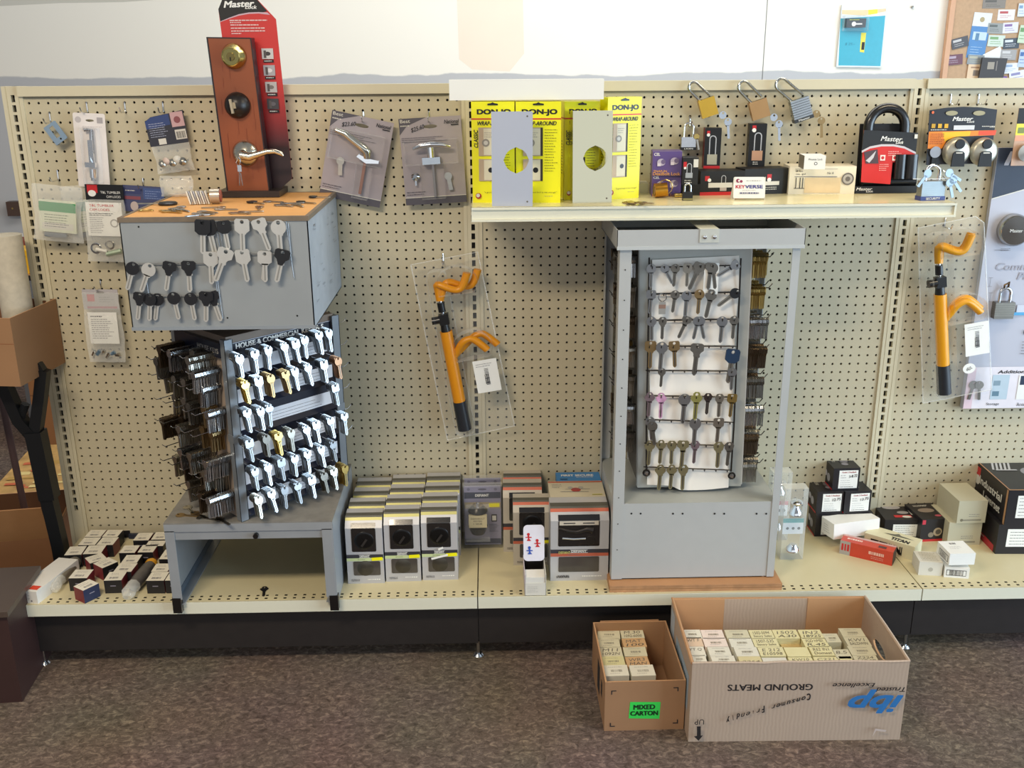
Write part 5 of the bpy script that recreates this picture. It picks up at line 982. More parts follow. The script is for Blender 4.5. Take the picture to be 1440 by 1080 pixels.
# laminated padlock hanging on the board
peg_hook(970, 164, 1.0, label='wire hook above the small hanging laminated padlock'); P_ = py(968, 211, -1.2)
t = thing('laminated_padlock', P_, 0, 'small laminated padlock hanging open from the pegboard above black boxes', 'padlock'); laminated(t, 1.55, 1.35, .7, BLK, 1.0, 1.5, .12, STEEL, 'LION')
mb = sub(t); mb.T = Matrix.Translation((.75, -.1, 1.6)) @ Matrix.Rotation(math.radians(-12), 4, 'Y'); mb.lathe([(0, 0), (.3, 0), (.3, .08), (0, .08)], (0, 0, -.2), (0, -1, 0), BRASS, 12); mb.box(-.1, -.08, -1.6, .1, 0, -.4, NICKEL); mb.build('key', t)

# long-shackle padlocks hooked over the top rail
def railock(ut, vt, ub, vb, roll, col, label, wd=1.75, lam=False):
    top = py(ut, vt, -.9); bt = py(ub, vb, -1.15); d_ = top-bt; L_ = d_.length
    ang = math.atan2(d_.x, d_.z)
    W = Matrix.Translation(bt) @ Matrix.Rotation(ang, 4, 'Y'); t = thing('long_shackle_padlock', 0, 0, label, 'padlock', mat=W)
    mb = sub(t); BT = Matrix.Translation((0, 0, .95)) @ Matrix.Rotation(math.radians(22)-ang if False else -(ang+math.radians(-(-18))), 4, 'Y') @ Matrix.Translation((0, 0, -.95)); mb.T = BT
    if lam:
        for i in range(8): mb.box(-wd/2, -.45, -1.0+i*.25, wd/2, .45, -.79+i*.25, M('#b0b6ba', .3, 1, .1))
        mb.box(-wd/2-.05, -.5, -1.35, wd/2+.05, .5, -1.0, M('#3c3f42', .4, .3)); mb.on((0, -.5, 0)).txt('Master', -.6, -1.28, .6, -1.08, WHT, .02)
    else: mb.box(-wd/2, -.35, -.95, wd/2, .35, .95, col)
    mb.build('lock_body', t, bev=.08)
    mb = sub(t); w2 = wd*.62; zt = L_; r_ = .15; n = 10
    y = lambda z: .0+.9*max(0, (z-1.0)/max(1, L_-1.0))*0
    pts = [(-w2/2, 0, .9), (-w2/2, 0, zt-w2/2)]+[(-w2/2*math.cos(math.radians(18*i)), 0, zt-w2/2+w2/2*math.sin(math.radians(18*i))) for i in range(1, 10)]+[(w2/2, .0, zt-w2/2), (w2/2, 0, .9)]
    mb.tube(pts, r_, M('#b9bcb8', .15, 1), 10); mb.build('shackle', t)
    for k_, (ka, dz) in enumerate(((10, 0), (-6, -.7))):
        mb = sub(t); a2 = -ang-math.radians(ka*.5); Wk = Matrix.Translation((wd*.15+.0, 0, -1.25)) @ Matrix.Rotation(-ang, 4, 'Y'); mb.T = Wk @ Matrix.Translation((.6 if k_ else .1, -.3, -.1+dz*1.0)) @ Matrix.Rotation(math.radians(ka), 4, 'Y')
        kc = BRASS2 if lam else M('#c5cdd6', .25, 1); mb.ext((0, .04, 0), (1, 0, 0), (0, 0, 1), arc(0, -.35, .4, 0, 345, 14), .08, kc, hole=arc(0, -.15, .12, 0, 324, 9)); 
        if k_: mb.box(-.13, -.04, -2.1, .13, .04, -.7, kc)
        mb.build('key', t)
railock(970, 118, 1001, 147, 0, M('#d9b04a', .25, 1, .05), 'long-shackle brass padlock hooked over the rail, leftmost of three', 1.75)
railock(1040, 117, 1073, 150, 0, M('#c49a6a', .3, 1, .05), 'long-shackle copper-toned padlock hooked over the rail, middle of three', 1.9)
railock(1092, 114, 1132, 147, 0, None, 'laminated long-shackle padlock hooked over the rail, rightmost of three', 2.0, True)

# disc lock card
W = Matrix.Translation(py(1355, 158, -1.7)); t = thing('disc_lock_card', 0, 0, 'black and orange card with two round steel disc locks, top right of the pegboard', 'lock pack', mat=W)
def dl(u, v): q = py(u, v, -1.7); w0 = py(1355, 158, -1.7); return (q.x-w0.x, q.z-w0.z)
out = [dl(*q) for q in ((1307, 155), (1330, 151.5), (1355, 150), (1380, 151), (1402, 154), (1392, 230), (1321, 231), (1320, 233), (1302, 232))]
mb = sub(t); mb.ext((0, 0, 0), (1, 0, 0), (0, 0, 1), out, .06, M('#20222a', .4)); p = mb.on((0, -.06, 0))
OR_ = M('#f0a41e', .4); p.poly([dl(*q) for q in ((1304, 209), (1306, 185), (1401, 183), (1399, 190), (1345, 192), (1331, 197), (1324, 209))], M('#ee8c2a', .4)); p.poly([dl(*q) for q in ((1328, 199), (1325, 186), (1365, 184.5), (1363, 191), (1340, 192.5))], M('#f2c21c', .4)); p.poly([dl(*q) for q in ((1375, 190), (1376, 184), (1401, 183), (1399, 190))], M('#e2502c', .4))
a_ = dl(1339, 170); b_ = dl(1368, 164); p.txt('Master', a_[0], a_[1], b_[0], b_[1], WHT, .12, .25); a_ = dl(1359, 172.5); b_ = dl(1370, 169.5); p.txt('Lock', a_[0], a_[1], b_[0], b_[1], WHT, .12, .25)
for u0, v0, u1, v1, m_ in ((1340, 182.5, 1370, 176, M('#d8d8da')), (1309, 180, 1315, 174, M('#c99c2a')), (1318, 180, 1324, 174, M('#e0ac28')), (1327, 180, 1333, 174, M('#e0ac28'))): a_ = dl(u0, v0); b_ = dl(u1, v1); p.rect(a_[0], a_[1], b_[0], b_[1], m_)
for u, v, w__ in ((1308, 182, 1.9), (1380, 177, 1.5), (1391, 178, .6)): a_ = dl(u, v); p.lines(a_[0], a_[1], w__, 1, .2, WHT2, .08, 3)
a_ = dl(1308, 188); p.lines(a_[0], a_[1], 1.6, 6, .2, M('#a34a18'), .07, 4)
for u in (1337.5, 1376): a_ = dl(u, 159); p.disc(a_[0], a_[1], .65, M('#a39c7c'), .25)
a_ = dl(1311, 158); p.disc(a_[0], a_[1], .14, M('#f07040'))
mb.build('backing_card', t)
for u in (1342.5, 1380.5):
    c_ = dl(u, 213); mb = sub(t); mb.lathe([(1.38, 0), (1.5, .25), (1.38, .6), (1.1, .8), (.3, .95), (0, .95)], (c_[0], -.06, c_[1]), (0, -1, 0), M('#b9b6a8', .38, .75, .04), 32); dsc = mb.build('disc_lock', t)
    mb = sub(t); mb.T = Matrix.Translation((c_[0], -1.05, c_[1])); mb.ext((0, .1, 0), (1, 0, 0), (0, 0, 1), [(-.72, -1.5), (.72, -1.5), (.62, -.1), (.4, .1), (-.4, .1), (-.62, -.1)], .16, BLKM); mb.lathe([(.52, 0), (.5, .2), (0, .2)], (0, .1, .85), (0, -1, 0), BLK, 16); mb.box(-.35, -.1, -.12, .35, -.07, .0, WHT2); mb.build('keyway_cover', dsc)
c_ = dl(1314, 215); mb = sub(t); mb.lathe([(0, 0), (.6, 0), (.6, .12), (0, .12)], (c_[0], -.15, c_[1]+.1), (0, -1, 0), M('#a9a9ad', .3, .8), 16); mb.box(c_[0]-.3, -.25, c_[1]-1.2, c_[0]+.2, -.1, c_[1]-.3, BLKM); mb.build('key', t)

# big display board at the right
W = Matrix.Translation(py(1352, 574, -.7)); O_ = py(1352, 574, -.7); bu = lambda u, v: ((lambda q: (q.x-O_.x, q.z-O_.z))(py(u, v, -.85)))
t = thing('lock_display_board', 0, 0, 'tall grey and navy display board with sample padlock and knob, at the right edge', 'display board', mat=W)
H_ = bu(1403, 208)[1]; mb = sub(t); mb.box(0, -.15, 0, 12.5, .45, H_, M('#b3b5bf', .45, 0, .03, 4), front=M('#b9bbc8', .4, 0, .02, 4)); p = mb.on((0, -.15, 0))
a_, b_, c_, d_ = bu(1404, 208), bu(1396, 279), bu(1440, 266), bu(1460, 208); p.poly([(0.03, b_[1]), (c_[0], c_[1]), (12.5, c_[1]+1.5), (12.5, H_), (0.03, H_)], M('#2b3548', .4)); p.poly([(0.03, b_[1]), (0.03, b_[1]-.12), (c_[0], c_[1]-.12), (c_[0], c_[1])], WHT2)
a_ = bu(1413, 232); p.txt('Master', a_[0], a_[1], a_[0]+8.5, a_[1]+1.4, M('#b9bcc8'), .2, .25)
a_ = bu(1420, 326); b_ = bu(1436, 316); mb.lathe([(1.75, 0), (1.75, .9), (1.5, 1.1), (0, 1.15)], (a_[0]-.1, -.15, a_[1]), (0, -1, 0), STEEL, 28) if False else None
a_ = bu(1400, 380); p.txt('Commercial', a_[0], a_[1], a_[0]+7, a_[1]+.8, M('#a5a5b2'), .12, .2); a_ = bu(1430, 393); p.txt('Padlocks', a_[0], a_[1], a_[0]+5, a_[1]+.8, M('#a5a5b2'), .12, .2)
a_ = bu(1398, 352); p.rect(a_[0], a_[1], a_[0]+1.6, a_[1]+.05, INKG); p.lines(a_[0]+.7, a_[1]+.2, 1.2, 2, .2, INKG, .06, 3)
for v in (403, 424): a_ = bu(1388, v); p.rect(a_[0], a_[1], a_[0]+.5, a_[1]+.04, INKG); p.rect(a_[0], a_[1]+1, a_[0]+.5, a_[1]+1.04, INKG); p.rect(a_[0]+.22, a_[1], a_[0]+.26, a_[1]+1, INKG)
a_ = bu(1438, 470); p.txt('PADLOCKS', a_[0], a_[1], a_[0]+2.5, a_[1]+.5, INK, .03); a_ = bu(1437, 480); p.lines(a_[0], a_[1], 3, 5, .35, INKG, .08, 4)
a_ = bu(1424, 443); p.rect(a_[0], a_[1], a_[0]+2, a_[1]+.35, M('#55a6d8')); p.rect(a_[0]+.3, a_[1]+.35, a_[0]+1.6, a_[1]+1.2, M('#c9cfdd'))
z1 = bu(1360, 516)[1]; p.rect(.03, .05, 12.4, z1, M('#e4dfe6', .45)); p.rect(.03, .05, 1.0, z1-.1, M('#dfc6cf', .45)); a_ = bu(1402, 526); p.txt('Additional Security', a_[0], a_[1], a_[0]+7, a_[1]+.5, INK, .12, .15)
a_ = bu(1388, 561); p.rect(a_[0]+.2, a_[1], a_[0]+2.2, a_[1]+3, M('#b9cbd8', .4)); p.rect(a_[0]+.4, a_[1]+.4, a_[0]+1.2, a_[1]+1.0, M('#5f7f92')); p.rect(a_[0]+.4, a_[1]+1.7, a_[0]+1.2, a_[1]+2.3, M('#7f97a6')); p.txt('Storage', a_[0]-.1, a_[1]-.8, a_[0]+1.4, a_[1]-.4, INK)
a_ = bu(1427, 561); p.rect(a_[0], a_[1], a_[0]+2, a_[1]+3, WHT); p.rect(a_[0]+.2, a_[1]+1.8, a_[0]+.9, a_[1]+2.9, M('#22304a')); p.txt('Access', a_[0]+.2, a_[1]-.8, a_[0]+1.5, a_[1]-.4, INK)
mb.build('board', t)
a_ = bu(1424, 322); mb = sub(t); mb.lathe([(1.75, 0), (1.75, .9), (1.55, 1.15), (0, 1.2)], (a_[0]-.05, -.15, a_[1]), (-.1, -1, -.05), M('#b5b4b0', .2, 1), 30); p = mb.on((a_[0]-.2, -1.42, a_[1])); p.txt('Master', -.7, -.18, .7, .18, WHT); mb.build('knob', t)
a_ = bu(1406, 446); mb = sub(t); mb.box(a_[0]-1.1, -1.0, a_[1], a_[0]+1.1, -.15, a_[1]+1.9, M('#8d8880', .35, 1, .1)); 
for k_ in range(6): mb.box(a_[0]-1.13, -1.03, a_[1]+.3+k_*.26, a_[0]+1.13, -.12, a_[1]+.48+k_*.26, M('#9c978c', .3, 1, .1))
mb.build('sample_padlock', t, bev=.04) ; sp_ = [o for o in t.children][-1]
mb = sub(t); shackle(mb, a_[0], a_[1]+1.8, 1.2, 1.7, .17, STEEL, -.6); mb.tube([(a_[0]-.2, -.6, a_[1]+3.4), (a_[0]-.4, -.9, a_[1]+3.9), (a_[0]+.1, -.9, a_[1]+4.2), (a_[0]+.2, -.6, a_[1]+3.5)], .12, BRONZE, 6); mb.build('shackle', t)
a_ = bu(1370, 545); mb = sub(t)
for k_ in range(2): mb.T = Matrix.Translation((a_[0]+.55*k_-.2, -.4-.1*k_, a_[1]+.8)) @ Matrix.Rotation(math.radians(10-16*k_), 4, 'Y'); mb.ext((0, .04, 0), (1, 0, 0), (0, 0, 1), arc(0, -.4, .5, 0, 345, 14), .08, DULL, hole=arc(0, -.15, .12, 0, 324, 9)); mb.box(-.15, -.05, -2.2, .15, .05, -.8, DULL)
mb.build('sample_keys', t)
# card at the very edge above the board
P_ = py(1437, 152, -2.0); mb = MB(P_); mb.box(-.3, 0, -6.0, 3, .06, 0, M('#c9a58c', .45)); p = mb.on((0, 0, 0)); p.rect(-.3, -1.6, 3, 0, BLKM); p.rect(-.3, -2.8, 3, -1.6, M('#e8de4a')); p.rect(-.1, -2.6, .6, -2.0, M('#7d8a4a')); p.rect(-.3, -3.4, 3, -2.8, M('#e0a080')); mb.lathe([(0, 0), (.9, .1), (.9, .5), (0, .6)], (.9, -.1, -4.6), (0, -1, 0), NICKEL, 18)
mb.build('lock_card', label='card cut off by the right edge of the picture, above the navy board', cat='lock pack')
shelf_carton = carton
def carton(*a, zs=DZ, **k): return shelf_carton(*a, zs=zs, **k)
# ================= small lock boxes on the left of the bottom deck =================
BX = M('#1c1b1f', .45, 0, .06); BXR = M('#7d2430', .4); BXN = M('#1e2a4c', .4); TOPW = M('#e6e0cf', .6, 0, .04, 15)
def cx4(x, y): return 20+x/6.26, 710+y/6.26
H1 = 1.55
smalls = [ # front top edge (two points in a close-up), depth, label
 ((605, 758), (748, 690), 1.75, 'turned blue-sided lock box nearest the shelf edge, at the left', BXN, BXR),
 ((472, 648), (640, 646), 2.0, 'small black lock box just behind the turned blue-sided one', BX, BX),
 ((783, 669), (945, 664), 2.0, 'small black lock box with red corner, front of a file of three', BX, BX),
 ((775, 560), (915, 500), 1.9, 'small lock box turned askew, front one of the skewed pair', BX, BXR),
 ((666, 518), (820, 470), 1.8, 'small lock box turned askew, back one of the skewed pair', BX, BXR),
 ((868, 590), (1030, 590), 2.0, 'small lock box in the middle of the file of three', BX, BX),
 ((935, 515), (1080, 512), 2.0, 'small lock box at the back of the file of three', BX, BX),
 ((435, 446), (592, 438), 2.2, 'small lock box behind the white carton, left of a pair', BX, BX),
 ((598, 436), (762, 430), 2.2, 'small lock box behind the white carton, right of a pair', BX, BX),
 ((557, 356), (712, 354), 2.0, 'lock box in the tight block of four, front left', BX, BX),
 ((718, 354), (868, 353), 2.0, 'lock box in the tight block of four, front right', BX, BXR),
 ((615, 284), (762, 283), 1.9, 'lock box in the tight block of four, back left', BX, BX),
 ((768, 283), (908, 283), 1.9, 'lock box in the tight block of four, back right', BX, BX),
 ((1042, 315), (1182, 313), 2.0, 'white-topped lock box before the flat navy box, left one', BX, BX),
 ((1200, 308), (1335, 305), 2.0, 'white-topped lock box before the flat navy box, right one', BX, BX),
 ((1150, 365), (1310, 362), 1.4, 'yellowish-topped lock box behind the pair of grey-topped boxes', BX, BX),
 ((918, 425), (1062, 423), 1.9, 'grey-topped lock box left of the rolled black sleeve', BX, BX),
 ((1082, 420), (1222, 418), 1.9, 'grey-topped lock box touching the rolled black sleeve', BX, BX),
 ((1270, 480), (1420, 478), 2.4, 'lock box beside the stand leg, behind the front block', BX, BX),
 ((1200, 590), (1350, 588), 1.9, 'lock box second in the block beside the stand leg', BX, BX),
 ((1155, 670), (1318, 668), 2.0, 'lock box at the front left of the block beside the stand leg', BX, BX),
 ((1322, 668), (1480, 666), 2.0, 'lock box at the front right of the block, partly behind the stand leg', BX, BX),
]
for i, (a_, b_, d, lab, mm, ml) in enumerate(smalls):
    a, yaw, w_ = edge(*cx4(*a_), *cx4(*b_), DZ+H1)
    if a.y+d > -.4: a.y = -.4-d
    if a.x+w_ > SX0-.08: w_ = SX0-.08-a.x
    if w_ < .6: continue
    mb = MB((a.x, a.y, DZ), yaw); mb.box(.03, .03, 0, w_-.03, d-.03, H1, mm, left=ml, right=BXR if i % 3 else mm, top=TOPW)
    F = frames(mb, w_, d, H1); p = F['top']; p.rect(w_*.02, d*.02, w_*.98, d*.98, TOPW); p.lines(w_*.2, d*.8, w_*.6, 2, .3, INKG, .06, i); p.bars(w_*.25, d*.2, w_*.5, d*.2, INKG, i, 12); F['front'].rect(w_*.35, H1*.55, w_*.65, H1*.62, M('#8d8a9a'))
    mb.build('lock_box', label=lab, cat='box', group=None)
carton('flat_box', *cx4(1010, 300), *cx4(1330, 298), cx4(0, 262)[1], 3.2, M('#232a3e', .45), 'flat navy box at the back, beside the stand', cat='box')
carton('lock_box', *cx4(612, 245), *cx4(740, 245), cx4(0, 155)[1], 1.6, BX, 'plain black lock box in the back left corner of the deck', top=M('#29272a', .5))
carton('lock_box', *cx4(745, 245), *cx4(882, 240), cx4(0, 153)[1], 1.6, BX, 'black lock box with pale top in the back row, left corner', top=TOPW)
carton('lock_box', *cx4(890, 290), *cx4(1025, 288), cx4(0, 226)[1], 1.9, BX, 'white-topped lock box behind the tight block of four', top=TOPW)
def wc(mb, F, w_, d, h):
    p = F['top']; p.rect(w_*.1, d*.04, w_*.45, d*.16, M('#d8604a')); p.rect(w_*.5, d*.05, w_*.92, d*.16, M('#d9482f')); q = F['front']; q.lines(w_*.15, h*.75, w_*.5, 6, .16, INKG, .05, 5); q.disc(w_*.7, h*.2, .1, INKG)
carton('white_carton', 25.3, 846.5, 53.8, 849.5, 829.5, 7.4, M('#e4e1da', .55, 0, .03), 'long white carton with red stamp at the left end of the bottom deck', art=wc)
# wrapped rolls
def roll(pts, r, mat, label, cap=None):
    P = [pz(u, v, DZ+.7) for u, v in pts]; t = thing('wrapped_roll', P[0], 0, label, 'wrapped part'); mb = sub(t); mb.tube([q-P[0] for q in P], r, mat, 14); mb.build('roll', t)
    mb = sub(t); e = (P[0]-P[1]).normalized(); 
    mb.tube([Vector((0, 0, 0)), e*.6+Vector((0, 0, .1)), e*1.4+Vector((0, 0, -.1)), e*1.9+Vector((0, 0, -.35))], [r[0]*1.1, r[0]*.9, r[0]*1.1, r[0]*.6], CLR2, 9); mb.build('plastic_tail', t)
    if cap: mb = sub(t); mb.lathe([(0, -.5), (.6, -.4), (.7, 0), (.55, .4), (0, .5)], P[-1]-P[0], (.5, 1, .1), cap, 14); mb.build('yellow_cap', t)
roll([(85, 815), (94, 803), (103, 793), (110, 786)], [.55, .7, .75, .5], M('#7d776a', .3, 0, .2, 60), 'grey roll in clear plastic beside the long white carton')
roll([(188, 824), (198, 812), (208, 800), (213, 793)], [.7, .8, .75, .5], M('#5c5856', .35, 0, .25, 70), 'dark grey wrapped roll with a yellow end, beside the file of three boxes', M('#d79a2a', .4))

# ================= windowed lockset boxes =================
SB = M('#b9b8ba', .4, .15, .03); SBO = M('#aaa565', .38, .25); SBR = M('#c2664e', .4, .2); WIN = M('#1f1d1d', .15, 0, .1, coat=.5); WIN2 = M('#4a4541', .2, 0, .2, 20, coat=.4)
def lockset(a, yaw, w_, d, h, label, stripe=SBO, group=None, mid=True, sticker=True, wide=False, body=None, knob=True):
    body = body or SB
    t = thing('lockset_box', (a.x, a.y, a.z), yaw, label, 'box', group); mb = sub(t)
    prof = [(0, 0), (d, 0), (d, h), (d*.33, h), (0, h*.86)]
    mb.ext((0, 0, 0), (0, 1, 0), (0, 0, 1), prof, w_, body)
    slope = Pt(mb, (0, 0, h*.86), (1, 0, 0), Vector((0, d*.33, h*.14)).normalized()); sl = math.hypot(d*.33, h*.14)
    slope.rect(0, sl*.62, w_, sl*.86, stripe); slope.rect(0, sl*.86, w_, sl*1.0, M('#55534a'))
    p = mb.on((0, 0, 0)); T_ = mb.on((0, 0, h), (1, 0, 0), (0, 1, 0)); T_.rect(0, d*.33, w_, d*.6, M('#55534a'))
    p.rect(0, h*.40, w_, h*.455, M('#34333a')); p.rect(0, h*.355, w_, h*.40, stripe if stripe is not SBO else M('#c4d09a', .4)); p.txt('DEFIANT', w_*.36, h*.413, w_*.62, h*.44, WHT, .12)
    for x0, x1, y0, y1 in ((w_*.34, w_*.64, h*.405, h*.41), (w_*.34, w_*.64, h*.443, h*.448)): p.rect(x0, y0, x1, y1, WHT)
    if sticker: p.rect(w_*.68, h*.36, w_*.98, h*.41, YEL, 3)
    p.lines(w_*.1, h*.07, w_*.25, 2, .15, INK, .06, 3); p.lines(w_*.55, h*.075, w_*.35, 1, .15, WHT, .12, 4, .1); p.lines(w_*.3, h*.385, w_*.3, 1, .1, INKG, .05, 2)
    mb.build('carton', t)
    x0, x1 = (w_*.16, w_*.82) if not wide else (w_*.13, w_*.84)
    mb = sub(t); q = mb.on((0, -.0, 0)); q.k = .03
    q.poly([(x, y) for x, y in rrect(x0, h*.5, x1, h*.86, .15)], WIN); q.poly(rrect(x0+.05, h*.13, min(w_, x1+.35*(not wide)), h*.35, .15), WIN2)
    s2 = Pt(mb, (0, 0, h*.86), (1, 0, 0), Vector((0, d*.33, h*.14)).normalized()); s2.k = .03; s2.rect(x0, 0, x1, sl*.42, WIN); win = mb.build('window', t)
    if knob:
        mb = sub(t); k_ = M('#0f0f10', .3, .3)
        mb.lathe([(w_*.27, .02), (w_*.26, .06), (w_*.2, .09), (0, .1)], (w_*.5, 0, h*.67), (0, -1, 0), k_, 24); mb.T = Matrix.Translation((w_*.5, -.1, h*.64)) @ Matrix.Rotation(.6, 4, 'Y'); mb.box(-.12, -.07, -.5, .12, 0, .5, M('#3b3735', .35, .4)); mb.build('knob', win)
        mb = sub(t); mb.lathe([(w_*.23, .02), (w_*.22, .05), (0, .06)], (w_*.5, 0, h*.24), (0, -1, 0), M('#4a463e', .3, .4, .3), 20); mb.build('latch_ring', win)
    return t
ordr = ['front', 'second', 'third', 'back']; colm = ['left', 'middle', 'right']
fronts = [((489.5, 821), (541.5, 819.5)), ((543, 818), (593, 816.5)), ((594.5, 816), (645, 814.5))]
for c, (l_, r_) in enumerate(fronts):
    a, yaw, w_ = edge(*l_, *r_, DZ); h = py(l_[0]+2, (727, 722, 719)[c], a.y+.6).z-DZ
    for k_ in range(4):
        L_ = lockset(Vector((a.x+.02+(.15 if k_ > 1 else 0), a.y+k_*2.85, DZ)), yaw*.3, w_-.06, 2.75, h, 'silver windowed lockset box, %s row, %s column of the block of twelve' % (ordr[k_], colm[c]), knob=(k_ == 0), sticker=(k_ == 0))
        if k_ == 0 and c == 2:
            mb = sub(L_); q = mb.on((0, 0, 0)); q.k = .14; q.rect(w_*.25, h*.345, w_*.72, h*.375, WHT, 14); q.rect(w_*.45, h*.47, w_*.6, h*.5, WHT, 25); mb.build('price_strip', L_)
for k_, (l_, r_, tp, lab) in enumerate((((708, 776), (762, 776), 684, 'red-striped lockset box second from the back, behind the clamshell packs'), ((722, 795), (775, 795), 705, 'red-striped lockset box in front of two others, behind the open carton'))):
    a, yaw, w_ = edge(*l_, *r_, DZ); h = py(l_[0]+2, tp, a.y+.7).z-DZ; lockset(Vector((a.x, a.y, DZ)), yaw*.3, w_, 2.8, h, lab, SBR, knob=True, sticker=k_ == 1, body=M('#bdb5a8', .4, .15, .03))
    if k_ == 0: lockset(Vector((a.x+.1, a.y+2.9, DZ)), yaw*.3, w_, 2.6, h, 'red-striped lockset box rearmost of three, at the pegboard', SBR, knob=False, sticker=False, body=M('#bdb5a8', .4, .15, .03))
a, yaw, w_ = edge(774, 817, 855, 817, DZ); h = py(776, 719, a.y).z-DZ
t = lockset(Vector((a.x, a.y, DZ)), 0, w_, 3.6, h, 'wide lever-handle box with red stripe, beside the key cabinet', SBR, sticker=False, wide=True, knob=False)
mb = sub(t); hm = M('#3a3634', .3, .7); z_ = h*.72
mb.tube([(w_*.14, -.02, z_+.3), (w_*.3, -.05, z_), (w_*.45, -.08, z_-.1), (w_*.62, -.08, z_+.25), (w_*.72, -.08, z_+.1)], [.12, .2, .22, .3, .4], hm, 10); mb.tube([(w_*.2, -.02, z_-.85), (w_*.4, -.05, z_-.95), (w_*.6, -.05, z_-.9)], .12, STEEL, 8); mb.lathe([(.55, .02), (.5, .08), (0, .1)], (w_*.68, 0, h*.58), (0, -1, 0), hm, 18); mb.build('lever_handle', t)
mb = sub(t); q = mb.on((0, 0, 0)); q.k = .06; q.txt('DEFIANT', w_*.14, h*.395, w_*.34, h*.43, M('#d8d27a'), .03); mb.build('brand_label', t); mb = sub(t); q = mb.on((0, 0, 0)); q.k = .06; q.txt('NAPLES', w_*.13, h*.055, w_*.32, h*.085, INK, .02); mb.build('model_name', t); mb = sub(t); q = mb.on((0, -.03, 0)); q.rect(w_*.15, h*.8, w_*.82, h*.86, M('#c9bfae')); q.rect(w_*.22, h*.82, w_*.42, h*.835, INK); q.rect(w_*.55, h*.82, w_*.75, h*.835, INK); mb.build('cardboard_tab', t)
# back box, its top face showing, and the blue box
h2 = h*.98
a2 = Vector((a.x+.15, a.y+3.8, DZ)); mb = MB(a2); mb.box(0, 0, 0, w_*.98, 4.4, h2+.1, M('#c9bfa6', .45, 0, .03)); q = frames(mb, w_, 4.4, h2+.1)['top']; q.rect(0, 3.9, w_*.98, 4.3, SBR); cx_ = w_*.48
q.disc(cx_, 1.9, .55, M('#a83a34')); q.disc(cx_-.6, 2.5, .3, M('#a9a69c')); q.disc(cx_+.6, 2.5, .3, M('#a9a69c')); q.rect(cx_-1.8, 1.3, cx_+1.4, 1.4, INKG); q.rect(cx_-1.2, 2.0, cx_+1.6, 2.08, INKG); q.lines(.4, 3.4, 1.2, 3, .4, INKG, .1, 3); q.rect(w_*.75, .4, w_*.93, .6, M('#b8b04a'))
mb.build('instruction_box', label='pale box with a red diagram on top, behind the wide lever-handle box', cat='box')
P_ = py(783, 683, -3.0); P2 = py(845, 683, -3.0); tp = py(783, 664, -.6).z
mb = MB((P_.x, -3.0, DZ)); w3 = P2.x-P_.x; mb.box(0, 0, 0, w3, 2.5, P_.z-DZ+.6, M('#2f7fc0', .35, 0, .03)); q = mb.on((0, 0, P_.z-DZ+.6), (1, 0, 0), (0, 1, 0)); q.txt('FIRST SECURE', w3*.12, 1.3, w3*.85, 1.8, WHT, .12); q.lines(w3*.45, 1.0, w3*.4, 1, .2, WHT, .1, 2, .05); q.rect(w3*.08, .3, w3*.25, .6, M('#24507a'))
mb.build('blue_box', label='blue box at the pegboard behind the pale diagram box', cat='box')
# clamshell deadbolt packs
for k_ in range(2):
    a, yaw, w_ = edge(652, 771, 707, 771, DZ); h = py(654, 685, a.y).z-DZ; a = Vector((a.x, a.y+k_*2.2, DZ))
    t = thing('deadbolt_clamshell', a, 0, ('front' if k_ == 0 else 'rear')+' clamshell pack of a deadbolt, %s of two between the lockset boxes' % ('nearer' if k_ == 0 else 'hidden behind the nearer'), 'lock pack')
    mb = sub(t); mb.box(.15, .6, .15, w_-.15, .66, h-.1, M('#8c89a0', .4)); q = mb.on((0, .6, 0)); q.rect(.2, h*.78, w_-.2, h*.88, M('#34384c')); q.txt('DEFIANT', w_*.32, h*.81, w_*.66, h*.85, WHT, .12); q.rect(.2, h*.62, w_-.2, h*.72, M('#a99a7c')); q.rect(w_*.66, h*.64, w_*.93, h*.7, YEL); q.rect(.2, .3, w_-.2, h*.12, M('#34384c')); q.disc(w_*.15, h*.93, .18, M('#6d6a80')); q.disc(w_*.83, h*.93, .18, M('#6d6a80')); q.disc(w_*.5, h*.93, .5, M('#5a5668'), .12)
    q.rect(w_*.72, h*.4, w_*.86, h*.52, INK); q.rect(w_*.74, h*.42, w_*.84, h*.5, WHT2); q.lines(w_*.66, h*.36, w_*.25, 6, .18, INK, .05, 5); mb.build('printed_card', t)
    if k_ == 0:
        mb = sub(t); mb.lathe([(.6, 1.6), (1.1, 1.1), (1.15, .9), (.95, .85), (.95, -.9), (1.15, -1.0), (.8, -1.9), (0, -2.0)], (w_*.38, .0, h*.5), (0, 0, 1), M('#211e1c', .3, .4), 24); mb.box(w_*.38-1.05, -1.1, h*.5-.75, w_*.38+1.05, -.6, h*.5+.75, M('#cbbf9a', .5)); q = mb.on((0, -1.1, 0)); q.txt('DEADBOLT', w_*.38-.8, h*.5+.3, w_*.38+.8, h*.5+.5, INK); q.txt('KEYED', w_*.38-.5, h*.5, w_*.38+.5, h*.5+.18, INK); q.txt('1 SIDE', w_*.38-.5, h*.5-.35, w_*.38+.5, h*.5-.15, INK); mb.cyl((w_*.38, -.5, h*.5+1.0), (w_*.38, -.5, h*.5+2.1), .2, CHROME, 12); mb.build('deadbolt', t)
    mb = sub(t); mb.box(0, -.0, 0, w_, 1.3, h, CLR, back=None); mb.box(w_*.08, -1.2, h*.18, w_*.68, 0, h*.72, CLR, back=None); mb.build('plastic_shell', t, bev=.12)
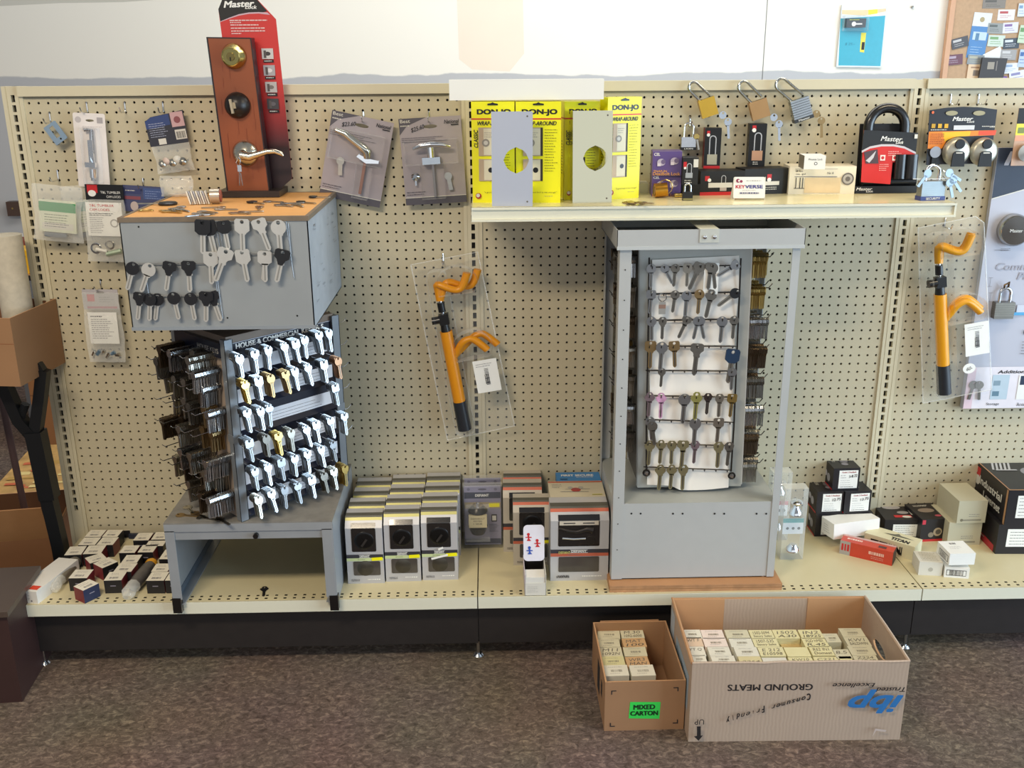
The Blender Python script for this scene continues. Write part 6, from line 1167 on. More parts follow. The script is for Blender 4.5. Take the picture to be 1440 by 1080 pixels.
# open carton with red and blue figures
a, yaw, w_ = edge(738, 838, 768, 838, DZ); a.z = DZ; t = thing('open_carton', (a.x, a.y, DZ), yaw+.04, 'narrow open white carton, red and blue figures on its raised lid, at the shelf edge', 'box')
mb = sub(t); h = 2.5; d = 4.6; 
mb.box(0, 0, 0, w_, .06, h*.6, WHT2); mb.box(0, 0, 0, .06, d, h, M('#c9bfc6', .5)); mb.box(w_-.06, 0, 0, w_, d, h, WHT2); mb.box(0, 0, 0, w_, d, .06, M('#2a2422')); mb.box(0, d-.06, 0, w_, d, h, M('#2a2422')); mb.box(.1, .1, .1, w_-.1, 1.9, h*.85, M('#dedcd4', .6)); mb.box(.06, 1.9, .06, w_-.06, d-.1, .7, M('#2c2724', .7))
p = mb.on((0, 0, 0)); p.lines(.3, 1.1, 1.2, 4, .2, M('#b0ada8'), .04, 4); mb.build('carton', t)
mb = sub(t); lidh = 4.1; mb.T = Matrix.Translation((0, 3.1, h)) @ Matrix.Rotation(math.radians(-8), 4, 'X'); mb.ext((0, .05, 0), (1, 0, 0), (0, 0, 1), rrect(0, 0, w_, lidh, .45), .05, M('#e3e1ec', .4)); q = mb.on((0, 0, 0))
for x, y, c_ in ((.35, 2.3, RED), (1.3, 1.6, RED), (.45, .8, BLU)):
    c_ = M('#2a4fae') if c_ is BLU else c_; q.disc(x+.2, y+.75, .16, c_); q.poly([(x, y), (x+.15, y+.25), (x+.1, y+.6), (x+.3, y+.6), (x+.3, y+.25), (x+.5, y)], c_); q.rect(x-.12, y+.35, x+.55, y+.47, c_)
mb.build('lid', t)

# ================= right part of the bottom deck =================
for k_, (u0, v0, u1, v1, tp, lab) in enumerate(((1080, 760, 1108, 762, 665, 'rear clear clamshell pack behind the cabinet upright, right of the cabinet'), (1097, 787, 1129, 787, 688, 'front clear clamshell pack holding two chrome door knobs, right of the cabinet'))):
    a, yaw, w_ = edge(u0, v0, u1, v1, DZ); h = py(u0, tp, a.y).z-DZ; t = thing('knob_clamshell', (a.x, a.y, DZ), 0, lab, 'lock pack')
    mb = sub(t); mb.box(0, 0, 0, w_, 1.6, h, CLR2, back=None); mb.build('plastic_shell', t, bev=.3)
    mb = sub(t); mb.box(.15, .5, h*.34, w_-.1, .56, h*.56, M('#e6eaef', .5)); q = mb.on((0, .5, 0)); q.rect(.15, h*.5, w_-.1, h*.56, M('#1f9a9a') if k_ else M('#c0405a')); 
    for x in (.25, .5, .75): q.disc(w_*x+.05, h*.42, .17, M('#2a3440'))
    mb.build('printed_insert', t)
    for zc, s_ in ((h*.68, 1), (h*.16, 1)):
        mb = sub(t); mb.lathe([(.75, .0), (.7, .35), (.35, .8), (.3, 1.0), (.62, 1.25), (.72, 1.5), (.45, 1.75), (0, 1.8)][:(8 if zc > h*.5 else 3)]+([(0, .8)] if zc < h*.5 else []), (w_*.52, .1 if k_ else .9, zc-.3), (0, 0, 1), CHROME, 20); mb.build('chrome_knob', t)
KB = M('#1d1b20', .4, 0, .06)
def kbx(label_):
    def f(mb, F, w_, d, h):
        p = F['front']; p.rect(w_*.22, h*.08, w_*.93, h*.9, PAPER); p.txt('Grade 2 Deadbolt', w_*.32, h*.78, w_*.85, h*.85, M('#b5404a'), .01); p.lines(w_*.28, h*.68, w_*.28, 2, h*.1, INK, .05, 2); p.lines(w_*.28, h*.45, w_*.5, 3, h*.1, INKG, .03, 6); p.lines(w_*.28, h*.16, w_*.55, 1, .1, INK, .06, 7)
        p.txt(label_, w_*.58, h*.58, w_*.9, h*.7, INK, .02, .2, 8)
        q = F['top']; q.disc(w_*.6, d*.6, w_*.16, M('#6d6a70'), d*.15); q.disc(w_*.55, d*.35, w_*.13, M('#85828a'), d*.1); q.lines(w_*.15, d*.75, w_*.15, 4, .2, WHT2, .08, 3); q.rect(w_*.55, d*.85, w_*.8, d*.97, RED)
        l_ = F['left']; l_.disc(d*.6, h*.4, h*.18, M('#9a979c')); l_.disc(d*.35, h*.5, h*.14, M('#b5b2b8'))
        l_.rect(0, 0, d, h*.06, RED)
    return f
_, g1 = carton('knob_box', 1145, 754.5, 1184, 754, 722, 3.6, KB, 'black lockset box at the bottom left of the small stack, right of the cabinet', art=kbx(''))
_, g1b = carton('knob_box', 1186, 754, 1224, 753, 722, 3.6, KB, 'black lockset box at the bottom right of the small stack, hidden by a white carton', art=kbx(''))
zt = DZ+g1[4]
_, g2 = carton('knob_box', 1147, 722, 1184, 721, 692, 3.6, KB, 'black lockset box with white label, left one in the middle of the small stack', zs=zt, art=kbx('12.75'))
_, g3 = carton('knob_box', 1186, 722, 1223, 720, 692, 3.6, KB, 'black lockset box with white label, right one in the middle of the small stack', zs=zt, art=kbx('13.75'))
carton('knob_box', 1170, 689.5, 1207, 688.5, 659, 3.6, KB, 'black lockset box alone on top of the small stack, price handwritten', zs=zt+g2[4], art=kbx('3-8.72'))
def kb2(mb, F, w_, d, h):
    q = F['top']; q.disc(w_*.4, d*.78, w_*.24, M('#a39f9f'), d*.12); q.disc(w_*.6, d*.45, w_*.15, M('#9a9696'), d*.09); q.rect(w_*.3, d*.14, w_*.75, d*.28, RED); q.disc(w_*.62, d*.18, w_*.12, WHT2, d*.07); q.txt('KNOB', w_*.55, d*.55, w_*1.2, d*.65, WHT2, .02, 0, -62) if False else q.rect(w_*.78, d*.3, w_*.84, d*.9, WHT2)
    p = F['front']; p.rect(w_*.22, h*.1, w_*.9, h*.75, PAPER); p.lines(w_*.28, h*.66, w_*.55, 5, h*.11, INKG, .05, 3); l_ = F['left']; l_.disc(d*.5, h*.5, h*.3, M('#6f7280'))
def kb3(mb, F, w_, d, h):
    p = F['front']; p.rect(0, 0, w_, h*.1, RED); p.disc(w_*.62, h*.42, w_*.16, M('#b3a489')); p.disc(w_*.64, h*.42, w_*.1, M('#5d564c')); p.disc(w_*.38, h*.3, w_*.1, M('#8f8676')); p.rect(w_*.02, h*.78, w_*.14, h*.98, M('#c9384a')); q = F['top']; q.disc(w_*.5, d*.55, w_*.3, M('#8c7e72'), d*.13); q.lines(w_*.2, d*.88, w_*.6, 2, .25, WHT2, .1, 4); q.disc(w_*.72, d*.2, w_*.12, M('#b0485a'), d*.06)
carton('knob_box', 1242, 757, 1296, 757, 731, 4.4, KB, 'black box picturing round knobs on top, behind the white and beige cartons', art=kb2)
carton('knob_box', 1293, 762, 1331, 760, 731, 4.4, KB, 'black box picturing a brass knob on its front, beside the stacked beige cartons', art=kb3)
BEI = M('#bdb8a0', .6, 0, .04, 12)
def bei(mb, F, w_, d, h):
    p = F['front']; p.lines(w_*.4, h*.4, w_*.4, 2, h*.09, INKG, .06, 3); p.rect(w_*.12, h*.1, w_*.85, h*.17, M('#8d8878')); p.disc(w_*.16, h*.14, .18, M('#77715f'))
_, g5 = carton('beige_carton', 1331, 767, 1377, 766, 735, 5.0, BEI, 'plain beige carton, lower of two stacked beside the big black boxes', art=bei)
carton('beige_carton', 1346-1, 736, 1385, 735, 705, 5.2, BEI, 'plain beige carton, upper of two stacked beside the big black boxes', zs=DZ+g5[4], art=bei)
def big(mb, F, w_, d, h):
    l_ = F['left']; l_.rect(d*.1, h*.62, d*.25, h*.92, RED); l_.disc(d*.2, h*.55, h*.14, WHT2); l_.txt('Industrial', d*.25, h*.5, d*.85, h*.72, WHT2, .12); l_.txt('Leverset', d*.4, h*.18, d*.85, h*.4, WHT2, .12); l_.rect(d*.96, 0, d, h, CARD)
    p = F['front']; p.rect(w_*.14, h*.2, w_*.6, h*.85, PAPER); p.lines(w_*.17, h*.78, w_*.3, 6, h*.1, INK, .06, 4); q = F['top']; q.disc(w_*.7, d*.55, w_*.22, M('#8d8d93'), d*.16); q.disc(w_*.7, d*.55, w_*.12, M('#bab9be'), d*.09); [q.rect(w_*(.14+.06*i_), d*(.62-.0*i_), w_*(.17+.06*i_), d*.85, M('#b9b9bd'), -20) for i_ in range(5)]; q.rect(w_*.14, d*.6, w_*.45, d*.63, M('#b9b9bd'), 0); q.rect(0, 0, w_, d*.02, CARD); q.rect(0, 0, w_*.015, d, CARD)
def big2(mb, F, w_, d, h):
    l_ = F['left']; l_.poly([(0, 0), (d*.93, 0), (d*.93, h*.22), (0, h*.3)], M('#b3303a')); l_.lines(d*.3, h*.2, d*.5, 1, .2, WHT2, .1, 2); p = F['front']; p.rect(w_*.13, h*.25, w_*.6, h*.85, PAPER); p.lines(w_*.17, h*.75, w_*.3, 5, h*.1, INK, .06, 9)
_, g6 = carton('leverset_box', 1399, 779, 1500, 779, 738, 8.4, KB, 'large black leverset box, lower of two at the right edge', art=big2, bev=.06)
carton('leverset_box', 1412, 738, 1510, 738, 690, 9.6, KB, 'large black leverset box lettered Industrial, upper of two at the right edge', zs=DZ+g6[4], art=big, bev=.06)
# loose cartons in front
def tip(u0, v0, u1, v1, h, d, mat, name, label, z0=DZ, pitch=0, rollv=0, art=None, **kw):
    a, yaw, w_ = edge(u0, v0, u1, v1, z0); W = Matrix.Translation((a.x, a.y, z0)) @ rz(yaw) @ Matrix.Rotation(math.radians(pitch), 4, 'X') @ Matrix.Rotation(math.radians(rollv), 4, 'Y'); mb = MB(mat=W); mb.box(0, 0, 0, w_, d, h, mat, **kw)
    if art: art(mb, frames(mb, w_, d, h), w_, d, h)
    return mb.build(name, label=label, cat='box', bev=.04)
def redc(mb, F, w_, d, h):
    p = F['front']; p.rect(0, 0, w_*.2, h, M('#a9a5a0')); p.rect(w_*.03, h*.3, w_*.07, h*.8, RED); p.rect(w_*.09, h*.3, w_*.12, h*.8, RED); p.rect(w_*.14, h*.3, w_*.18, h*.8, RED); p.lines(w_*.55, h*.7, w_*.3, 1, .2, M('#e8b8a8'), h*.22, 2, .05); p.lines(w_*.6, h*.35, w_*.25, 2, h*.12, M('#e8b8a8'), .05, 3); q = F['top']; q.rect(0, d*.75, w_, d, M('#c9a09a')); q.lines(w_*.1, d*.6, w_*.3, 1, .2, M('#f0cfc4'), d*.22, 2, .05); q.rect(w_*.7, d*.2, w_*.85, d*.5, M('#5a3030')); F['right'].rect(0, 0, d, h, M('#3a2a24'))
tip(1180, 778, 1254, 796, 1.7, 1.8, M('#c8422c', .4, 0, .08), 'red_carton', 'torn red and grey carton lying askew in front of the small black stack', art=redc)
def tit(mb, F, w_, d, h):
    q = F['top']; q.txt('TITAN', w_*.5, d*.1, w_*.85, d*.38, INK, .18); q.poly([(w_*.3, d*.55), (w_*.5, d*.5), (w_*.6, d*.55), (w_*.9, d*.62), (w_*.62, d*.7), (w_*.56, d*.85), (w_*.5, d*.7)], M('#6b6a5c')); p = F['front']; p.txt('TITAN', w_*.15, h*.15, w_*.75, h*.7, BLK, .3)
tip(1214, 768, 1284, 789, 1.75, 2.5, M('#d9d2b0', .55, 0, .05), 'titan_carton', 'beige carton lettered TITAN lying askew behind the torn red one', art=tit)
def whc(mb, F, w_, d, h): F['left'].lines(d*.2, h*.7, d*.5, 4, h*.15, INKG, .04, 2)
tip(1172, 759, 1236, 750, 1.9, 2.6, M('#eceae4', .5, 0, .02), 'white_carton', 'plain white carton propped on the red one before the black stack', z0=DZ+1.15, pitch=-4, art=whc)
def bar3(mb, F, w_, d, h): p = F['front']; p.rect(w_*.08, h*.2, w_*.88, h*.75, INK); p.rect(w_*.1, h*.25, w_*.86, h*.7, WHT); p.bars(w_*.2, h*.25, w_*.56, h*.45, INK, 5, 20)
def rowp(mb, F, w_, d, h): F['top'].lines(w_*.15, d*.85, w_*.75, 6, d*.13, M('#9a957f'), .09, 5, .1); F['front'].disc(w_*.5, h*.45, .25, M('#b5b1a6'))
def tw(mb, F, w_, d, h): q = F['top']; q.lines(w_*.35, d*.85, w_*.25, 1, .2, INKG, d*.12, 2, .05); q.lines(w_*.2, d*.55, w_*.5, 3, .25, INKG, .03, 3); l_ = F['left']; l_.rect(d*.2, h*.15, d*.9, h*.7, INK); l_.rect(d*.23, h*.2, d*.87, h*.65, WHT); l_.bars(d*.28, h*.22, d*.5, h*.4, INK, 8, 18)
_, g7 = carton('small_white_carton', 1291, 808.5, 1324, 810, 790, 2.6, WHT2, 'small off-white carton with lines of print on top, left of the white trio', art=rowp)
_, g8 = carton('small_white_carton', 1327, 811.5, 1362, 814, 797, 2.4, WHT, 'small white carton with a barcode front, lower right of the white trio', art=bar3)
carton('small_white_carton', 1334, 795, 1370, 794, 779, 3.0, WHT, 'small white carton lying on top of the white trio', zs=DZ+max(g7[4], g8[4])+.02, art=tw)

# ================= cartons on the floor =================
def tray(mb, w_, d, h, th, out, inn, hole=None):
    mb.box(0, 0, 0, w_, th, h, out, back=inn, top=CARD); mb.box(0, d-th, 0, w_, d, h, out, front=inn, top=CARD); mb.box(0, th, 0, th, d-th, h, out, right=inn, top=CARD); mb.box(th, th, 0, w_-th, d-th, th, inn)
    if not hole: mb.box(w_-th, th, 0, w_, d-th, h, out, left=inn, top=CARD)
    else: mb.ext((w_-th, 0, 0), (0, 1, 0), (0, 0, 1), [(th, 0), (d-th, 0), (d-th, h), (th, h)], th, out, inn, hole=hole)
a, yaw, w_ = edge(849.5, 1028, 961, 1025, 0); d = 10.9; h = 5.6
small = thing('mixed_carton', (a.x, a.y, 0), yaw, 'small brown cardboard tray with a green MIXED CARTON sticker, on the carpet', 'carton')
C2 = M('#a37c5a', .75, 0, .08, 14, .1)
mb = sub(small); tray(mb, w_, d, h, .16, C2, M('#a07a58', .75, 0, .07, 12)); p = mb.on((0, 0, 0)); iw = w_
for x, y, sx, sy in ((.6, h-.95, 1, -1), (w_-.7, h-.75, -1, -1), (.55, .5, 1, 1), (w_-.6, .7, -1, 1)): p.rect(min(x, x+sx*.5), min(y, y+sy*.1), max(x, x+sx*.5), max(y, y+sy*.1), INK); p.rect(min(x, x+sx*.1), min(y, y+sy*.45), max(x, x+sx*.1), max(y, y+sy*.45), INK)
l_ = mb.on((0, d, 0), (0, -1, 0), (0, 0, 1)); l_.rect(d*.45, h*.2, d*.62, h*.8, INK); l_.rect(d*.72, h*.4, d*.8, h*.7, INK)
mb.box(w_*.1, d, h-.05, w_*.9, d+.12, h+.1, C2); mb.build('tray', small)
mb = sub(small); q = mb.on((0, 0, 0)); q.k = .02; g_ = [q.px(*z) for z in ((884, 1010), (927, 1010.5), (929, 987), (886, 987))]; q.poly(g_, M('#3be05a', .45, 0, .01)); q.ptxt('MIXED', 892, 998, 921, 990.5, M('#0f3a20'), .05) if False else None
a1 = q.px(891, 997.5); b1 = q.px(921, 990.5); q.txt('MIXED', a1[0], a1[1], b1[0], b1[1], M('#0f3a20'), .2); a1 = q.px(886.5, 1006); b1 = q.px(925, 999); q.txt('CARTON', a1[0], a1[1], b1[0], b1[1], M('#0f3a20'), .2); mb.build('green_sticker', small)
SW = small.matrix_world.copy()
def topbox(u0, v0, u1, v1, zt, d, hh, mat, label, zb, txt=None, txt2=None, bar=False, group=None, floor_y=None, dx=0):
    """small box standing in a carton: front top edge between two image points on the level zt"""
    a, yaw, w_ = edge(u0, v0, u1, v1, zt); mb = MB((a.x+dx, a.y, zb), yaw); mb.box(.02, .02, 0, w_-.04, d-.03, zt-zb, mat); q = frames(mb, w_, d, zt-zb)['top']
    q.rect(0.03, .03, .12, d-.1, M('#8b8470')) if False else None
    if txt: q.txt(txt, w_*.14, d*.5, w_*.84, d*.82, M('#6b665c'), 0, .15, 2)
    if txt2: q.txt(txt2, w_*.12, d*.12, w_*.88, d*.4, M('#5d5950'), 0, .15, 1)
    if bar: q.bars(w_*.3, d*.36, w_*.45, d*.2, M('#857f72'), len(label), 14); q.lines(w_*.2, d*.8, w_*.6, 1, .2, INKG, .04, 3); q.lines(w_*.25, d*.22, w_*.5, 1, .2, INKG, .04, 5)
    mb.box(.04, -.0, (zt-zb)*.2, w_-.06, .02, zt-zb, mat); return mb.build('part_box', label=label, cat='box', group=group, bev=.03)
BE1 = M('#cfc9ae', .55, 0, .04, 12); BE2 = M('#dcd9cb', .55, 0, .03, 12); BE3 = M('#c9a378', .6, 0, .06, 12); PNK = M('#e6d6cc', .55, 0, .03)
sm5 = lambda x, y: (820+x/6.353, 870+y/6.353)
for (x0, y0, x1, y1, mt, tx, t2, br, lab) in [
 (130, 176, 336, 180, BE1, None, None, 1, 'back row, left column'), (345, 176, 555, 172, BE1, 'M.30', '1092-6000', 0, 'back row, right column'),
 (130, 258, 338, 255, BE1, None, None, 1, 'second row from the back, left column'), (365, 258, 575, 250, BE3, 'MAT', '100', 0, 'second row from the back, tan, right column'),
 (150, 337, 360, 334, BE1, 'M11', '1092N', 0, 'middle row, left column'), (372, 337, 580, 333, BE1, None, None, 1, 'middle row, right column'),
 (165, 424, 384, 418, M('#d3cd9c', .55), None, None, 1, 'fourth row, yellowish, left column'), (398, 428, 605, 418, BE3, 'WR3', 'MAN', 0, 'fourth row, tan, right column')]:
    topbox(*sm5(x0, y0), *sm5(x1, y1), 4.6, 1.72, 0, mt, 'box in the small brown tray, %s' % lab, .2, tx, t2, br)
topbox(*sm5(192, 514), *sm5(418, 508), 4.7, 1.9, 0, BE2, 'box in the small brown tray, front row, left', .2, None, None, True); topbox(*sm5(435, 514), *sm5(655, 506), 4.7, 1.9, 0, BE2, 'box in the small brown tray, front row, right', .2, None, None, True)

a, yaw, w_ = edge(967.5, 1043, 1265, 1040, 0); d = 12.2; h = 8.75
meat = thing('meat_carton', (a.x, a.y, 0), yaw, 'big greyish cardboard carton with upside-down GROUND MEATS print, full of small boxes', 'carton')
GC = bpy.data.materials.new('grey_corrugated_board'); GC.use_nodes = True; nt = GC.node_tree; bs = nt.nodes['Principled BSDF']; bs.inputs['Roughness'].default_value = .7
tc = nt.nodes.new('ShaderNodeTexCoord'); wv = nt.nodes.new('ShaderNodeTexWave'); wv.inputs['Scale'].default_value = 34; wv.inputs['Distortion'].default_value = 3.5; wv.inputs['Detail'].default_value = 2; nz = nt.nodes.new('ShaderNodeTexNoise'); nz.inputs['Scale'].default_value = 9
nt.links.new(tc.outputs['Object'], wv.inputs['Vector']); nt.links.new(tc.outputs['Object'], nz.inputs['Vector']); mx = nt.nodes.new('ShaderNodeMix'); mx.data_type = 'RGBA'; mx.inputs[6].default_value = lin('#b19c8a'); mx.inputs[7].default_value = lin('#bda894')
ad = nt.nodes.new('ShaderNodeMath'); ad.operation = 'MULTIPLY'; nt.links.new(wv.outputs['Fac'], ad.inputs[0]); nt.links.new(nz.outputs['Fac'], ad.inputs[1]); nt.links.new(ad.outputs[0], mx.inputs[0]); nt.links.new(mx.outputs[2], bs.inputs['Base Color'])
bp = nt.nodes.new('ShaderNodeBump'); bp.inputs['Strength'].default_value = .15; bp.inputs['Distance'].default_value = .001; nt.links.new(ad.outputs[0], bp.inputs['Height']); nt.links.new(bp.outputs['Normal'], bs.inputs['Normal'])
hole = [(d*.55+1.75*math.cos(math.radians(k_*20))*1.0, h*.66+.62*math.sin(math.radians(k_*20))) for k_ in range(18)]
mb = sub(meat); tray(mb, w_, d, h, .2, GC, CARDIN, hole)
for x0, x1 in ((.2, w_*.27), (w_*.7, w_-.2)): mb.box(x0, d-.34, .2, x1, d-.2, h-.05, CARDIN)
mb.box(w_*.27, d-.26, .2, w_*.7, d-.2, h-.1, GC); mb.tube([(0, .1, h)]+[(w_*k_/12, .1+R.uniform(-.03, .03), h+R.uniform(-.05, .05)) for k_ in range(1, 12)]+[(w_, .1, h)], .13, GC, 6); mb.tube([(0, .1, h), (.0, d*.5, h+.05), (0.05, d-.1, h)], .15, CARD, 6); mb.tube([(w_-.05, .1, h), (w_-.05, d*.5, h+.06), (w_-.1, d-.1, h)], .16, GC, 6)
p = mb.on((0, 0, 0)); BK = M('#231f20', .6)
def pt(s, u0, v0, u1, v1, m_, bold=0, shear=0, rot=0):
    a_ = p.px(u0, v1); b_ = p.px(u1, v0); p.txt(s, a_[0], a_[1], b_[0], b_[1], m_, bold, shear, rot)
f7 = lambda x, y: (940+x/4.114, 930+y/4.114)
pt('GROUND MEATS', *f7(342, 130), *f7(836, 170), BK, .1, 0, 180)
import mathutils
def script(s, x0, y0, x1, y1):
    n_ = len(s); 
    for i, ch in enumerate(s):
        if ch == ' ': continue
        t_ = (i+.5)/n_; x = x1+(x0-x1)*t_; y = y1+(y0-y1)*t_; hh = 36 if ch in 'CF' else (30 if ch in 'dly' else 18); ww = (x1-x0)/n_*(.3 if ch in 'li' else .95)
        a_ = p.px(*f7(x-ww/2, y+hh/2)); b_ = p.px(*f7(x+ww/2, y-hh/2)); p.txt(ch, a_[0], a_[1], b_[0], b_[1], BK, .12, .5, 180+19)
script('Consumer Friendly', 325, 325, 825, 200)
pt('Trusted', *f7(1190, 137), *f7(1362, 164), BK, .12, .3, 180); pt('Excellence', *f7(942, 112), *f7(1188, 138), BK, .12, .3, 180)
BL_ = M('#2d74b5', .5)
pt('ibp', *f7(1030, 150), *f7(1350, 285), BL_, .12, .35, 180)
pt('UP', *f7(146, 320), *f7(202, 350), BK, .01, 0, 180)
ar = [p.px(*f7(x, y)) for x, y in ((160, 360), (182, 360), (182, 412), (195, 412), (169, 443), (143, 418), (160, 414))]; p.poly(ar[::-1], BK)
a_ = p.px(*f7(1170, 420)); p.poly([(a_[0], a_[1]), (a_[0]+.3, a_[1]+.7), (a_[0]+1.2, a_[1]+.55), (a_[0]+1.3, a_[1]+.75), (a_[0]+.2, a_[1]+.95)][::-1], M('#c9bab2', .3))
l_ = mb.on((0, d, 0), (0, -1, 0), (0, 0, 1)); l_.rect(d*.3, h*.3, d*.9, h*.75, M('#9ab0bf', .4)); l_.bars(d*.35, h*.4, d*.5, h*.25, INK, 4, 14); l_.rect(d*.02, h*.2, d*.2, h*.9, M('#b9c3cc', .4))
mb.build('carton', meat)
b6 = lambda x, y: (940+x/4.114, 830+y/4.114)
ZT = 6.9
bigs = [ # x0,y(front top) x1, mat, text, text2, bar, label
 (90, 279, 200, BE2, None, None, 1, 'back row, first from left'), (200, 280, 330, PNK, None, None, 1, 'back row, second from left'), (340, 280, 478, BE1, None, None, 1, 'back row, third from left'), (482, 281, 620, M('#dcd4a8', .55), '1502-5094', 'Sentry Safes', 0, 'back row, fourth from left'), (620, 279, 765, M('#dcd3a4', .55), '1502', 'A30', 0, 'back row, fifth from left, numbered 1502'), (772, 279, 905, M('#dcd3a4', .55), 'IN2', '18925', 0, 'back row, sixth from left'), (915, 302, 1005, BE1, None, None, 1, 'back row, seventh from left, turned'), (1010, 270, 1145, BE1, None, None, 1, 'back row, last at right'),
 (105, 325, 208, M('#d8bfa6', .55), 'WT F', None, 0, 'second row, first from left'), (212, 328, 350, PNK, None, None, 1, 'second row, second from left'), (365, 329, 500, BE2, None, None, 1, 'second row, third from left'), (502, 330, 648, M('#dcd4a8', .55), '1507-535', 'Sentry Safes', 0, 'second row, fourth from left'), (655, 330, 785, M('#c2a874', .55), None, None, 0, 'second row, lying low and golden'), (792, 328, 935, M('#dcd3a4', .55), 'FGD HM01', 'R.45', 0, 'second row, sixth from left'), (1040, 323, 1180, BE1, 'KW1', 'BALDWIN', 0, 'second row, last at right'),
 (118, 380, 222, BE2, 'YT Q', None, 0, 'third row, first from left'), (240, 380, 370, BE2, None, None, 1, 'third row, second from left'), (395, 382, 532, BE2, None, None, 1, 'third row, third from left'), (535, 382, 685, M('#dcd4a8', .55), 'E 212', 'E10598', 0, 'third row, fourth from left'), (690, 384, 830, M('#ddd5a6', .55), None, None, 0, 'third row, plain, fifth from left'), (835, 378, 970, M('#dcd3a4', .55), 'R62 IN1', 'Domest', 0, 'third row, sixth from left'), (975, 396, 1070, BE1, '8.5', None, 0, 'third row, seventh from left, turned'), (1062, 376, 1208, BE1, None, None, 1, 'third row, last at right'),
 (140, 418, 228, BE2, None, None, 1, 'front row, first from left'), (255, 420, 395, BE2, None, None, 1, 'front row, second from left'), (415, 424, 550, M('#d3c79c', .55), None, '2264', 0, 'front row, third from left'), (555, 432, 700, WHT2, None, 'SMS', 0, 'front row, fourth, with a black back edge'), (708, 430, 850, M('#ddd5a6', .55), 'KW10', None, 0, 'front row, numbered KW10'), (855, 428, 1000, M('#dcd3a4', .55), 'C221', 'M2C', 0, 'front row, sixth from left'), (1005, 424, 1080, M('#ddd5a6', .55), None, None, 0, 'front row, seventh from left'), (1085, 418, 1225, BE1, 'Z224', '16248', 0, 'front row, last at right')]
for k_, (x0, y, x1, mt, tx, t2, br, lab) in enumerate(bigs):
    u0, v0 = b6(x0, y); u1, v1 = b6(x1, y-1)
    zz = ZT if 'lying low' not in lab else ZT-.7
    topbox(u0, v0, u1, v1, zz, 1.25 if y > 410 else 1.66, 0, mt, 'box in the big meat carton, %s' % lab, .25, tx, t2, bool(br))
# ================= beyond the shelving: wall goods and the back room =================
WY = 105
W = Matrix.Translation(py(1178, 94, WY-.4)); O_ = py(1178, 94, WY-.4); wu = lambda u, v: ((lambda q: (q.x-O_.x, q.z-O_.z))(py(u, v, WY-.6)))
t = thing('teal_pack', 0, 0, 'teal blister pack with a black key box, hanging on the far white wall', 'wall pack', mat=W)
mb = sub(t); crd = [wu(*q) for q in ((1176, 94), (1239, 95), (1248, 8), (1184, 7))]; mb.ext((0, 0, 0), (1, 0, 0), (0, 0, 1), crd, .2, M('#dfe8ec', .4)); p = mb.on((0, -.2, 0))
p.poly([wu(*q) for q in ((1179, 92), (1238, 93), (1245, 22), (1182, 26))], TEAL); p.poly([wu(*q) for q in ((1184, 20), (1215, 22), (1246, 16), (1246, 12), (1215, 14), (1184, 14))], M('#e8cfa4')); p.poly([wu(*q) for q in ((1221, 21), (1234, 19), (1234, 13), (1221, 14))], YEL); p.poly([wu(*q) for q in ((1209, 73), (1215, 74), (1218, 46), (1211, 46))], M('#e8dc4a')); a_ = wu(1211, 70); p.rect(a_[0], a_[1], a_[0]+.6, a_[1]+1.5, INK); p.txt('$ 25.-', *wu(1188, 64), *wu(1202, 60), M('#1f7a92'), 0, .2)
mb.build('backing_card', t)
mb = sub(t); a_ = wu(1187, 39); b_ = wu(1215, 26); mb.box(a_[0], -1.6, a_[1], b_[0], -.2, b_[1], M('#15171c', .35)); p = mb.on((0, -1.6, 0)); c_ = ((a_[0]+b_[0])/2, (a_[1]+b_[1])/2-.2); p.disc(c_[0]-.5, c_[1], .45, WHT); p.rect(c_[0]-.2, c_[1]-.13, c_[0]+1.2, c_[1]+.13, WHT); p.lines(a_[0]+.5, b_[1]-.2, 3, 1, .2, M('#a9b54a'), .15, 2); mb.build('key_safe', t, bev=.1)
mb = sub(t); a_ = wu(1183, 44); b_ = wu(1219, 22); mb.box(a_[0], -1.9, a_[1], b_[0], -.2, b_[1], CLR, back=None); mb.build('plastic_blister', t)
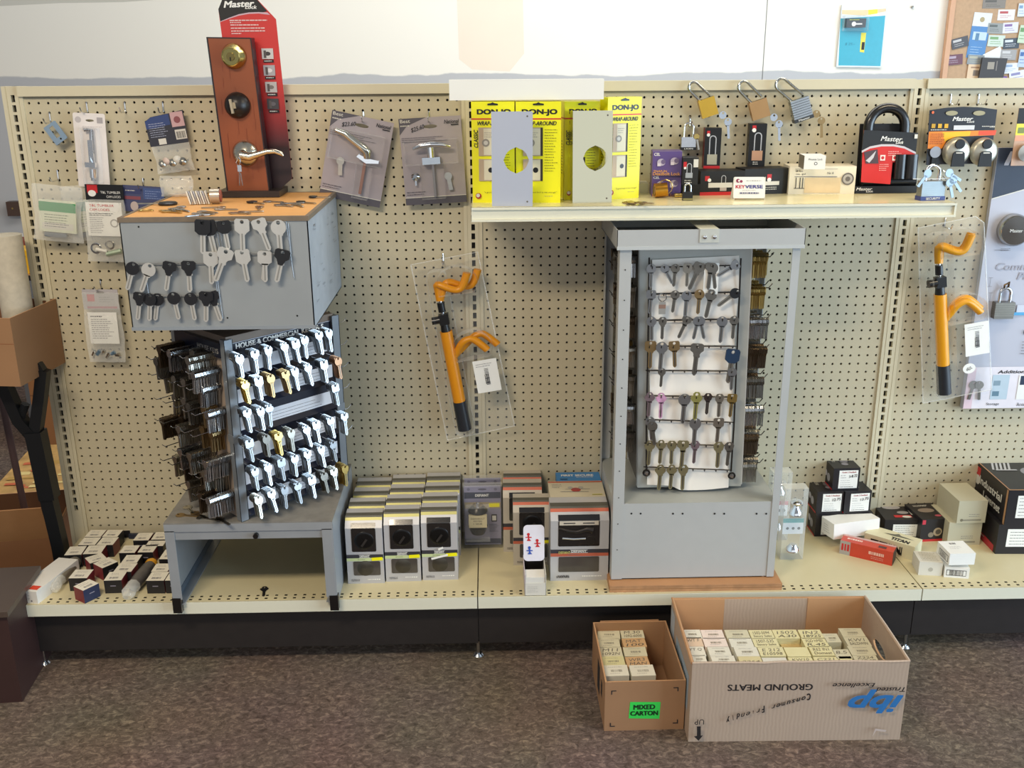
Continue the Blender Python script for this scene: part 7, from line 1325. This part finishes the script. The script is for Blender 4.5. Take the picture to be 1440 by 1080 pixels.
# cork board
O_ = py(1322, 118, WY-1.2); O_.z = 50; cu = lambda u, v: ((lambda q: (q.x-O_.x, q.z-O_.z))(py(u, v, WY-1.4)))
t = thing('cork_board', 0, 0, 'large cork notice board with a pale wooden frame, on the wall at the top right', 'notice board', mat=Matrix.Translation(O_))
mb = sub(t); x1_ = 40; z1_ = 34; mb.box(.9, -.1, .5, x1_, .4, z1_, M('#c8a684', .8, 0, .12, 60, .2)); mb.build('cork_sheet', t)
mb = sub(t); k_ = cu(1329, 0)[0]-cu(1322, 118)[0]; mb.box(0, -.6, 0, 1.0, .6, z1_, M('#d9a882', .5, 0, .08, 10)); mb.box(0, -.6, 0, x1_, .6, .6, M('#d9a882', .5, 0, .08, 10)); mb.build('wooden_frame', t)
cards = [ # image corners: centre, half width, half height, turn, colour, extra colour, label
 (1398, 5, 15, 6, 0, '#8a7f72', '#5d564c', 'grey photo flyer cut off at the top of the cork board'), (1415, 21, 11, 6.5, 0, '#f0f0ee', '#c05050', 'white card with a small red mark, upper middle of the cork board'), (1377, 50, 12, 28, 4, '#4d86c0', '#d8e4ee', 'tall blue and white leaflet on the cork board'),
 (1400, 40, 10.5, 6.5, 2, '#9a9c98', '#5f625c', 'grey photo card right of the tall blue leaflet'), (1421, 39, 10, 6.5, -3, '#e6e3ec', '#8a6aa0', 'white card with a purple band on the cork board'), (1401, 57.5, 11, 7, 2, '#d3dfd0', '#7fa86a', 'green-edged card in the middle of the cork board'), (1422, 61, 10.5, 6.5, -3, '#39404a', '#dfe2e6', 'dark card with a white figure on the cork board'),
 (1350, 60, 11, 6.5, -14, '#4a4648', '#c9c5c2', 'dark grey card tilted at the left of the cork board'), (1342, 84, 11, 6.5, -5, '#6d3a48', '#b5a0b0', 'maroon card at the lower left of the cork board'), (1396.5, 78, 12, 7, -26, '#f2f2f0', '#c9c9c6', 'blank white card tilted upward beside the tall leaflet'), (1418, 77, 10.5, 6.5, 1, '#a8a39f', '#d5d2cf', 'grey card with a pale emblem on the cork board'),
 (1372, 84, 11, 6, 3, '#8f9494', '#b9b6a0', 'grey landscape card below the tall leaflet'), (1421, 96, 10.5, 6.5, -2, '#eef0f4', '#9fb4d0', 'white card with blue print, right of the black folder'), (1370, 104, 9.5, 12, 1, '#e8c8a0', '#8d7f70', 'peach flyer with a square mark behind the black folder'), (1432, 107, 12, 7, -10, '#eeeef4', '#8f8ab5', 'white card tilted at the bottom right corner of the cork board'),
 (1437, 14, 5, 8, 0, '#dfe6f0', '#7fa0c0', 'pale card cut off by the right edge, top'), (1438, 48, 5, 11, 4, '#cfe0c0', '#6d9a5a', 'green and white card cut off by the right edge'), (1438, 82, 5, 11, 2, '#c3d4ea', '#3f6aa8', 'blue card cut off by the right edge, lower'), (1412, 114, 3, 6, 5, '#7a3fa8', '#c9a0e0', 'small purple slip right of the black folder')]
for i, (u, v, hw, hh, ro, c1, c2, lab) in enumerate(cards):
    P_ = py(u, v, WY-1.35-.02*i); s_ = .157; mb = MB(mat=Matrix.Translation(P_) @ Matrix.Rotation(math.radians(ro), 4, 'Y')); w_, h_ = hw*2*s_, hh*2*s_; mb.box(-w_/2, -.015, -h_/2, w_/2, .015, h_/2, M(c1, .45, 0, .06, 30)); q = mb.on((0, -.015, 0)); q.k = .0
    if i == 2: q.rect(-w_/2, h_*.2, w_/2, h_/2, M('#e6e8e6', .45)); q.disc(0, h_*.35, .5, M('#b5a274')); q.rect(-w_*.35, -.1*h_, w_*.4, h_*.08, M('#c9dcec')); q.rect(-w_*.2, -.12*h_, 0, h_*.05, M('#5d86a8')); q.lines(-w_*.35, -h_*.25, w_*.7, 4, .5, M('#a9cbe6'), .12, 3)
    elif i == 13: q.rect(-w_*.1, -h_*.1, w_*.35, h_*.2, M('#8d7f70', .5)); q.rect(-w_*.3, h_*.3, w_*.3, h_*.38, M('#b08a6a'))
    elif i == 9: pass
    else: q.rect(-w_*.4, h_*.12, w_*.1, h_*.35, M(c2, .45)); q.lines(-w_*.35, -h_*.05, w_*.7, 2, h_*.18, M(c2, .45), h_*.05, i+2)
    mb.build('pinned_card', label=lab, cat='card', group=None)
P_ = py(1392, 118, WY-2.6); mb = MB(P_); w_ = 5.2; mb.ext((-2.7, .3, 0), (1, 0, 0), (0, 0, 1), [(0, -1), (5.0, -1), (5.6, 5.0), (.4, 5.2)], .5, M('#3a3330', .5)); q = mb.on((-2.7, -.2, 0)); q.rect(1.6, 2.9, 3.0, 4.3, M('#a39888')); q.rect(3.4, 2.6, 3.6, 4.5, M('#8a8078')); mb.build('black_folder', label='dark brown folder standing against the bottom of the cork board', cat='folder')
P_ = py(1283, 10, WY-.2); mb = MB(P_); mb.lathe([(0, .3), (.25, .25), (.25, 0)], (0, 0, 0), (0, -1, 0), DULL, 10); mb.build('nail', label='small nail in the white wall between the teal pack and the cork board', cat='nail')
# brown wall box
a_ = py(14, 303, WY-1); b_ = py(31, 283, WY-1); mb = MB((a_.x, WY-2, a_.z)); mb.box(0, 0, 0, b_.x-a_.x, 2, b_.z-a_.z, M('#4d3a30', .5)); mb.on((0, 0, 0)).disc(1.2, 1.6, .2, BRASS); mb.build('outlet_box', label='small brown box on the bluish wall, left of the shelving', cat='box')
# back-room table with goods
tz = pz(30, 388, 27).z
Y0 = 68
a_ = py(-30, 388, Y0); b_ = py(60, 388, Y0)
t = thing('back_table', (a_.x, Y0, 0), 0, 'plain table with a black edge behind the left end of the shelving', 'table'); tzz = a_.z
mb = sub(t); mb.box(-20, 0, tzz-.9, b_.x-a_.x-1.2, 26, tzz, M('#b98a5c', .5), front=BLK); mb.build('table_top', t)
mb = sub(t); mb.box(-18, 1, 0, -17, 2, tzz-.9, KICK); mb.build('leg', t); mb = sub(t); mb.box(-18, 24, 0, -17, 25, tzz-.9, KICK); mb.build('leg', t); mb = sub(t); mb.box(b_.x-a_.x-3, 1, 0, b_.x-a_.x-2, 2, tzz-.9, KICK); mb.build('leg', t); mb = sub(t); mb.box(b_.x-a_.x-3, 24, 0, b_.x-a_.x-2, 25, tzz-.9, KICK); mb.build('leg', t)
a2 = py(12, 387, Y0+1); b2 = py(43, 387, Y0+1); mb = MB((a2.x, Y0+1, tzz+.01)); w_ = b2.x-a2.x; hh = py(12, 352, Y0+1).z-tzz; mb.ext((0, 5, 0), (1, 0, 0), (0, 0, 1), rrect(0, 0, w_, hh, .5), 5, M('#e8b018', .45)); q = mb.on((0, 0, 0)); q.rect(.3, hh*.7, w_-.3, hh*.78, M('#c98f10')); q.rect(w_*.6, hh*.1, w_*.64, hh*.65, M('#f4d45a')); mb.build('yellow_bin', label='yellow plastic bin on the table behind the left end of the shelving', cat='bin')
a2 = py(12, 349, Y0+14); mb = MB((a2.x, Y0+14, tzz+.01)); mb.box(0, 0, 0, 5, 4, py(12, 338, Y0+14).z-tzz, M('#8a4a3a', .5)); mb.build('red_brown_box', label='reddish-brown box behind the yellow bin', cat='box')
a2 = py(8, 345, Y0+20); mb = MB((a2.x-1, Y0+18.5, tzz+.01)); mb.box(0, 0, 0, 4, 3, py(8, 330, Y0+20).z-tzz, WHT2); mb.build('white_cloth', label='white item at the back of the table, left of the shelving', cat='cloth')
# grey binders under the table edge
a2 = py(22, 470, Y0-1); b2 = py(47, 398, Y0-1); mb = MB((a2.x, Y0-1, 0)); mb.box(0, 0, 0, b2.x-a2.x, 8, tzz-1.0, M('#6a6c70', .6)); mb.build('grey_cabinet', label='grey cabinet under the back-room table, beside the brown box', cat='cabinet') 
# Y-shaped black stand carrying a carton
bx = py(75, 770, -5); bs_ = Vector((bx.x, -5, 0)); t = thing('work_stand', bs_, 0, 'black steel stand with a forked top, left of the shelving', 'stand')
BS = M('#15171a', .45, .3, .1)
def lw(u, v, Y=-5): q = py(u, v, Y); return q-bs_
mb = sub(t); mb.box(-4, -2.5, 0, 1.8, 2.5, .5, BS); lo, hi = lw(86, 780), lw(50, 610); lo.z = max(lo.z, .5)
mb.tube([Vector((lo.x+.2, 0, .4)), lw(84, 765), lw(66, 690)], 1.0, BS, 4); mb.tube([lw(70, 700), lw(50, 606)], 1.25, BS, 4); mb.build('post', t)
mb = sub(t); mb.tube([lw(50, 615), lw(28, 590), lw(8, 545), lw(4, 530)], .9, BS, 4); mb.tube([lw(28, 592), lw(36, 568)], .5, BS, 6); mb.build('left_arm', t)
mb = sub(t); mb.tube([lw(50, 612), lw(57, 560), lw(61, 520)], .85, BS, 4); mb.build('right_arm', t)
mb = sub(t); mb.tube([lw(2, 538), lw(22, 533), lw(60, 514)], .7, BS, 4); mb.build('cross_arm', t)
# carton on the stand
pA = py(0, 532, -6); zc = pA.z+.0
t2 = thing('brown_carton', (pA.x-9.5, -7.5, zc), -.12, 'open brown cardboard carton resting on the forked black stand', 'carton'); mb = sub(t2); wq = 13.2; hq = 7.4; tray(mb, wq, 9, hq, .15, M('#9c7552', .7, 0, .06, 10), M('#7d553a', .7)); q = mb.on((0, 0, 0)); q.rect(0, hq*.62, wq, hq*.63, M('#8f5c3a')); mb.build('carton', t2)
b2 = py(7, 330, -3.5); mb = MB((b2.x, -3.5, zc+.2)); mb.cyl((0, 0, 0), (0, 0, b2.z-zc-.2), 1.6, M('#cfc8b6', .6, 0, .15, 60), 20); mb.build('white_roll', label='tall speckled white roll standing in the open brown carton at the far left', cat='roll')
# slanting brown pole
A_ = py(2, 560, 3); B_ = py(50, 790, 3); d_ = (B_-A_).normalized(); s_ = B_.z/(-d_.z); mb = MB((B_+d_*s_)); e = A_-(B_+d_*s_); mb.tube([Vector((0, 0, .4)), e*.6, e*1.0, e*1.02], .42, M('#4a3838', .5, .2), 10); mb.build('brown_pole', label='thin dark brown pole leaning at the far left, before the black stand', cat='pole')
# dark brown cabinet, front left
P1 = pz(12, 1002, 0); cz_ = py(0, 845, P1.y).z
A1 = pz(52, 797, 10.8); 
tb = 10.8; a1 = pz(8, 858, tb); b1 = pz(52, 797, tb); dr = b1-a1; yaw = math.atan2(dr.y, dr.x); 
t = thing('brown_cabinet', (a1.x, a1.y, 0), yaw, 'low dark brown cabinet at the bottom left corner of the picture', 'cabinet'); L_ = dr.length
mb = sub(t); mb.box(0, 0, 0, L_, 14, tb-.6, M('#3a2624', .45, 0, .1, 20)); mb.build('carcass', t)
mb = sub(t); mb.box(-.4, -.3, tb-.6, L_+.2, 14, tb, M('#4d4038', .4, 0, .1, 15)); mb.build('top_board', t, bev=.06)
# open carton and boxes on the floor behind the stand
pA = pz(0, 790, 0); t = thing('open_carton', (-68, -3, 0), .15, 'open brown carton with raised flaps on the floor, left of the shelving', 'carton')
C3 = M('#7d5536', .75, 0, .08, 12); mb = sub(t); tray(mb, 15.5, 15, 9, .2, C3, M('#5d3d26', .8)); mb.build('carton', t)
for k_, (x0, x1, y, tl_) in enumerate(((.2, 7.5, 0, 24), (8, 15.3, 0, 20))):
    mb = sub(t); mb.T = Matrix.Translation((0, y, 9)) @ Matrix.Rotation(math.radians(tl_), 4, 'X'); mb.box(x0, 0, 0, x1, .15, 5.0, M('#a3764c', .7)); mb.build('flap', t)
mb = sub(t); mb.T = Matrix.Translation((15.5, 0, 9)) @ Matrix.Rotation(math.radians(30), 4, 'Y'); mb.box(-.15, .5, 0, 0, 14, 4.2, M('#a3764c', .7)); mb.build('flap', t)
mb = MB((-72, 22, 0), .1); mb.box(0, 0, 0, 19, 20, 4.5, M('#cfa052', .6, 0, .3, 12), top=M('#c9a060', .6, 0, .5, 18)); q = mb.on((0, 0, 4.5), (1, 0, 0), (0, 1, 0)); r_ = random.Random(4)
for k_ in range(30): x, y = r_.uniform(.5, 16), r_.uniform(.5, 18); q.rect(x, y, x+r_.uniform(.8, 2), y+r_.uniform(.5, 1.4), (M('#c7653f'), M('#e6cf8a'), M('#b8924a'))[k_ % 3])
mb.build('patterned_box', label='low yellow box with red patterned top on the floor behind the brown carton', cat='box')
mb = MB((-78, 52, 0), .05); mb.box(0, 0, 0, 16, 14, 13.5, M('#8f6038', .7, 0, .06, 10)); q = mb.on((0, 0, 0)); q.rect(0, 9.6, 16, 9.8, M('#6f4828')); mb.build('brown_box', label='lower closed brown box standing on the carpet far behind the stand', cat='box')
mb = MB((-77, 53, 13.5), .05); mb.box(0, 0, 0, 14, 12, 8.5, M('#9a6a40', .7, 0, .06, 10)); mb.build('brown_box', label='upper closed brown box stacked far behind the stand', cat='box')
bpy.data.scenes.remove(TS)
